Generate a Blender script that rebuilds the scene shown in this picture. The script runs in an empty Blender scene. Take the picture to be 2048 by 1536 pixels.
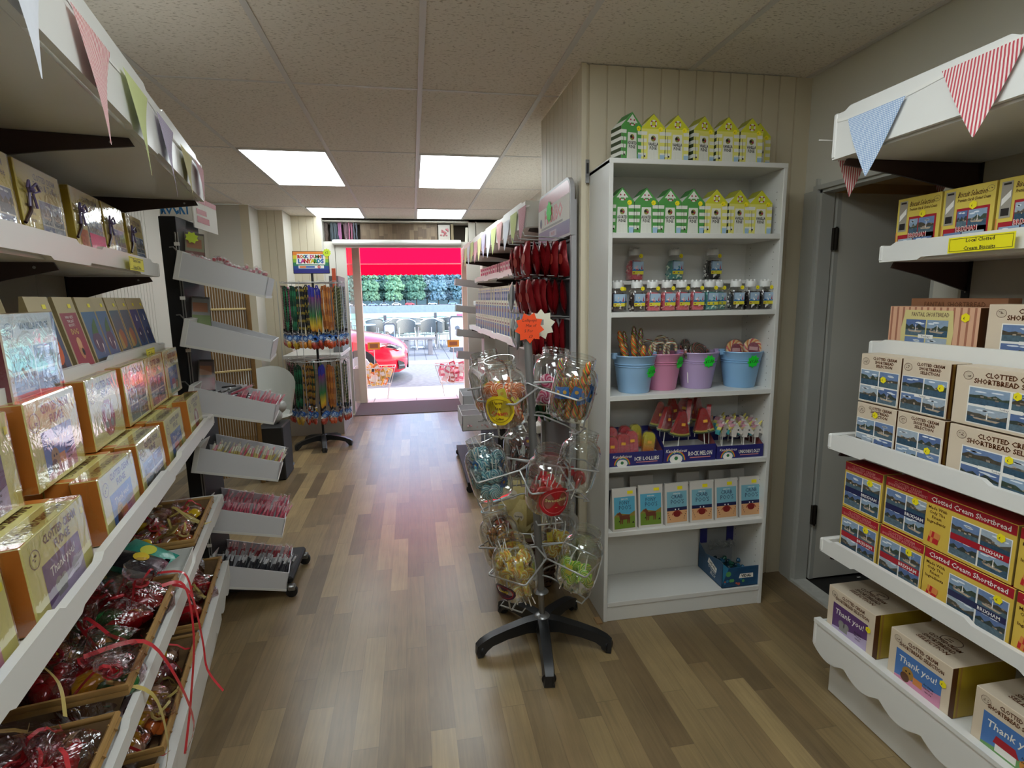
import bpy, math, random
from mathutils import Matrix, Vector
random.seed(7)
scene = bpy.context.scene
COL = scene.collection
PI = math.pi
# ---------------------------------------------------------------- camera
YAW, PITCH, ROLL, FPX, EYE = .176897895, -.158569016, -.0143086417, 1088.285, 1.491
cy, sy, cp, sp, cr, sr = math.cos(YAW), math.sin(YAW), math.cos(PITCH), math.sin(PITCH), math.cos(ROLL), math.sin(ROLL)
fwd = Vector((sy*cp, cy*cp, sp)); rt = Vector((cy, -sy, 0)); up = rt.cross(fwd)
r2 = rt*cr + up*sr; u2 = up*cr - rt*sr
cam_data = bpy.data.cameras.new('camera')
cam_data.sensor_width = 36; cam_data.lens = FPX/2048*36; cam_data.clip_start = .02; cam_data.clip_end = 600
cam = bpy.data.objects.new('camera', cam_data); COL.objects.link(cam)
cam.matrix_world = Matrix(((r2.x, u2.x, -fwd.x, 0), (r2.y, u2.y, -fwd.y, 0), (r2.z, u2.z, -fwd.z, EYE), (0, 0, 0, 1)))
scene.camera = cam
# ---------------------------------------------------------------- view, world, sun
vs = scene.view_settings
vs.view_transform = 'Standard'; vs.look = 'None'; vs.gamma = 1; vs.use_curve_mapping = False
vs.exposure = 1.5
scene.cycles.max_bounces = 9; scene.cycles.diffuse_bounces = 7; scene.cycles.glossy_bounces = 3
scene.cycles.transparent_max_bounces = 24; scene.cycles.transmission_bounces = 4
scene.cycles.sample_clamp_indirect = 4; scene.cycles.caustics_reflective = False; scene.cycles.caustics_refractive = False
world = bpy.data.worlds.new('world'); scene.world = world; world.use_nodes = True
wn = world.node_tree; wn.nodes.clear()
wo = wn.nodes.new('ShaderNodeOutputWorld'); wb = wn.nodes.new('ShaderNodeBackground'); ws = wn.nodes.new('ShaderNodeTexSky')
ws.sky_type = 'NISHITA'; ws.sun_disc = False; ws.sun_elevation = math.radians(48); ws.sun_rotation = math.radians(120)
ws.altitude = 0; ws.dust_density = 2.0
wb.inputs['Strength'].default_value = .46
wn.links.new(ws.outputs['Color'], wb.inputs['Color']); wn.links.new(wb.outputs[0], wo.inputs[0])
sd = bpy.data.lights.new('sun', 'SUN'); sd.energy = 1.6; sd.angle = .03; sd.color = (1, .95, .88)
sun = bpy.data.objects.new('sun', sd); COL.objects.link(sun)
sun.rotation_euler = (math.radians(-29), 0, math.radians(14)); sun.location = (4, 12, 12)
PANEL = 3.3            # radiance of the ceiling light diffusers

# ---------------------------------------------------------------- materials
def lin(c):
    if isinstance(c, str):
        c = tuple(int(c[i:i+2], 16)/255 for i in (0, 2, 4))
    return tuple(x/12.92 if x <= .04045 else ((x+.055)/1.055)**2.4 for x in c)
_m = {}
def mat(name, col, rough=.6, metal=0, spec=.5, noise=0, nscale=30, bump=0, emit=0, trans=0, coat=0):
    if name in _m: return _m[name]
    m = bpy.data.materials.new(name); m.use_nodes = True; nt = m.node_tree; b = nt.nodes['Principled BSDF']
    c = lin(col)
    b.inputs['Base Color'].default_value = (*c, 1); b.inputs['Roughness'].default_value = rough
    b.inputs['Metallic'].default_value = metal; b.inputs['Specular IOR Level'].default_value = spec
    if coat: b.inputs['Coat Weight'].default_value = coat; b.inputs['Coat Roughness'].default_value = .08
    if trans: b.inputs['Transmission Weight'].default_value = trans
    if emit: b.inputs['Emission Color'].default_value = (*c, 1); b.inputs['Emission Strength'].default_value = emit
    if noise or bump:
        tc = nt.nodes.new('ShaderNodeTexCoord'); n = nt.nodes.new('ShaderNodeTexNoise')
        n.inputs['Scale'].default_value = nscale; n.inputs['Detail'].default_value = 4
        nt.links.new(tc.outputs['Object'], n.inputs['Vector'])
        if noise:
            mx = nt.nodes.new('ShaderNodeMix'); mx.data_type = 'RGBA'
            mx.inputs[6].default_value = (*[x*(1-noise) for x in c], 1); mx.inputs[7].default_value = (*[min(1, x*(1+noise)) for x in c], 1)
            nt.links.new(n.outputs['Fac'], mx.inputs[0]); nt.links.new(mx.outputs[2], b.inputs['Base Color'])
        if bump:
            bp = nt.nodes.new('ShaderNodeBump'); bp.inputs['Strength'].default_value = bump; bp.inputs['Distance'].default_value = .003
            nt.links.new(n.outputs['Fac'], bp.inputs['Height']); nt.links.new(bp.outputs[0], b.inputs['Normal'])
    _m[name] = m; return m
def film(name, tint='ffffff', base=.1, edge=.5, crinkle=0, nscale=40, rough=.06, gcol='ffffff'):
    """clear plastic: see-through, with a gloss that grows at glancing angles and over creases"""
    if name in _m: return _m[name]
    m = bpy.data.materials.new(name); m.use_nodes = True; nt = m.node_tree; nt.nodes.clear()
    N = nt.nodes.new; L = nt.links.new
    o = N('ShaderNodeOutputMaterial'); t = N('ShaderNodeBsdfTransparent'); g = N('ShaderNodeBsdfGlossy'); mx = N('ShaderNodeMixShader')
    t.inputs[0].default_value = (*lin(tint), 1); g.inputs['Color'].default_value = (*lin(gcol), 1); g.inputs['Roughness'].default_value = rough
    lw = N('ShaderNodeLayerWeight'); lw.inputs['Blend'].default_value = .35
    mr = N('ShaderNodeMapRange'); mr.inputs['To Min'].default_value = base; mr.inputs['To Max'].default_value = edge
    L(lw.outputs['Facing'], mr.inputs['Value']); fac = mr.outputs[0]
    if crinkle:
        tc = N('ShaderNodeTexCoord'); n = N('ShaderNodeTexNoise'); n.inputs['Scale'].default_value = nscale; n.inputs['Detail'].default_value = 3; n.inputs['Distortion'].default_value = 1.5
        L(tc.outputs['Object'], n.inputs['Vector'])
        bp = N('ShaderNodeBump'); bp.inputs['Strength'].default_value = 1; bp.inputs['Distance'].default_value = .012*crinkle
        L(n.outputs['Fac'], bp.inputs['Height']); L(bp.outputs[0], g.inputs['Normal']); L(bp.outputs[0], lw.inputs['Normal'])
    L(fac, mx.inputs[0]); L(t.outputs[0], mx.inputs[1]); L(g.outputs[0], mx.inputs[2]); L(mx.outputs[0], o.inputs[0])
    _m[name] = m; return m
def emitter(name, col, s):
    m = bpy.data.materials.new(name); m.use_nodes = True; nt = m.node_tree; nt.nodes.clear()
    o = nt.nodes.new('ShaderNodeOutputMaterial'); e = nt.nodes.new('ShaderNodeEmission')
    e.inputs[0].default_value = (*lin(col), 1); e.inputs[1].default_value = s; nt.links.new(e.outputs[0], o.inputs[0])
    _m[name] = m; return m
def math_node(nt, op, a, b=None):
    n = nt.nodes.new('ShaderNodeMath'); n.operation = op
    for i, x in enumerate((a, b)):
        if x is None: continue
        if isinstance(x, (int, float)): n.inputs[i].default_value = x
        else: nt.links.new(x, n.inputs[i])
    return n.outputs[0]
def planks(name, w, L, cols, axis=1, rough=.35, grain=.35):
    """plank flooring: rows w wide with randomly shifted boards L long; axis = direction of the boards"""
    m = bpy.data.materials.new(name); m.use_nodes = True; nt = m.node_tree; b = nt.nodes['Principled BSDF']; N = nt.nodes.new; K = nt.links.new
    tc = N('ShaderNodeTexCoord'); sp_ = N('ShaderNodeSeparateXYZ'); K(tc.outputs['Object'], sp_.inputs[0])
    X, Y = (sp_.outputs[0], sp_.outputs[1]) if axis == 1 else (sp_.outputs[1], sp_.outputs[0])
    if axis == 2: X, Y = sp_.outputs[0], sp_.outputs[2]
    xs = math_node(nt, 'DIVIDE', X, w); row = math_node(nt, 'FLOOR', xs)
    wnz = N('ShaderNodeTexWhiteNoise'); wnz.noise_dimensions = '1D'; K(row, wnz.inputs['W'])
    ys = math_node(nt, 'ADD', math_node(nt, 'DIVIDE', Y, L), math_node(nt, 'MULTIPLY', wnz.outputs['Value'], 9)); colm = math_node(nt, 'FLOOR', ys)
    cb = N('ShaderNodeCombineXYZ'); K(row, cb.inputs[0]); K(colm, cb.inputs[1])
    w2 = N('ShaderNodeTexWhiteNoise'); w2.noise_dimensions = '2D'; K(cb.outputs[0], w2.inputs['Vector'])
    ramp = N('ShaderNodeValToRGB'); K(w2.outputs['Value'], ramp.inputs[0]); e = ramp.color_ramp
    for i, c in enumerate(cols):
        el = e.elements[i] if i < 2 else e.elements.new(i/(len(cols)-1))
        el.position = i/(len(cols)-1)*.98; el.color = (*lin(c), 1)
    mp = N('ShaderNodeMapping'); K(tc.outputs['Object'], mp.inputs[0])
    mp.inputs['Scale'].default_value = (60, 3.2, 3) if axis == 1 else ((3.2, 60, 3) if axis == 0 else (60, 3, 3.2))
    ng = N('ShaderNodeTexNoise'); ng.inputs['Scale'].default_value = 1; ng.inputs['Detail'].default_value = 5; ng.inputs['Distortion'].default_value = 1.2
    ad = N('ShaderNodeVectorMath'); ad.operation = 'ADD'; K(mp.outputs[0], ad.inputs[0]); sc_ = N('ShaderNodeVectorMath'); sc_.operation = 'SCALE'; sc_.inputs['Scale'].default_value = 13
    K(w2.outputs['Color'], sc_.inputs[0]); K(sc_.outputs[0], ad.inputs[1]); K(ad.outputs[0], ng.inputs['Vector'])
    n2 = N('ShaderNodeTexNoise'); n2.inputs['Scale'].default_value = 5; n2.inputs['Detail'].default_value = 3; K(tc.outputs['Object'], n2.inputs['Vector'])
    g = math_node(nt, 'ADD', math_node(nt, 'MULTIPLY', ng.outputs['Fac'], grain*2), math_node(nt, 'MULTIPLY', n2.outputs['Fac'], .5))
    g = math_node(nt, 'ADD', g, 1-grain-.25)
    fx = math_node(nt, 'FRACT', xs); fy = math_node(nt, 'FRACT', ys)
    ex = math_node(nt, 'GREATER_THAN', math_node(nt, 'ABSOLUTE', math_node(nt, 'SUBTRACT', fx, .5)), .489)
    ey = math_node(nt, 'GREATER_THAN', math_node(nt, 'ABSOLUTE', math_node(nt, 'SUBTRACT', fy, .5)), .4975)
    seam = math_node(nt, 'SUBTRACT', 1, math_node(nt, 'MULTIPLY', math_node(nt, 'MAXIMUM', ex, ey), .25))
    g = math_node(nt, 'MULTIPLY', g, seam)
    mu = N('ShaderNodeVectorMath'); mu.operation = 'SCALE'; K(ramp.outputs[0], mu.inputs[0]); K(g, mu.inputs['Scale']); K(mu.outputs[0], b.inputs['Base Color'])
    b.inputs['Roughness'].default_value = rough
    if axis == 1: b.inputs['Coat Weight'].default_value = .65; b.inputs['Coat Roughness'].default_value = .27; b.inputs['Coat IOR'].default_value = 1.5
    bp = N('ShaderNodeBump'); bp.inputs['Strength'].default_value = .12; bp.inputs['Distance'].default_value = .002
    K(ng.outputs['Fac'], bp.inputs['Height']); K(bp.outputs[0], b.inputs['Normal'])
    _m[name] = m; return m
def speckle(name, base, pit, rough=.9, scale=90):
    """mineral fibre tile: matt board with small pits and fissures"""
    m = bpy.data.materials.new(name); m.use_nodes = True; nt = m.node_tree; b = nt.nodes['Principled BSDF']; N = nt.nodes.new; K = nt.links.new
    tc = N('ShaderNodeTexCoord'); mp = N('ShaderNodeMapping'); mp.inputs['Scale'].default_value = (.55, 1.3, 1); K(tc.outputs['Object'], mp.inputs[0])
    n = N('ShaderNodeTexNoise'); n.inputs['Scale'].default_value = scale; n.inputs['Detail'].default_value = 2; K(mp.outputs[0], n.inputs['Vector'])
    r = N('ShaderNodeValToRGB'); r.color_ramp.elements[0].position = .33; r.color_ramp.elements[1].position = .42
    r.color_ramp.elements[0].color = (*lin(pit), 1); r.color_ramp.elements[1].color = (*lin(base), 1)
    K(n.outputs['Fac'], r.inputs[0]); K(r.outputs[0], b.inputs['Base Color']); b.inputs['Roughness'].default_value = rough; b.inputs['Specular IOR Level'].default_value = .1
    bp = N('ShaderNodeBump'); bp.inputs['Strength'].default_value = .5; bp.inputs['Distance'].default_value = .002
    K(n.outputs['Fac'], bp.inputs['Height']); K(bp.outputs[0], b.inputs['Normal'])
    _m[name] = m; return m
def bands(name, cols, scale, axis=0, rough=.8, metal=0, chk=False, hard=True, off=0):
    """regular woven or printed stripes (or a gingham check) along an object axis"""
    if name in _m: return _m[name]
    m = bpy.data.materials.new(name); m.use_nodes = True; nt = m.node_tree; b = nt.nodes['Principled BSDF']; N = nt.nodes.new; K = nt.links.new
    tc = N('ShaderNodeTexCoord'); s = N('ShaderNodeSeparateXYZ'); K(tc.outputs['Object'], s.inputs[0])
    f = math_node(nt, 'FRACT', math_node(nt, 'ADD', math_node(nt, 'MULTIPLY', s.outputs[axis], scale), off))
    r = N('ShaderNodeValToRGB'); r.color_ramp.interpolation = 'CONSTANT' if hard else 'LINEAR'
    for i, c in enumerate(cols):
        el = r.color_ramp.elements[i] if i < 2 else r.color_ramp.elements.new(.5)
        el.position = i/len(cols); el.color = (*lin(c), 1)
    if chk:
        f2 = math_node(nt, 'FRACT', math_node(nt, 'MULTIPLY', s.outputs[2], scale))
        f = math_node(nt, 'MULTIPLY', math_node(nt, 'ADD', math_node(nt, 'GREATER_THAN', f, .5), math_node(nt, 'GREATER_THAN', f2, .5)), .45)
    K(f, r.inputs[0]); K(r.outputs[0], b.inputs['Base Color']); b.inputs['Roughness'].default_value = rough; b.inputs['Metallic'].default_value = metal
    _m[name] = m; return m
def spiral(name, cols, k=3, n=2, rough=.2, scale=60, axis=2):
    """boiled-sugar swirl: stripes wound around the object's own axis"""
    if name in _m: return _m[name]
    m = bpy.data.materials.new(name); m.use_nodes = True; nt = m.node_tree; b = nt.nodes['Principled BSDF']; N = nt.nodes.new; K = nt.links.new
    tc = N('ShaderNodeTexCoord'); s = N('ShaderNodeSeparateXYZ'); K(tc.outputs['Object'], s.inputs[0])
    if axis == 2:      # twisted stick: angle about z plus height
        a = math_node(nt, 'ARCTAN2', s.outputs[1], s.outputs[0]); h = math_node(nt, 'MULTIPLY', s.outputs[2], scale)
    else:              # flat swirl in the xz plane: angle about y plus radius
        a = math_node(nt, 'ARCTAN2', s.outputs[2], s.outputs[0])
        rr = math_node(nt, 'SQRT', math_node(nt, 'ADD', math_node(nt, 'MULTIPLY', s.outputs[0], s.outputs[0]), math_node(nt, 'MULTIPLY', s.outputs[2], s.outputs[2])))
        h = math_node(nt, 'MULTIPLY', rr, scale)
    f = math_node(nt, 'FRACT', math_node(nt, 'ADD', math_node(nt, 'MULTIPLY', a, k/(2*PI)), h))
    r = N('ShaderNodeValToRGB'); r.color_ramp.interpolation = 'CONSTANT'
    for i, c in enumerate(cols):
        el = r.color_ramp.elements[i] if i < 2 else r.color_ramp.elements.new(.5)
        el.position = i/len(cols); el.color = (*lin(c), 1)
    K(f, r.inputs[0]); K(r.outputs[0], b.inputs['Base Color']); b.inputs['Roughness'].default_value = rough
    b.inputs['Coat Weight'].default_value = .6
    _m[name] = m; return m
WHITE = mat('white_melamine', 'd9d8d3', .42, bump=.05, nscale=160)
WPAINT = mat('white_gloss_wood', 'e2e1dc', .38, noise=.03, nscale=7, bump=.1)
CREAM = mat('cream_wall_paint', 'c6bda9', .6, noise=.04, nscale=3, bump=.1)
BLACK = mat('black_plastic', '141416', .4)
MATTBLACK = mat('matt_black_steel', '0e0c0d', .6)
STEEL = mat('grey_steel', '9a9a9a', .32, .9)
WIRE = mat('silver_wire', 'b2b2b0', .38, .5)
PAPER = mat('white_paper', 'ece9e2', .7)
INK = mat('dark_ink', '1e1714', .6)
YSTK = mat('yellow_price_sticker', 'f2e21c', .5)
GREENSTAR = mat('fluorescent_green_card', '1fe63a', .6)
CLEAR = film('clear_plastic', base=.07, edge=.55)
JAR = film('clear_jar_plastic', base=.07, edge=.95, rough=.04, tint='f7fafa')
WRAP = film('cellophane', base=.06, edge=.75, crinkle=1, nscale=28, rough=.09)
WRAPX = film('fine_cellophane', base=.05, edge=.6, crinkle=.5, nscale=90, rough=.1)

# ---------------------------------------------------------------- mesh building
def frame(o, x, y):
    x = Vector(x).normalized(); y = Vector(y).normalized(); z = x.cross(y)
    return Matrix(((x.x, y.x, z.x, o[0]), (x.y, y.y, z.y, o[1]), (x.z, y.z, z.z, o[2]), (0, 0, 0, 1)))
_txt = {}
def text_geo(s, bold=.012):
    k = (s, bold)
    if k not in _txt:
        cu = bpy.data.curves.new('lettering', 'FONT'); cu.body = s; cu.resolution_u = 1; cu.offset = bold; cu.size = 1
        ob = bpy.data.objects.new('lettering', cu)
        me = bpy.data.meshes.new_from_object(ob)
        vs_ = [(v.co.x, v.co.y) for v in me.vertices]; fs = [tuple(p.vertices) for p in me.polygons]
        bpy.data.meshes.remove(me); bpy.data.objects.remove(ob); bpy.data.curves.remove(cu)
        x0 = min([v[0] for v in vs_] or [0]); x1 = max([v[0] for v in vs_] or [1])
        _txt[k] = ([(x-x0, y) for x, y in vs_], fs, x1-x0)
    return _txt[k]
class MB:
    def __init__(s): s.v = []; s.f = []; s.mi = []; s.mats = []; s.sm = []; s.M = Matrix()
    def mid(s, m):
        if m not in s.mats: s.mats.append(m)
        return s.mats.index(m)
    def add(s, vs_, fs, m, smooth=False):
        b = len(s.v); M_ = s.M; s.v += [tuple(M_ @ Vector(v)) for v in vs_]; i = s.mid(m)
        for f in fs: s.f.append(tuple(b+k for k in f)); s.mi.append(i); s.sm.append(smooth)
    def box(s, x0, x1, y0, y1, z0, z1, m, c=0):
        if c <= 0:
            v = [(x, y, z) for x in (x0, x1) for y in (y0, y1) for z in (z0, z1)]
            s.add(v, [(0, 1, 3, 2), (4, 6, 7, 5), (0, 4, 5, 1), (2, 3, 7, 6), (0, 2, 6, 4), (1, 5, 7, 3)], m); return
        v = []; ix = {}
        for i, x in enumerate((x0, x1)):
            for j, y in enumerate((y0, y1)):
                for k, z in enumerate((z0, z1)):
                    dx = c if i == 0 else -c; dy = c if j == 0 else -c; dz = c if k == 0 else -c
                    ix[i, j, k] = len(v); v += [(x, y+dy, z+dz), (x+dx, y, z+dz), (x+dx, y+dy, z)]
        g = lambda i, j, k, a: ix[i, j, k]+a
        f = [(g(0,0,0,0), g(0,0,1,0), g(0,1,1,0), g(0,1,0,0)), (g(1,0,0,0), g(1,1,0,0), g(1,1,1,0), g(1,0,1,0)),
             (g(0,0,0,1), g(1,0,0,1), g(1,0,1,1), g(0,0,1,1)), (g(0,1,0,1), g(0,1,1,1), g(1,1,1,1), g(1,1,0,1)),
             (g(0,0,0,2), g(0,1,0,2), g(1,1,0,2), g(1,0,0,2)), (g(0,0,1,2), g(1,0,1,2), g(1,1,1,2), g(0,1,1,2))]
        for a in (0, 1):
            for b in (0, 1):
                f += [(g(a,b,0,0), g(a,b,0,1), g(a,b,1,1), g(a,b,1,0)), (g(a,0,b,0), g(a,0,b,2), g(a,1,b,2), g(a,1,b,0)), (g(0,a,b,1), g(0,a,b,2), g(1,a,b,2), g(1,a,b,1))]
                for d in (0, 1): f.append((g(a,b,d,0), g(a,b,d,1), g(a,b,d,2)))
        s.add(v, f, m)
    def quad(s, a, b, c, d, m): s.add([a, b, c, d], [(0, 1, 2, 3)], m)
    def rect(s, x0, y0, x1, y1, m, z=.0004): s.add([(x0, y0, z), (x1, y0, z), (x1, y1, z), (x0, y1, z)], [(0, 1, 2, 3)], m)
    def poly(s, pts, m, z=.0004): s.add([(x, y, z) for x, y in pts], [tuple(range(len(pts)))], m)
    def disc(s, x, y, r, m, z=.0004, n=14, ry=None):
        s.poly([(x+r*math.cos(2*PI*i/n), y+(ry or r)*math.sin(2*PI*i/n)) for i in range(n)], m, z)
    def star(s, x, y, r, m, z=.0004, n=10, t=.0, k=.72, a0=0):
        p = [(x+(r if i % 2 else r*k)*math.cos(a0+PI*i/n), y+(r if i % 2 else r*k)*math.sin(a0+PI*i/n)) for i in range(2*n)]
        if t: s.prism(p, z, z+t, m)
        else: s.poly(p, m, z)
    def ring(s, x, y, r, r1, m, z=.0004, n=18, a=0, b=2*PI, sx=1):
        v = []; 
        for i in range(n+1):
            t = a+(b-a)*i/n; v += [(x+r*sx*math.cos(t), y+r*math.sin(t), z), (x+r1*sx*math.cos(t), y+r1*math.sin(t), z)]
        s.add(v, [(2*i, 2*i+2, 2*i+3, 2*i+1) for i in range(n)], m)
    def prism(s, p, z0, z1, m):
        n = len(p); s.add([(x, y, z0) for x, y in p]+[(x, y, z1) for x, y in p], [tuple(range(n-1, -1, -1)), tuple(range(n, 2*n))]+[(i, (i+1) % n, n+(i+1) % n, n+i) for i in range(n)], m)
    def lathe(s, prof, m, n=20, c=(0, 0), cap=(True, True), sq=0):
        v = []
        for r, z in prof:
            for i in range(n):
                a = 2*PI*i/n; k = 1
                if sq: k = (abs(math.cos(a))**sq+abs(math.sin(a))**sq)**(-1/sq)
                v.append((c[0]+r*k*math.cos(a), c[1]+r*k*math.sin(a), z))
        f = [(j*n+i, j*n+(i+1) % n, (j+1)*n+(i+1) % n, (j+1)*n+i) for j in range(len(prof)-1) for i in range(n)]
        if cap[0]: f.append(tuple(range(n-1, -1, -1)))
        if cap[1]: b = (len(prof)-1)*n; f.append(tuple(b+i for i in range(n)))
        s.add(v, f, m, True)
    def tube(s, path, r, m, n=6, closed=False, cap=True):
        P = [Vector(p) for p in path]; N_ = len(P); v = []; ref = None
        for i, p in enumerate(P):
            if closed: t = P[(i+1) % N_]-P[i-1]
            else: t = P[min(i+1, N_-1)]-P[max(i-1, 0)]
            t = t.normalized() if t.length > 1e-9 else Vector((0, 0, 1))
            if ref is None: ref = Vector((0, 0, 1)) if abs(t.z) < .9 else Vector((1, 0, 0))
            a = t.cross(ref)
            if a.length < 1e-4: a = t.orthogonal()
            a.normalize(); b = a.cross(t); ref = b.cross(t)*-1 if False else b
            rr = r[i] if isinstance(r, (list, tuple)) else r
            v += [tuple(p+(a*math.cos(2*PI*k/n)+b*math.sin(2*PI*k/n))*rr) for k in range(n)]
        seg = N_ if closed else N_-1
        f = [(j*n+i, j*n+(i+1) % n, ((j+1) % N_)*n+(i+1) % n, ((j+1) % N_)*n+i) for j in range(seg) for i in range(n)]
        if cap and not closed: f += [tuple(range(n-1, -1, -1)), tuple((N_-1)*n+i for i in range(n))]
        s.add(v, f, m, True)
    def ribbon(s, path, w, side, m):
        v = []; P = [Vector(p) for p in path]; S0 = None
        for i, p in enumerate(P):
            if side == 'auto':
                t_ = (P[min(i+1, len(P)-1)]-P[max(i-1, 0)]).normalized(); c_ = t_.cross(Vector((.25, 1, .45)))
                c_ = c_.normalized() if c_.length > .15 or S0 is None else S0
                if S0 is not None and c_.dot(S0) < 0: c_ = -c_
                S0 = c_; sd_ = c_*(w/2)
            else: sd_ = Vector(side)*(w/2)
            v += [tuple(p-sd_), tuple(p+sd_)]
        s.add(v, [(2*i, 2*i+1, 2*i+3, 2*i+2) for i in range(len(path)-1)], m, True)
    def ball(s, c, r, m, n=10, k=(1, 1, 1), jit=0, rings=None):
        rg = rings or max(4, n//2); v = []
        for j in range(rg+1):
            ph = PI*j/rg
            for i in range(n):
                a = 2*PI*i/n; q = r*(1+(random.uniform(-jit, jit) if jit else 0))
                v.append((c[0]+q*k[0]*math.sin(ph)*math.cos(a), c[1]+q*k[1]*math.sin(ph)*math.sin(a), c[2]-q*k[2]*math.cos(ph)))
        s.add(v, [(j*n+i, j*n+(i+1) % n, (j+1)*n+(i+1) % n, (j+1)*n+i) for j in range(rg) for i in range(n)], m, True)
    def text(s, t, x, y, h, m, w=None, al='c', z=.0008, bold=.012, rot=0, sh=0):
        vs_, fs, tw = text_geo(t, bold); k = h/.70; kx = k
        if w and tw*k > w: kx = w/tw
        x0 = {'c': -tw*kx/2, 'l': 0, 'r': -tw*kx}[al]; c_, s_ = math.cos(rot), math.sin(rot)
        v = []
        for a, b in vs_:
            px, py = x0+a*kx+b*k*sh, b*k
            v.append((x+px*c_-py*s_, y+px*s_+py*c_, z))
        s.add(v, fs, m)
    def build(s, name, parent=None, loc=None, rot=None, shade=True):
        me = bpy.data.meshes.new(name); me.from_pydata(s.v, [], s.f)
        for m in s.mats: me.materials.append(m)
        me.polygons.foreach_set('material_index', s.mi); me.polygons.foreach_set('use_smooth', s.sm); me.update()
        if True in s.sm:
            try: me.set_sharp_from_angle(angle=math.radians(42))
            except Exception: pass
        o = bpy.data.objects.new(name, me); COL.objects.link(o)
        if parent: o.parent = parent
        if loc is not None: o.location = loc
        if rot is not None: o.rotation_euler = rot
        return o
def tag(o, label, cat, group=None, kind=None):
    if label: o['label'] = label
    if cat: o['category'] = cat
    if group: o['group'] = group
    if kind: o['kind'] = kind
    return o
def thing(name, label, cat, loc=(0, 0, 0), rot=(0, 0, 0), group=None):
    o = bpy.data.objects.new(name, None); COL.objects.link(o); o.location = loc; o.rotation_euler = rot; o.empty_display_size = .05
    return tag(o, label, cat, group)
def struct(name, mb, **k):
    o = mb.build(name, **k); o['kind'] = 'structure'; return o
KIDS = {}
def copy_tree(o, label=None, group=None, M_=None):
    def rec(a, par):
        c = a.copy(); COL.objects.link(c)
        if par: c.parent = par; c.matrix_parent_inverse = a.matrix_parent_inverse
        for k in list(a.children):
            rec(k, c)
        return c
    c = rec(o, None)
    if label: c['label'] = label
    if group: c['group'] = group
    if M_ is not None: c.matrix_world = M_
    return c
def place(o, M_): o.matrix_world = M_; return o
def pose(loc, rz=0, tilt=0, roll=0):
    """upright thing turned by rz about z, then leaned back by tilt about its own x axis"""
    return Matrix.Translation(loc) @ Matrix.Rotation(rz, 4, 'Z') @ Matrix.Rotation(-tilt, 4, 'X') @ Matrix.Rotation(roll, 4, 'Y')
FRONT = lambda w, d, h: frame((-w/2, -d/2, 0), (1, 0, 0), (0, 0, 1))     # x right, y up on the front (-Y) face
TOPF = lambda w, d, h: frame((-w/2, -d/2, h), (1, 0, 0), (0, 1, 0))
RSIDE = lambda w, d, h: frame((w/2, -d/2, 0), (0, 1, 0), (0, 0, 1))
LSIDE = lambda w, d, h: frame((-w/2, d/2, 0), (0, -1, 0), (0, 0, 1))
# little printed views of harbour, hills and sea used on the shortbread and fudge boxes
_pc = dict(sky=['8ca2ba', '6c84ac', 'a2b0bd', '5a709c'], cloud=['dfe6ec'], hill=['3e4a3c', '4a4438', '555046', '39413c'], sea=['3f5a6e', '4e6470', '2f4c60', '5a6f7c'], town=['8a7a68', '9a8a80', 'b7a58f'])
def pc(k, i): c = _pc[k]; c = c[i % len(c)]; return mat('print_%s_%s' % (k, c), c, .4, noise={'sky': .15, 'cloud': .1}.get(k, .55), nscale=150)
def photo(mb, x0, y0, x1, y1, s=0, z=.0008):
    w, h = x1-x0, y1-y0; R = random.Random(s*7+3)
    mb.rect(x0, y0+h*.42, x1, y1, pc('sky', s), z)
    for _ in range(2):
        cx = x0+w*R.uniform(.2, .8); cyy = y0+h*R.uniform(.75, .88); mb.disc(cx, cyy, w*.16, pc('cloud', 0), z+.0002, 8, h*.05)
    mb.rect(x0, y0, x1, y0+h*.42, pc('sea', s), z)
    n = 6; top = [(x0+w*i/n, y0+h*R.uniform(.45, .75)) for i in range(n+1)]
    mb.poly([(x0, y0+h*.38)]+[(x1, y0+h*.38)]+top[::-1], pc('hill', s), z+.0003)
    for _ in range(4):
        cx = x0+w*R.uniform(.08, .85); cyy = y0+h*R.uniform(.3, .5); mb.rect(cx, cyy, cx+w*.09, cyy+h*.08, pc('town', R.randrange(3)), z+.0005)
    if s % 3 == 1:
        mb.poly([(x0+w*.2, y0+h*.25), (x0+w*.75, y0+h*.2), (x0+w*.85, y0+h*.32), (x0+w*.15, y0+h*.34)], pc('town', 2), z+.0005)
        mb.rect(x0+w*.5, y0+h*.3, x0+w*.53, y0+h*.7, PAPER, z+.0006)
def photos4(mb, x0, y0, x1, y1, s=0, gap=.03, banner=None, z=.0008):
    mx, my = (x0+x1)/2, (y0+y1)/2; g = (x1-x0)*gap/2
    mb.rect(x0-g, y0-g, x1+g, y1+g, PAPER, z-.0004)
    photo(mb, x0, y0, mx-g, my-g, s+1, z); photo(mb, mx+g, y0, x1, my-g, s+2, z); photo(mb, x0, my+g, mx-g, y1, s+3, z); photo(mb, mx+g, my+g, x1, y1, s, z)
    if banner:
        col, txt, tc_ = banner; b = (y1-y0)*.085
        mb.rect(x0, my-b, x1, my+b, col, z+.0008); mb.text(txt, x0+(x1-x0)*.72, my-b*.55, b*1.1, tc_, w=(x1-x0)*.45, z=z+.0011)
def oval(mb, x, y, r, m, m2, z=.0006):
    mb.ring(x, y, r, r*.9, m, z, 16, sx=1.15); mb.disc(x, y, r*.82*1.1, m2, z, 14, r*.82)
    for k in range(5): mb.disc(x+r*random.uniform(-.5, .5), y+r*random.uniform(-.35, .35), r*.2, m, z+.0002, 7, r*.1)
def sticker(mb, x, y, r=.009, z=.0016, rot=0, m=None):
    mb.star(x, y, r, m or YSTK, z, 6, 0, .86, rot)
    mb.text('£', x-r*.25, y-r*.3, r*.55, INK, z=z+.0002)
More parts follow.
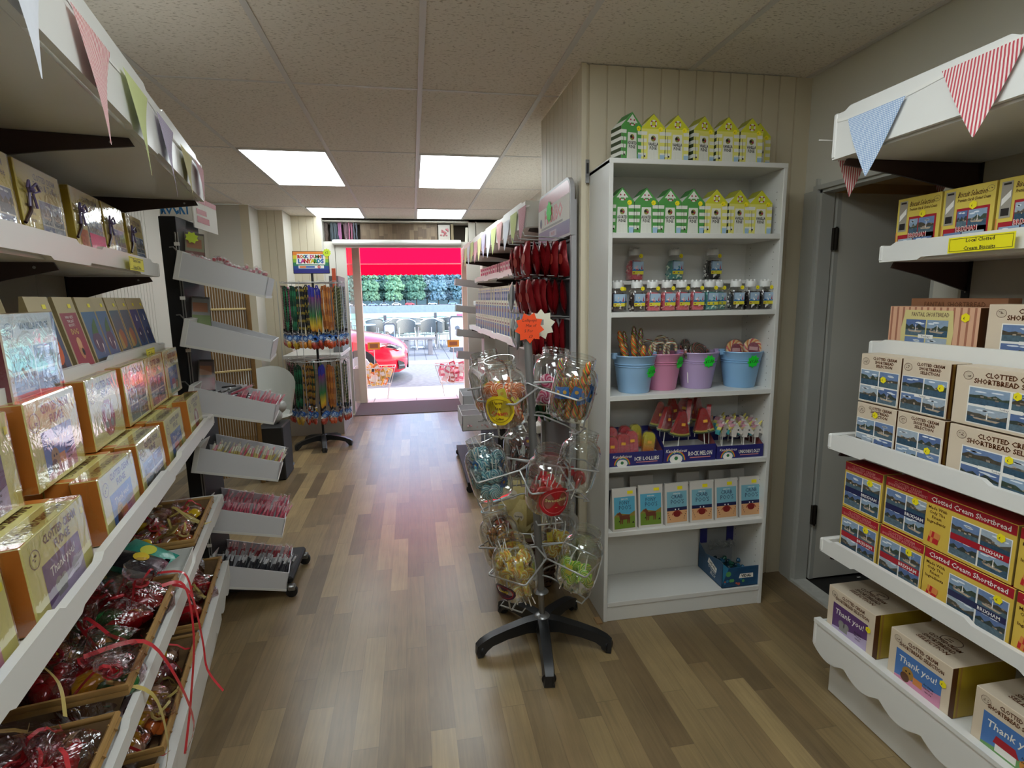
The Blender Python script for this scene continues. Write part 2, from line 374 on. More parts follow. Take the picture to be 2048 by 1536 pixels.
# ================================================================ SETTING
CEIL = 2.489
FLOORM = planks('vinyl_oak_planks', .087, .62, ['6a563a', '806a48', '927c56', '725e40', 'a38b60', '5a4930', '88724e', '776246'], 1, .5)
mb = MB(); mb.quad((-2.4, -2.7, 0), (1.9, -2.7, 0), (1.9, 2.46, 0), (-2.4, 2.46, 0), FLOORM)
mb.quad((-2.4, 2.46, 0), (1.3, 2.46, 0), (1.3, 7.2, 0), (-2.4, 7.2, 0), FLOORM); struct('floor', mb)
mb = MB(); mb.box(-.795, .715, 7.12, 8.0, -.004, .008, mat('grey_entrance_mat', '5d5856', .95, noise=.35, nscale=120, bump=.6)); o = mb.build('door_mat')
tag(o, 'grey ribbed entrance mat lying in the shop doorway', 'mat')
# ceiling tiles, T bars and the light panels
TILE = speckle('mineral_ceiling_tile', 'e8e0d6', 'bdb3a6', scale=110); TBAR = mat('ceiling_t_bar', 'd2cecb', .5)
XC = [-2.321, -1.721, -1.121, -.521, .079, .679, 1.279, 1.879]; YR = [-3.11, -1.915, -.72, .475, 1.67, 2.866, 4.061, 5.256, 6.451, 7.646]
mb = MB()
for i in range(len(XC)-1):
    for j in range(len(YR)-1):
        x0, x1, y0, y1 = XC[i]+.008, XC[i+1]-.008, max(YR[j]+.005, -2.7), min(YR[j+1]-.005, 7.3)
        mb.quad((x0, y0, CEIL+.004), (x0, y1, CEIL+.004), (x1, y1, CEIL+.004), (x1, y0, CEIL+.004), TILE)
        if i == 6: mb.quad((1.887, y0, CEIL+.004), (1.887, y1, CEIL+.004), (1.9, y1, CEIL+.004), (1.9, y0, CEIL+.004), TILE)
for x in XC: mb.box(x-.012, x+.012, -2.7, 7.3, CEIL-.001, CEIL+.03, TBAR)
for y in YR[1:-1]:
    for i in range(len(XC)-1): mb.box(XC[i]+.012, XC[i+1]-.012, y-.0075, y+.0075, CEIL+.0008, CEIL+.03, TBAR)
mb.box(-2.4, 1.95, -2.7, 7.35, CEIL+.03, CEIL+.06, TILE)
struct('ceiling', mb)
DIFF = emitter('lit_diffuser', 'f4fdff', PANEL)
def ceiling_light(i, j, y1=None, label=None, grp=None):
    x0, x1, y0, yy = XC[i]+.012, XC[i+1]-.012, YR[j]+.008, (y1 or YR[j+1]-.008)
    t = thing('ceiling_light', label, 'ceiling light', ((x0+x1)/2, (y0+yy)/2, CEIL-.002), group=grp)
    w, d = (x1-x0)/2, (yy-y0)/2
    f = MB()
    for a, b, c, e in ((-w, -w+.012, -d, d), (w-.012, w, -d, d), (-w+.012, w-.012, -d, -d+.012), (-w+.012, w-.012, d-.012, d)): f.box(a, b, c, e, -.003, .003, TBAR)
    f.build('light_frame', t)
    f = MB(); f.box(-w+.012, w-.012, -d+.012, d-.012, -.001, .002, DIFF); f.build('diffuser', t); return t
ceiling_light(2, 6, label='large lit ceiling panel on the left, nearer of the two on that side')
ceiling_light(4, 6, label='large lit ceiling panel on the right, nearer of the two on that side')
ceiling_light(2, 8, 7.22, label='short lit ceiling panel far left, above the hanging ribbons by the shop front')
ceiling_light(4, 8, 7.22, label='short lit ceiling panel far right, above the shop front')
for i in (2, 4):
    for j in (3, 1): ceiling_light(i, j, label='lit ceiling panel over the front of the shop', grp='ceiling panels over the viewer')
# walls
TGM = mat('cream_tongue_and_groove', 'd0c6ae', .55, noise=.03, nscale=4)
WALLW = mat('off_white_painted_board', 'c9c5bb', .6, noise=.03, nscale=3)
def tg(mb, p0, p1, z0, z1, m=TGM, w=.0845, th=.006, nrm=None, off=0):
    """boarded wall from p0 to p1 seen from its left side; V grooves are real"""
    a, b = Vector((*p0, 0)), Vector((*p1, 0)); d = b-a; L_ = d.length; d.normalize(); n = Vector((-d.y, d.x, 0))
    prof = [(0, 0)]; x = w-off
    while x < L_-.012:
        prof += [(x-.004, 0), (x-.0015, -th), (x+.0015, -th), (x+.004, 0)]; x += w
    prof.append((L_, 0))
    v = []
    for t, o in prof:
        p = a+d*t+n*o; v += [(p.x, p.y, z0), (p.x, p.y, z1)]
    mb.add(v, [(2*i, 2*i+2, 2*i+3, 2*i+1) for i in range(len(prof)-1)], m)
mb = MB(); tg(mb, (1.9, 2.46), (.775, 2.46), 0, CEIL); mb.box(.79, 1.89, 2.47, 2.5, 0, CEIL, TGM); mb.box(1.595, 1.9, 2.444, 2.46, 2.46, CEIL, TGM) if 0 else None
tg(mb, (.775, 2.46), (.775, 3.256), 0, CEIL); tg(mb, (.775, 3.256), (1.27, 3.256), 0, CEIL); struct('wall_back', mb)
mb = MB(); mb.box(.765, .787, 2.447, 2.47, 0, CEIL, TGM); struct('trim_1', mb)
mb = MB(); tg(mb, (1.25, 3.256), (1.25, 7.36), 0, CEIL, WALLW, .2); struct('wall_right', mb)
RW = mat('sage_grey_wall_paint', 'd9d6ca', .55, noise=.03, nscale=3)
mb = MB(); OY0, OY1, OZ = 1.735, 2.355, 1.965
mb.box(1.9, 1.96, -2.7, OY0, 0, CEIL+.06, RW); mb.box(1.9, 1.96, OY1, 2.47, 0, CEIL+.06, RW); mb.box(1.9, 1.96, OY0, OY1, OZ, CEIL+.06, RW); struct('wall_right', mb)
mb = MB()      # door frame with stop and moulding
FR = mat('satin_white_door_frame', 'b9b9b2', .4)
mb.box(1.882, 1.9, OY1, OY1+.012, 0, OZ+.05, FR); mb.box(1.888, 1.9, OY1+.012, OY1+.085, 0, OZ, FR); mb.box(1.893, 1.9, OY1+.05, OY1+.1, 0, OZ, FR)
mb.box(1.9, 1.968, OY1-.014, OY1, 0, OZ, FR); mb.box(1.9, 1.968, OY0, OY0+.014, 0, OZ, FR); mb.box(1.9, 1.968, OY0, OY1, OZ-.014, OZ, FR)
mb.box(1.885, 1.9, OY0-.06, OY1+.03, OZ, OZ+.02, FR); mb.box(1.885, 1.965, OY0-.05, OY1+.02, 0, .014, mat('worn_white_threshold', 'bdbcb4', .5, noise=.2, nscale=30))
struct('trim_2', mb)
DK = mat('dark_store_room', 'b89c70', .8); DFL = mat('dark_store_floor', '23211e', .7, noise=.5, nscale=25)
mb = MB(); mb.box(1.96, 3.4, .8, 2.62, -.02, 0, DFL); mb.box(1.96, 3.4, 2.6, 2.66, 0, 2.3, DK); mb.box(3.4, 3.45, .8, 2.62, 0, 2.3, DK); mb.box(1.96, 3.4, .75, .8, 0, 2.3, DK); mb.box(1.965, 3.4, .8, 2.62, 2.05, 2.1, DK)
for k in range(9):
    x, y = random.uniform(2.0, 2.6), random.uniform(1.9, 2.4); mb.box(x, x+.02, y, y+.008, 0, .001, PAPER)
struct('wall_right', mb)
# the open door, hinged on the far jamb
D = bpy.data.objects.new('door_1', None); COL.objects.link(D); D.location = (1.972, OY1+.0, 0); D['kind'] = 'structure'
mb = MB(); DL = mat('grey_painted_door', 'd2cfc4', .5, noise=.03, nscale=3); mb.box(.012, .70, -.02, .02, .012, OZ-.015, DL, .003); mb.box(.008, .03, -.0205, .0205, .012, OZ-.015, FR); mb.build('door_leaf', D)
for z in (1.69, .32):
    h = MB(); h.box(-.012, .014, -.034, -.02, z, z+.1, mat('bronze_hinge', '3c3630', .4, .7)); h.tube([(-.0, -.036, z-.004), (0, -.036, z+.104)], .006, mat('bronze_hinge', '3c3630'), 8); h.build('hinge', D)
# left side walls with the stepped boarded corner
mb = MB(); mb.box(-2.14, -2.09, -2.7, 6.35, 0, CEIL, WALLW); LWL = mat('left_wall_greige', 'a9a292', .6); tg(mb, (-2.08, 4.2), (-2.08, -2.7), 0, CEIL, LWL); tg(mb, (-2.08, 5.0), (-2.08, 4.2), 0, CEIL, WALLW, .05); tg(mb, (-2.08, 6.35), (-2.08, 5.0), 0, CEIL, WALLW, .45)
struct('wall_left', mb)
mb = MB(); mb.quad((-2.08, 6.35, 0), (-1.75, 6.35, 0), (-1.75, 6.35, CEIL), (-2.08, 6.35, CEIL), WALLW)
tg(mb, (-1.66, 6.35), (-1.75, 6.35), 0, CEIL); mb.quad((-1.66, 6.35, 0), (-1.66, 6.72, 0), (-1.66, 6.72, CEIL), (-1.66, 6.35, CEIL), WALLW)
tg(mb, (-1.40, 6.70), (-1.66, 6.70), 0, CEIL); mb.quad((-1.40, 6.70, 0), (-1.40, 7.15, 0), (-1.40, 7.15, CEIL), (-1.40, 6.70, CEIL), WALLW)
tg(mb, (-1.06, 7.13), (-1.40, 7.13), 0, CEIL); mb.quad((-1.06, 7.13, 0), (-1.06, 7.32, 0), (-1.06, 7.32, CEIL), (-1.06, 7.13, CEIL), WALLW)
struct('wall_left', mb)
mb = MB(); mb.box(-2.14, 1.96, -2.76, -2.7, 0, CEIL, WALLW); struct('wall_rear', mb)
# shop front
mb = MB(); tg(mb, (-.80, 7.3), (-1.06, 7.3), 0, 2.19, WALLW, .13); mb.box(-1.06, -.80, 7.306, 7.34, 0, 2.19, WALLW); mb.box(.72, 1.25, 7.3, 7.34, 0, 2.19, WALLW)
mb.box(-.80, .72, 7.3, 7.34, 2.135, 2.19, WALLW)
for z in (2.19, 2.455): mb.box(-1.06, 1.25, 7.3, 7.62, z, z+.02, WALLW)
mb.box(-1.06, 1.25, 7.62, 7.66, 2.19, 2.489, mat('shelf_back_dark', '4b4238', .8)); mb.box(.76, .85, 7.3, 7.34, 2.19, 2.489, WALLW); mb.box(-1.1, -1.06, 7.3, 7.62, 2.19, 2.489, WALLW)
mb.box(.86, 1.25, 7.3, 7.32, 2.19, 2.489, WALLW); mb.box(-1.06, 1.25, 7.3, 7.325, 2.467, 2.489, mat('dark_top_rail', '2b2623', .8))  # last box: dark strip along the top of the header shelf
# porch sides and front cheeks (cream posts and glass)
mb.box(-.80, -.70, 8.0, 8.12, 0, 2.4, mat('cream_shopfront_post', 'ddd2bd', .5)); mb.box(.72, .84, 8.0, 8.12, 0, 2.4, mat('cream_shopfront_post', 'ddd2bd'))
mb.box(-.85, .84, 7.98, 8.12, 2.33, 2.5, mat('cream_shopfront_post', 'ddd2bd')); mb.box(-1.1, 1.3, 7.34, 8.12, 2.5, 2.56, WALLW)
mb.box(-2.3, -.8, 8.05, 8.12, 0, .5, WALLW); mb.box(.84, 2.3, 8.05, 8.12, 0, .5, WALLW); mb.box(-2.3, -.8, 8.05, 8.12, 2.3, 2.9, WALLW); mb.box(.84, 2.3, 8.05, 8.12, 2.3, 2.9, WALLW); mb.box(-.8, .84, 8.05, 8.12, 2.5, 2.9, WALLW)
mb.box(-2.3, -2.2, 7.3, 8.1, 0, 2.5, WALLW); mb.box(2.2, 2.3, 7.3, 8.1, 0, 2.5, WALLW); mb.box(-2.3, -1.06, 7.3, 7.34, 0, 2.5, WALLW); mb.box(1.25, 2.3, 7.3, 7.34, 0, 2.5, WALLW)
mb.box(-2.3, 2.3, 7.3, 8.1, 2.56, 2.6, WALLW); mb.box(-2.3, -.8, 7.34, 8.05, -.01, .03, WALLW); mb.box(.78, 2.3, 7.34, 8.05, -.01, .03, WALLW)
struct('wall_front', mb)
GL = film('shop_glass', base=.04, edge=.4)
mb = MB(); mb.box(-2.2, -.8, 8.08, 8.088, .5, 2.3, GL); mb.box(-.79, -.782, 7.34, 8.0, .03, 2.3, GL); struct('window_1', mb)
mb = MB(); mb.box(.84, 2.2, 8.08, 8.088, .5, 2.3, GL); struct('window_2', mb)
mb = MB(); mb.lathe([(.03, -.95), (.034, -.93), (.034, .63), (.03, .65)], WPAINT, 14); o = mb.build('roller_blind_case', rot=(0, PI/2, 0), loc=(0, 7.262, 2.196)); tag(o, 'white rounded blind case running across the top of the shop entrance', 'blind')
# oak laminate panel stored in the over-door shelf
HP = planks('header_oak', .055, .12, ['5d4a38', '6f5b45', '7d6a52', '54422f'], 2, .5)
mb = MB(); mb.box(-.62, .36, 7.42, 7.44, 2.21, 2.45, HP); o = mb.build('wood_effect_panel'); tag(o, 'dark oak effect board standing in the shelf over the shop entrance', 'panel')
# bundles of laces / ribbons hanging in the header shelf
RC = ['4a3a30', '2c3a42', '33404a', '8a4a78', '5e3a48', '8e4a66', '3c4250', '5b4e44']
for k, c in enumerate(RC[:7]):
    x = -1.03+k*.058; mb = MB(); mt = mat('lace_%s' % c, c, .5, noise=.4, nscale=60)
    for j in range(5):
        xx = x+random.uniform(-.02, .02); mb.ribbon([(xx+random.uniform(-.006, .006)+j*.002, 7.36+j*.012, 2.45-.048*q) for q in range(6)], .014, (1, 0, 0), mt)
    o = mb.build('lace_bundle'); tag(o, '%s bundle of laces hanging over the shop entrance, number %s from the left' % (['brown', 'dark teal', 'slate', 'purple', 'maroon', 'pink', 'navy'][k], ['one', 'two', 'three', 'four', 'five', 'six', 'seven'][k]), 'laces', 'lace bundles over the entrance')
mb = MB(); mb.box(.37, .52, 7.36, 7.40, 2.215, 2.43, mat('clear_box_grey', '9a948c', .4)); 
for k in range(16): mb.ball((.39+random.random()*.11, 7.355, 2.29+random.random()*.09), .012, mat('pink_sweets', '9c5a60', .4), 6)
o = mb.build('sweet_box'); tag(o, 'clear box of pinkish sweets at the right end of the shelf over the entrance', 'box')
for k, (x, c, nm) in enumerate([(.55, '6f6247', 'brown'), (.60, 'd8d4c6', 'white'), (.65, '9ba08c', 'sage green')]):
    mb = MB(); mb.box(x-.018, x+.018, 7.35, 7.40, 2.212, 2.44, mat('upright_%s' % nm, c, .6), .003); o = mb.build('upright_packet', rot=(0, .06*k, 0)); tag(o, '%s tall packet leaning in the shelf over the entrance, right end' % nm, 'packet')
# -------- outside
PAVE = mat('pale_paving', 'e6e2da', .8, noise=.06, nscale=2); JN = mat('paving_joint', 'a8a49c', .9)
mb = MB(); mb.box(-6, 6, 8.06, 9.35, -.2, -.01, PAVE)
for k in range(-8, 9):
    mb.box(k*.62-.006, k*.62+.006, 8.12, 8.95, -.01, -.007, JN)
mb.box(-6, 6, 8.94, 8.952, -.01, -.007, JN); mb.box(-6, 6, 9.2, 9.35, -.19, -.004, mat('kerb_stone', 'cfcabf', .8, noise=.1, nscale=6)); struct('trim_3', mb)
COB = mat('cobbled_road', '66686a', .85, noise=.45, nscale=14, bump=1)
mb = MB(); mb.box(-30, 30, 9.35, 13.2, -.3, -.06, COB); mb.box(-30, 30, 13.1, 13.3, -.3, .0, mat('kerb_stone', 'cfcabf')); struct('trim_4', mb)
DECK = mat('grey_quay_deck', '5b6068', .8, noise=.2, nscale=5); mb = MB(); mb.box(-30, 30, 13.3, 19.5, -.3, .0, DECK)
for k in range(-60, 60): mb.box(k*.28-.008, k*.28+.008, 13.35, 19.4, 0, .002, mat('deck_joint', '3a3c42', .9))
mb.box(-30, 30, 19.4, 19.6, -5.5, .03, mat('quay_edge', '8d9096')); struct('trim_5', mb)
WAT = mat('harbour_water', '84b8a4', .35, bump=.9, nscale=.8, noise=.2); mb = MB(); mb.box(-260, 260, 19.6, 262, -5.6, -5, WAT); o = mb.build('harbour_water'); tag(o, 'pale green rippled harbour water beyond the quay', 'water')
QW = mat('far_quay_wall', '6f767d', .9, noise=.25, nscale=.8); mb = MB(); mb.box(-260, 260, 260, 330, -6, -1.75, QW); struct('trim_6', mb)
def crown(mb, c, r, m, n=80, s=.45):
    for _ in range(n):
        u, v = random.random()*2*PI, math.acos(random.uniform(-.5, 1)); q = r*random.uniform(.6, 1)
        mb.ball((c[0]+q*math.sin(v)*math.cos(u), c[1]+q*math.sin(v)*math.sin(u)*.7, c[2]+q*.85*math.cos(v)), r*random.uniform(.1, .19), m, 5, jit=.35)
GR = ['4a6b5a', '587860', '43665c', '628468', '52746a']; GHAZE = ['5a7482', '67808c', '54707a', '70888e']  # blue-grey distance haze mixed into these leaf colours
random.seed(3)
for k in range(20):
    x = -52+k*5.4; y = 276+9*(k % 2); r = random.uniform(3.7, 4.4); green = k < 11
    c = (GR if green else GHAZE)[k % (5 if green else 4)]; mt = mat('leaf_%s' % c, c, .9)
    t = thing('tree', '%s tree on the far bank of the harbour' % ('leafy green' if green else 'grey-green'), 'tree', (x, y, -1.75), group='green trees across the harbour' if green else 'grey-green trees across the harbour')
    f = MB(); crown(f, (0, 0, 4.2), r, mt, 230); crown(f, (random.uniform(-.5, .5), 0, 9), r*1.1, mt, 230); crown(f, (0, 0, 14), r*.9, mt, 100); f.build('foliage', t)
    f = MB(); f.tube([(0, 0, 0), (.1, 0, 3), (0, .1, 6)], [.35, .28, .2], mat('bark', '4b4036', .9)); f.build('trunk', t)
mb = MB(); mb.box(-260, 260, 300, 301, -2, 50, mat('wooded_hillside', '56747c', .95, noise=.4, nscale=.3, bump=1)); struct('trim_7', mb)
# cars parked on the far quay
def far_car(x, c, nm, big=1):
    t = thing('parked_car', 'tiny %s car parked on the far harbour quay' % nm, 'car', (x, 265, -1.75), group='cars on the far quay')
    mt = mat('paint_%s' % nm.replace(' ', '_'), c, .3, coat=.5); f = MB(); f.M = Matrix.Rotation(PI/2, 4, 'X')
    p = [(-2.1, .35), (2.1, .35), (2.15, .8), (1.3, .95), (.7, 1.42), (-1.1, 1.45), (-1.7, .98), (-2.15, .85)]; f.prism([(a*big, b*big) for a, b in p], -.85, .85, mt); f.build('body', t)
    f = MB(); f.M = Matrix.Rotation(PI/2, 4, 'X'); f.prism([(a, b) for a, b in [(-1.5, .98), (1.15, .98), (.65, 1.36), (-1.05, 1.38)]], -.87, .87, mat('car_glass_dark', '27323a', .1)); f.build('window', t)
    for wx in (-1.3, 1.3):
        f = MB(); f.M = Matrix.Rotation(PI/2, 4, 'X'); f.prism([(wx+.32*math.cos(a*PI/6), .32+.32*math.sin(a*PI/6)) for a in range(12)], -.88, .88, BLACK); f.build('wheel', t)
for x, c, nm in [(-23.5, 'b9c4d0', 'silver'), (-18.2, '6e86a8', 'blue-grey'), (-13, '8796b8', 'pale blue'), (-7.4, 'e9ecef', 'white'), (-1.2, 'd8404c', 'red'), (9.4, '9fc0d8', 'sky blue'), (19, '6a8cc0', 'blue'), (-29.5, 'd2d8de', 'light grey')]: far_car(x, c, nm)
# posts and rope along the near quay
for k, (x, h) in enumerate([(-.885, .97), (.72, 1.03), (-2.5, .97), (2.3, 1.0)]):
    mb = MB(); mb.box(x-.045, x+.045, 17.95, 18.05, 0, h, mat('dark_timber', '4a4a50', .8, noise=.2, nscale=8), .01); o = mb.build('quay_post'); tag(o, ['dark square timber post on the quay, behind the left cafe chairs', 'dark square timber post on the quay, behind the right cafe chairs', 'dark quay post further left', 'dark quay post further right'][k], 'post')
mb = MB(); mb.tube([(-2.5+.24*i, 18, .9-.035*math.sin(PI*(i % 7)/7)) for i in range(21)], .012, mat('rope', '5c5e62', .8)); o = mb.build('quay_rope'); tag(o, 'thin dark rope slung between the quay posts', 'rope')
# red kiosk and bench, cafe furniture
mb = MB(); mb.box(-1.16, .57, 14.6, 14.9, .4, .47, mat('weathered_bench_wood', '6d6d70', .8, noise=.2, nscale=9), .008); t = thing('bench', 'long low weathered timber bench on the quay beyond the red car', 'bench', (0, 0, 0)); mb.build('seat', t)
for x in (-.2, .42):
    mb = MB(); mb.box(x-.06, x+.06, 14.62, 14.88, 0, .4, mat('weathered_bench_wood', '6d6d70'), .006); mb.build('leg', t)
RAT = mat('rattan_weave', '6f736e', .7, noise=.3, nscale=50); ALU = mat('aluminium_tube', 'c4c6c4', .3, .8)
def cafe_chair():
    t = thing('cafe_chair', '', 'chair')
    f = MB(); pts = [(.25*math.cos(a), .2*math.sin(a)) for a in [i*PI/8 for i in range(16)]]; f.prism(pts, .43, .455, RAT); f.build('seat', t)
    f = MB(); v = []
    for i in range(13):
        a = PI*i/12; 
        for z, k in ((.48, 1), (.66, 1.04), (.78+.1*math.sin(a), 1.0)): v.append((.26*k*math.cos(a), .02+.23*k*math.sin(a), z))
    f.add(v, [(3*i+j, 3*i+3+j, 3*i+4+j, 3*i+1+j) for i in range(12) for j in range(2)], RAT, True); f.build('backrest', t)
    f = MB(); f.tube([(.27*math.cos(PI*i/12), .02+.24*math.sin(PI*i/12), .79+.1*math.sin(PI*i/12)) for i in range(13)], .014, ALU); f.build('top_rail', t)
    for sx in (-1, 1):
        for syy in (-1, 1):
            f = MB(); f.tube([(sx*.22, syy*.16, .66 if syy < 0 else .45), (sx*.25, syy*.22, 0)], .013, ALU); f.build('leg', t)
    return t
def cafe_table():
    t = thing('cafe_table', '', 'table'); f = MB(); f.lathe([(.33, .71), (.34, .725), (.33, .74)], mat('pale_blue_table_top', 'a9bfcc', .4), 20); f.build('tabletop', t)
    f = MB(); f.lathe([(.025, .03), (.025, .71)], ALU, 8); f.build('pedestal', t); f = MB(); f.lathe([(.22, 0), (.2, .03)], ALU, 12); f.build('base', t); return t
ch = cafe_chair(); tb = cafe_table(); used = [0, 0]
CH = [(-2.05, 16.55, 1.2, 'far left beside the left table'), (-2.05, 17.35, 2.6, 'behind the left table'), (-.88, 16.6, -1.4, 'right of the left table'), (-1.2, 17.55, -2.9, 'behind the left table, turned away'),
      (-.52, 16.95, .3, 'left of the middle table'), (-.2, 16.25, .1, 'in front of the middle table'), (.42, 16.3, -.6, 'to the right of the middle table'), (.08, 17.6, 3.0, 'behind the middle table'), (.68, 17.3, -2.4, 'behind right of the middle table'), (-.52, 17.6, 2.8, 'far side of the middle table'), (.9, 16.35, 1.4, 'beside the tall sign board'), (1.2, 17.55, 2.7, 'behind the tall sign board, left'), (1.85, 17.5, -2.8, 'behind the tall sign board, right')]
for k, (x, y, r, w) in enumerate(CH):
    c = ch if k == 0 else copy_tree(ch); c.location = (x, y, 0); c.rotation_euler = (0, 0, r); c['label'] = 'rattan cafe chair on the quay, '+w; c['group'] = 'cafe chairs on the quay'
for k, (x, y, w) in enumerate([(-1.45, 16.9, 'left'), (.1, 16.9, 'middle'), (1.35, 16.8, 'right')]):
    c = tb if k == 0 else copy_tree(tb); c.location = (x, y, 0); c['label'] = '%s round cafe table on the quay among the chairs' % w; c['group'] = 'cafe tables'
def aboard(x, y, w, h, c, lab, dark=False):
    t = thing('sign_board', lab, 'sign board', (x, y, 0)); f = MB(); f.M = frame((0, 0, 0), (1, 0, 0), (0, .12, 1))
    f.prism([(-w/2, 0), (w/2, 0), (w/2, h*.92), (w*.36, h), (-w*.36, h), (-w/2, h*.92)], -.02, .02, mat('board_dark_frame', '3c4048', .5)); f.build('board_frame', t)
    f = MB(); f.M = frame((0, 0, 0), (1, 0, 0), (0, .12, 1)); m2 = mat('board_face_%s' % c, c, .5); f.prism([(-w*.42, h*.12), (w*.42, h*.12), (w*.42, h*.9), (w*.3, h*.95), (-w*.3, h*.95), (-w*.42, h*.9)], .021, .023, m2)
    if dark: photo(f, -w*.36, h*.45, w*.36, h*.85, 2, .025); f.rect(-w*.36, h*.2, w*.36, h*.4, mat('board_red', 'b8504a'), .024)
    else:
        f.disc(0, h*.66, w*.16, mat('board_face_dark', '4a5560'), .025); f.ring(0, h*.66, w*.26, w*.24, mat('board_face_dark', '4a5560'), .025); f.text('HARBOUR', 0, h*.4, w*.12, mat('board_face_dark', '4a5560'), z=.025) if 0 else None
        for q in range(4): f.rect(-w*.26, h*(.42-.06*q), w*.26, h*(.43-.06*q), mat('board_face_dark', '4a5560'), .025)
    f.build('board_face', t); f = MB(); f.box(-w/2, w/2, .22, .25, 0, .04, mat('board_dark_frame', '3c4048')); f.tube([(0, .24, .02), (0, .1, h*.85)], .012, mat('board_dark_frame', '3c4048')); f.build('rear_leg', t)
aboard(-.68, 16.0, .34, .8, '8fa0b8', 'dark framed menu board with pictures left of the bench', True)
aboard(1.2, 15.2, .44, 1.0, 'c5d6dc', 'tall pale blue pavement sign with a round emblem, on the quay')
t = thing('litter_bin', 'dark bin with a pinkish red top on the quay edge at the far right', 'bin', (1.72, 18.9, 0)); mb = MB(); mb.box(-.2, .2, -.2, .2, 0, .72, mat('bin_dark', '4f4a55', .6), .01); mb.build('bin_body', t); mb = MB(); mb.box(-.23, .23, -.23, .23, .72, .96, mat('bin_red_top', 'd8607a', .5), .02); mb.build('bin_top', t)
# awning over the shop front
AW = bpy.data.materials.new('red_awning_fabric'); AW.use_nodes = True; _n = AW.node_tree; _n.nodes.clear()
_o = _n.nodes.new('ShaderNodeOutputMaterial'); _d = _n.nodes.new('ShaderNodeBsdfDiffuse'); _t = _n.nodes.new('ShaderNodeBsdfTranslucent'); _x = _n.nodes.new('ShaderNodeMixShader')
_d.inputs[0].default_value = (.75, .004, .03, 1); _t.inputs[0].default_value = (.85, .003, .03, 1); _x.inputs[0].default_value = .6
_n.links.new(_d.outputs[0], _x.inputs[1]); _n.links.new(_t.outputs[0], _x.inputs[2]); _n.links.new(_x.outputs[0], _o.inputs[0])
t = thing('shop_awning', 'bright red translucent awning with a scalloped front edge outside the shop', 'awning', (0, 8.15, 2.6))
mb = MB(); v = []; n = 24
for i in range(n+1):
    x = -2.4+5.2*i/n; v += [(x, 0, -.02), (x, .55, -.26+.012*math.sin(i*1.9)), (x, 1.15, -.54)]
mb.add(v, [(3*i+j, 3*i+3+j, 3*i+4+j, 3*i+1+j) for i in range(n) for j in range(2)], AW, True); mb.build('canopy', t)
mb = MB(); v = []; n = 240
for i in range(n+1):
    x = -2.4+5.2*i/n; v += [(x, 1.16, -.545), (x, 1.165, -.715-.016*abs(math.sin(x*PI/.085)))]
mb.add(v, [(2*i, 2*i+2, 2*i+3, 2*i+1) for i in range(n)], AW); mb.build('valance', t)
mb = MB(); mb.tube([(-2.4, 1.155, -.545), (2.8, 1.155, -.545)], .012, mat('awning_bar', 'f0b8bc', .4)); mb.build('front_bar', t)
for x in (-2.2, 2.6):
    mb = MB(); mb.tube([(x, 0, -.45), (x, .6, -.5), (x, 1.15, -.56)], .014, ALU); mb.build('arm', t)
# red car
CR = mat('red_car_paint', 'd4102e', .22, coat=1); CG = mat('car_glass', '1c2428', .08); TY = mat('tyre', '17171a', .8); CHR = mat('car_chrome', 'dfe3e6', .12, 1)
t = thing('car', 'bright red hatchback parked across the shop, nose pointing right', 'car', (-.14, 11.15, -.06))
def loft(sec, m, mb, smooth=True):
    n = len(sec[0]); v = [p for s_ in sec for p in s_]
    mb.add(v, [(j*n+i, (j+1)*n+i, (j+1)*n+i+1, j*n+i+1) for j in range(len(sec)-1) for i in range(n-1)]+[tuple(range(n-1, -1, -1)), tuple((len(sec)-1)*n+i for i in range(n))], m, smooth)
SEC = [(0, .40, .30, .55), (-.05, .60, .22, .62), (-.16, .78, .18, .70), (-.36, .87, .17, .79), (-.75, .90, .17, .86), (-1.15, .91, .17, .93), (-1.5, .91, .18, .98), (-2.8, .91, .18, 1.0), (-3.8, .89, .2, 1.0), (-4.2, .8, .3, .95), (-4.3, .6, .4, .8)]
sec = []
for x, w, b, h in SEC:
    L_ = [(x, -w*.9, b), (x, -w, b+.1), (x, -w*1.0, (b+h)/2+.02), (x, -w*.97, h-.12), (x, -w*.84, h-.02), (x, -w*.4, h+.03), (x, w*.4, h+.03), (x, w*.84, h-.02), (x, w*.97, h-.12), (x, w, (b+h)/2), (x, w, b+.1), (x, w*.9, b)]
    sec.append(L_)
mb = MB(); loft(sec, CR, mb); mb.build('body', t)
mb = MB(); cs = []
for x, w, b, h in [(-1.25, .8, .9, .94), (-1.95, .66, .95, 1.42), (-2.4, .64, .95, 1.47), (-3.3, .64, .95, 1.44), (-3.95, .7, .95, 1.15), (-4.15, .74, .9, .98)]:
    cs.append([(x, -w*1.12, b), (x, -w, h-.06), (x, -w*.8, h), (x, w*.8, h), (x, w, h-.06), (x, w*1.12, b)])
loft(cs, CG, mb); mb.build('cabin_glass', t)
mb = MB(); loft([[(x, -w, h), (x, -w*.7, h+.03), (x, w*.7, h+.03), (x, w, h)] for x, w, h in [(-1.95, .6, 1.425), (-2.4, .6, 1.47), (-3.3, .6, 1.445)]], CR, mb); mb.build('roof', t)
for x in (-.86, -3.45):
    for s_ in (-1, 1):
        w = MB(); w.M = Matrix.Translation((x, s_*.80, .32)) @ Matrix.Rotation(PI/2, 4, 'X'); w.lathe([(.2, -.12), (.31, -.11), (.325, -.06), (.325, .06), (.31, .11), (.2, .12)], TY, 24); w.lathe([(.06, .122), (.19, .125), (.2, .115)], ALU, 16); w.lathe([(.2, -.115), (.19, -.125), (.06, -.122)], ALU, 16); w.build('wheel', t)
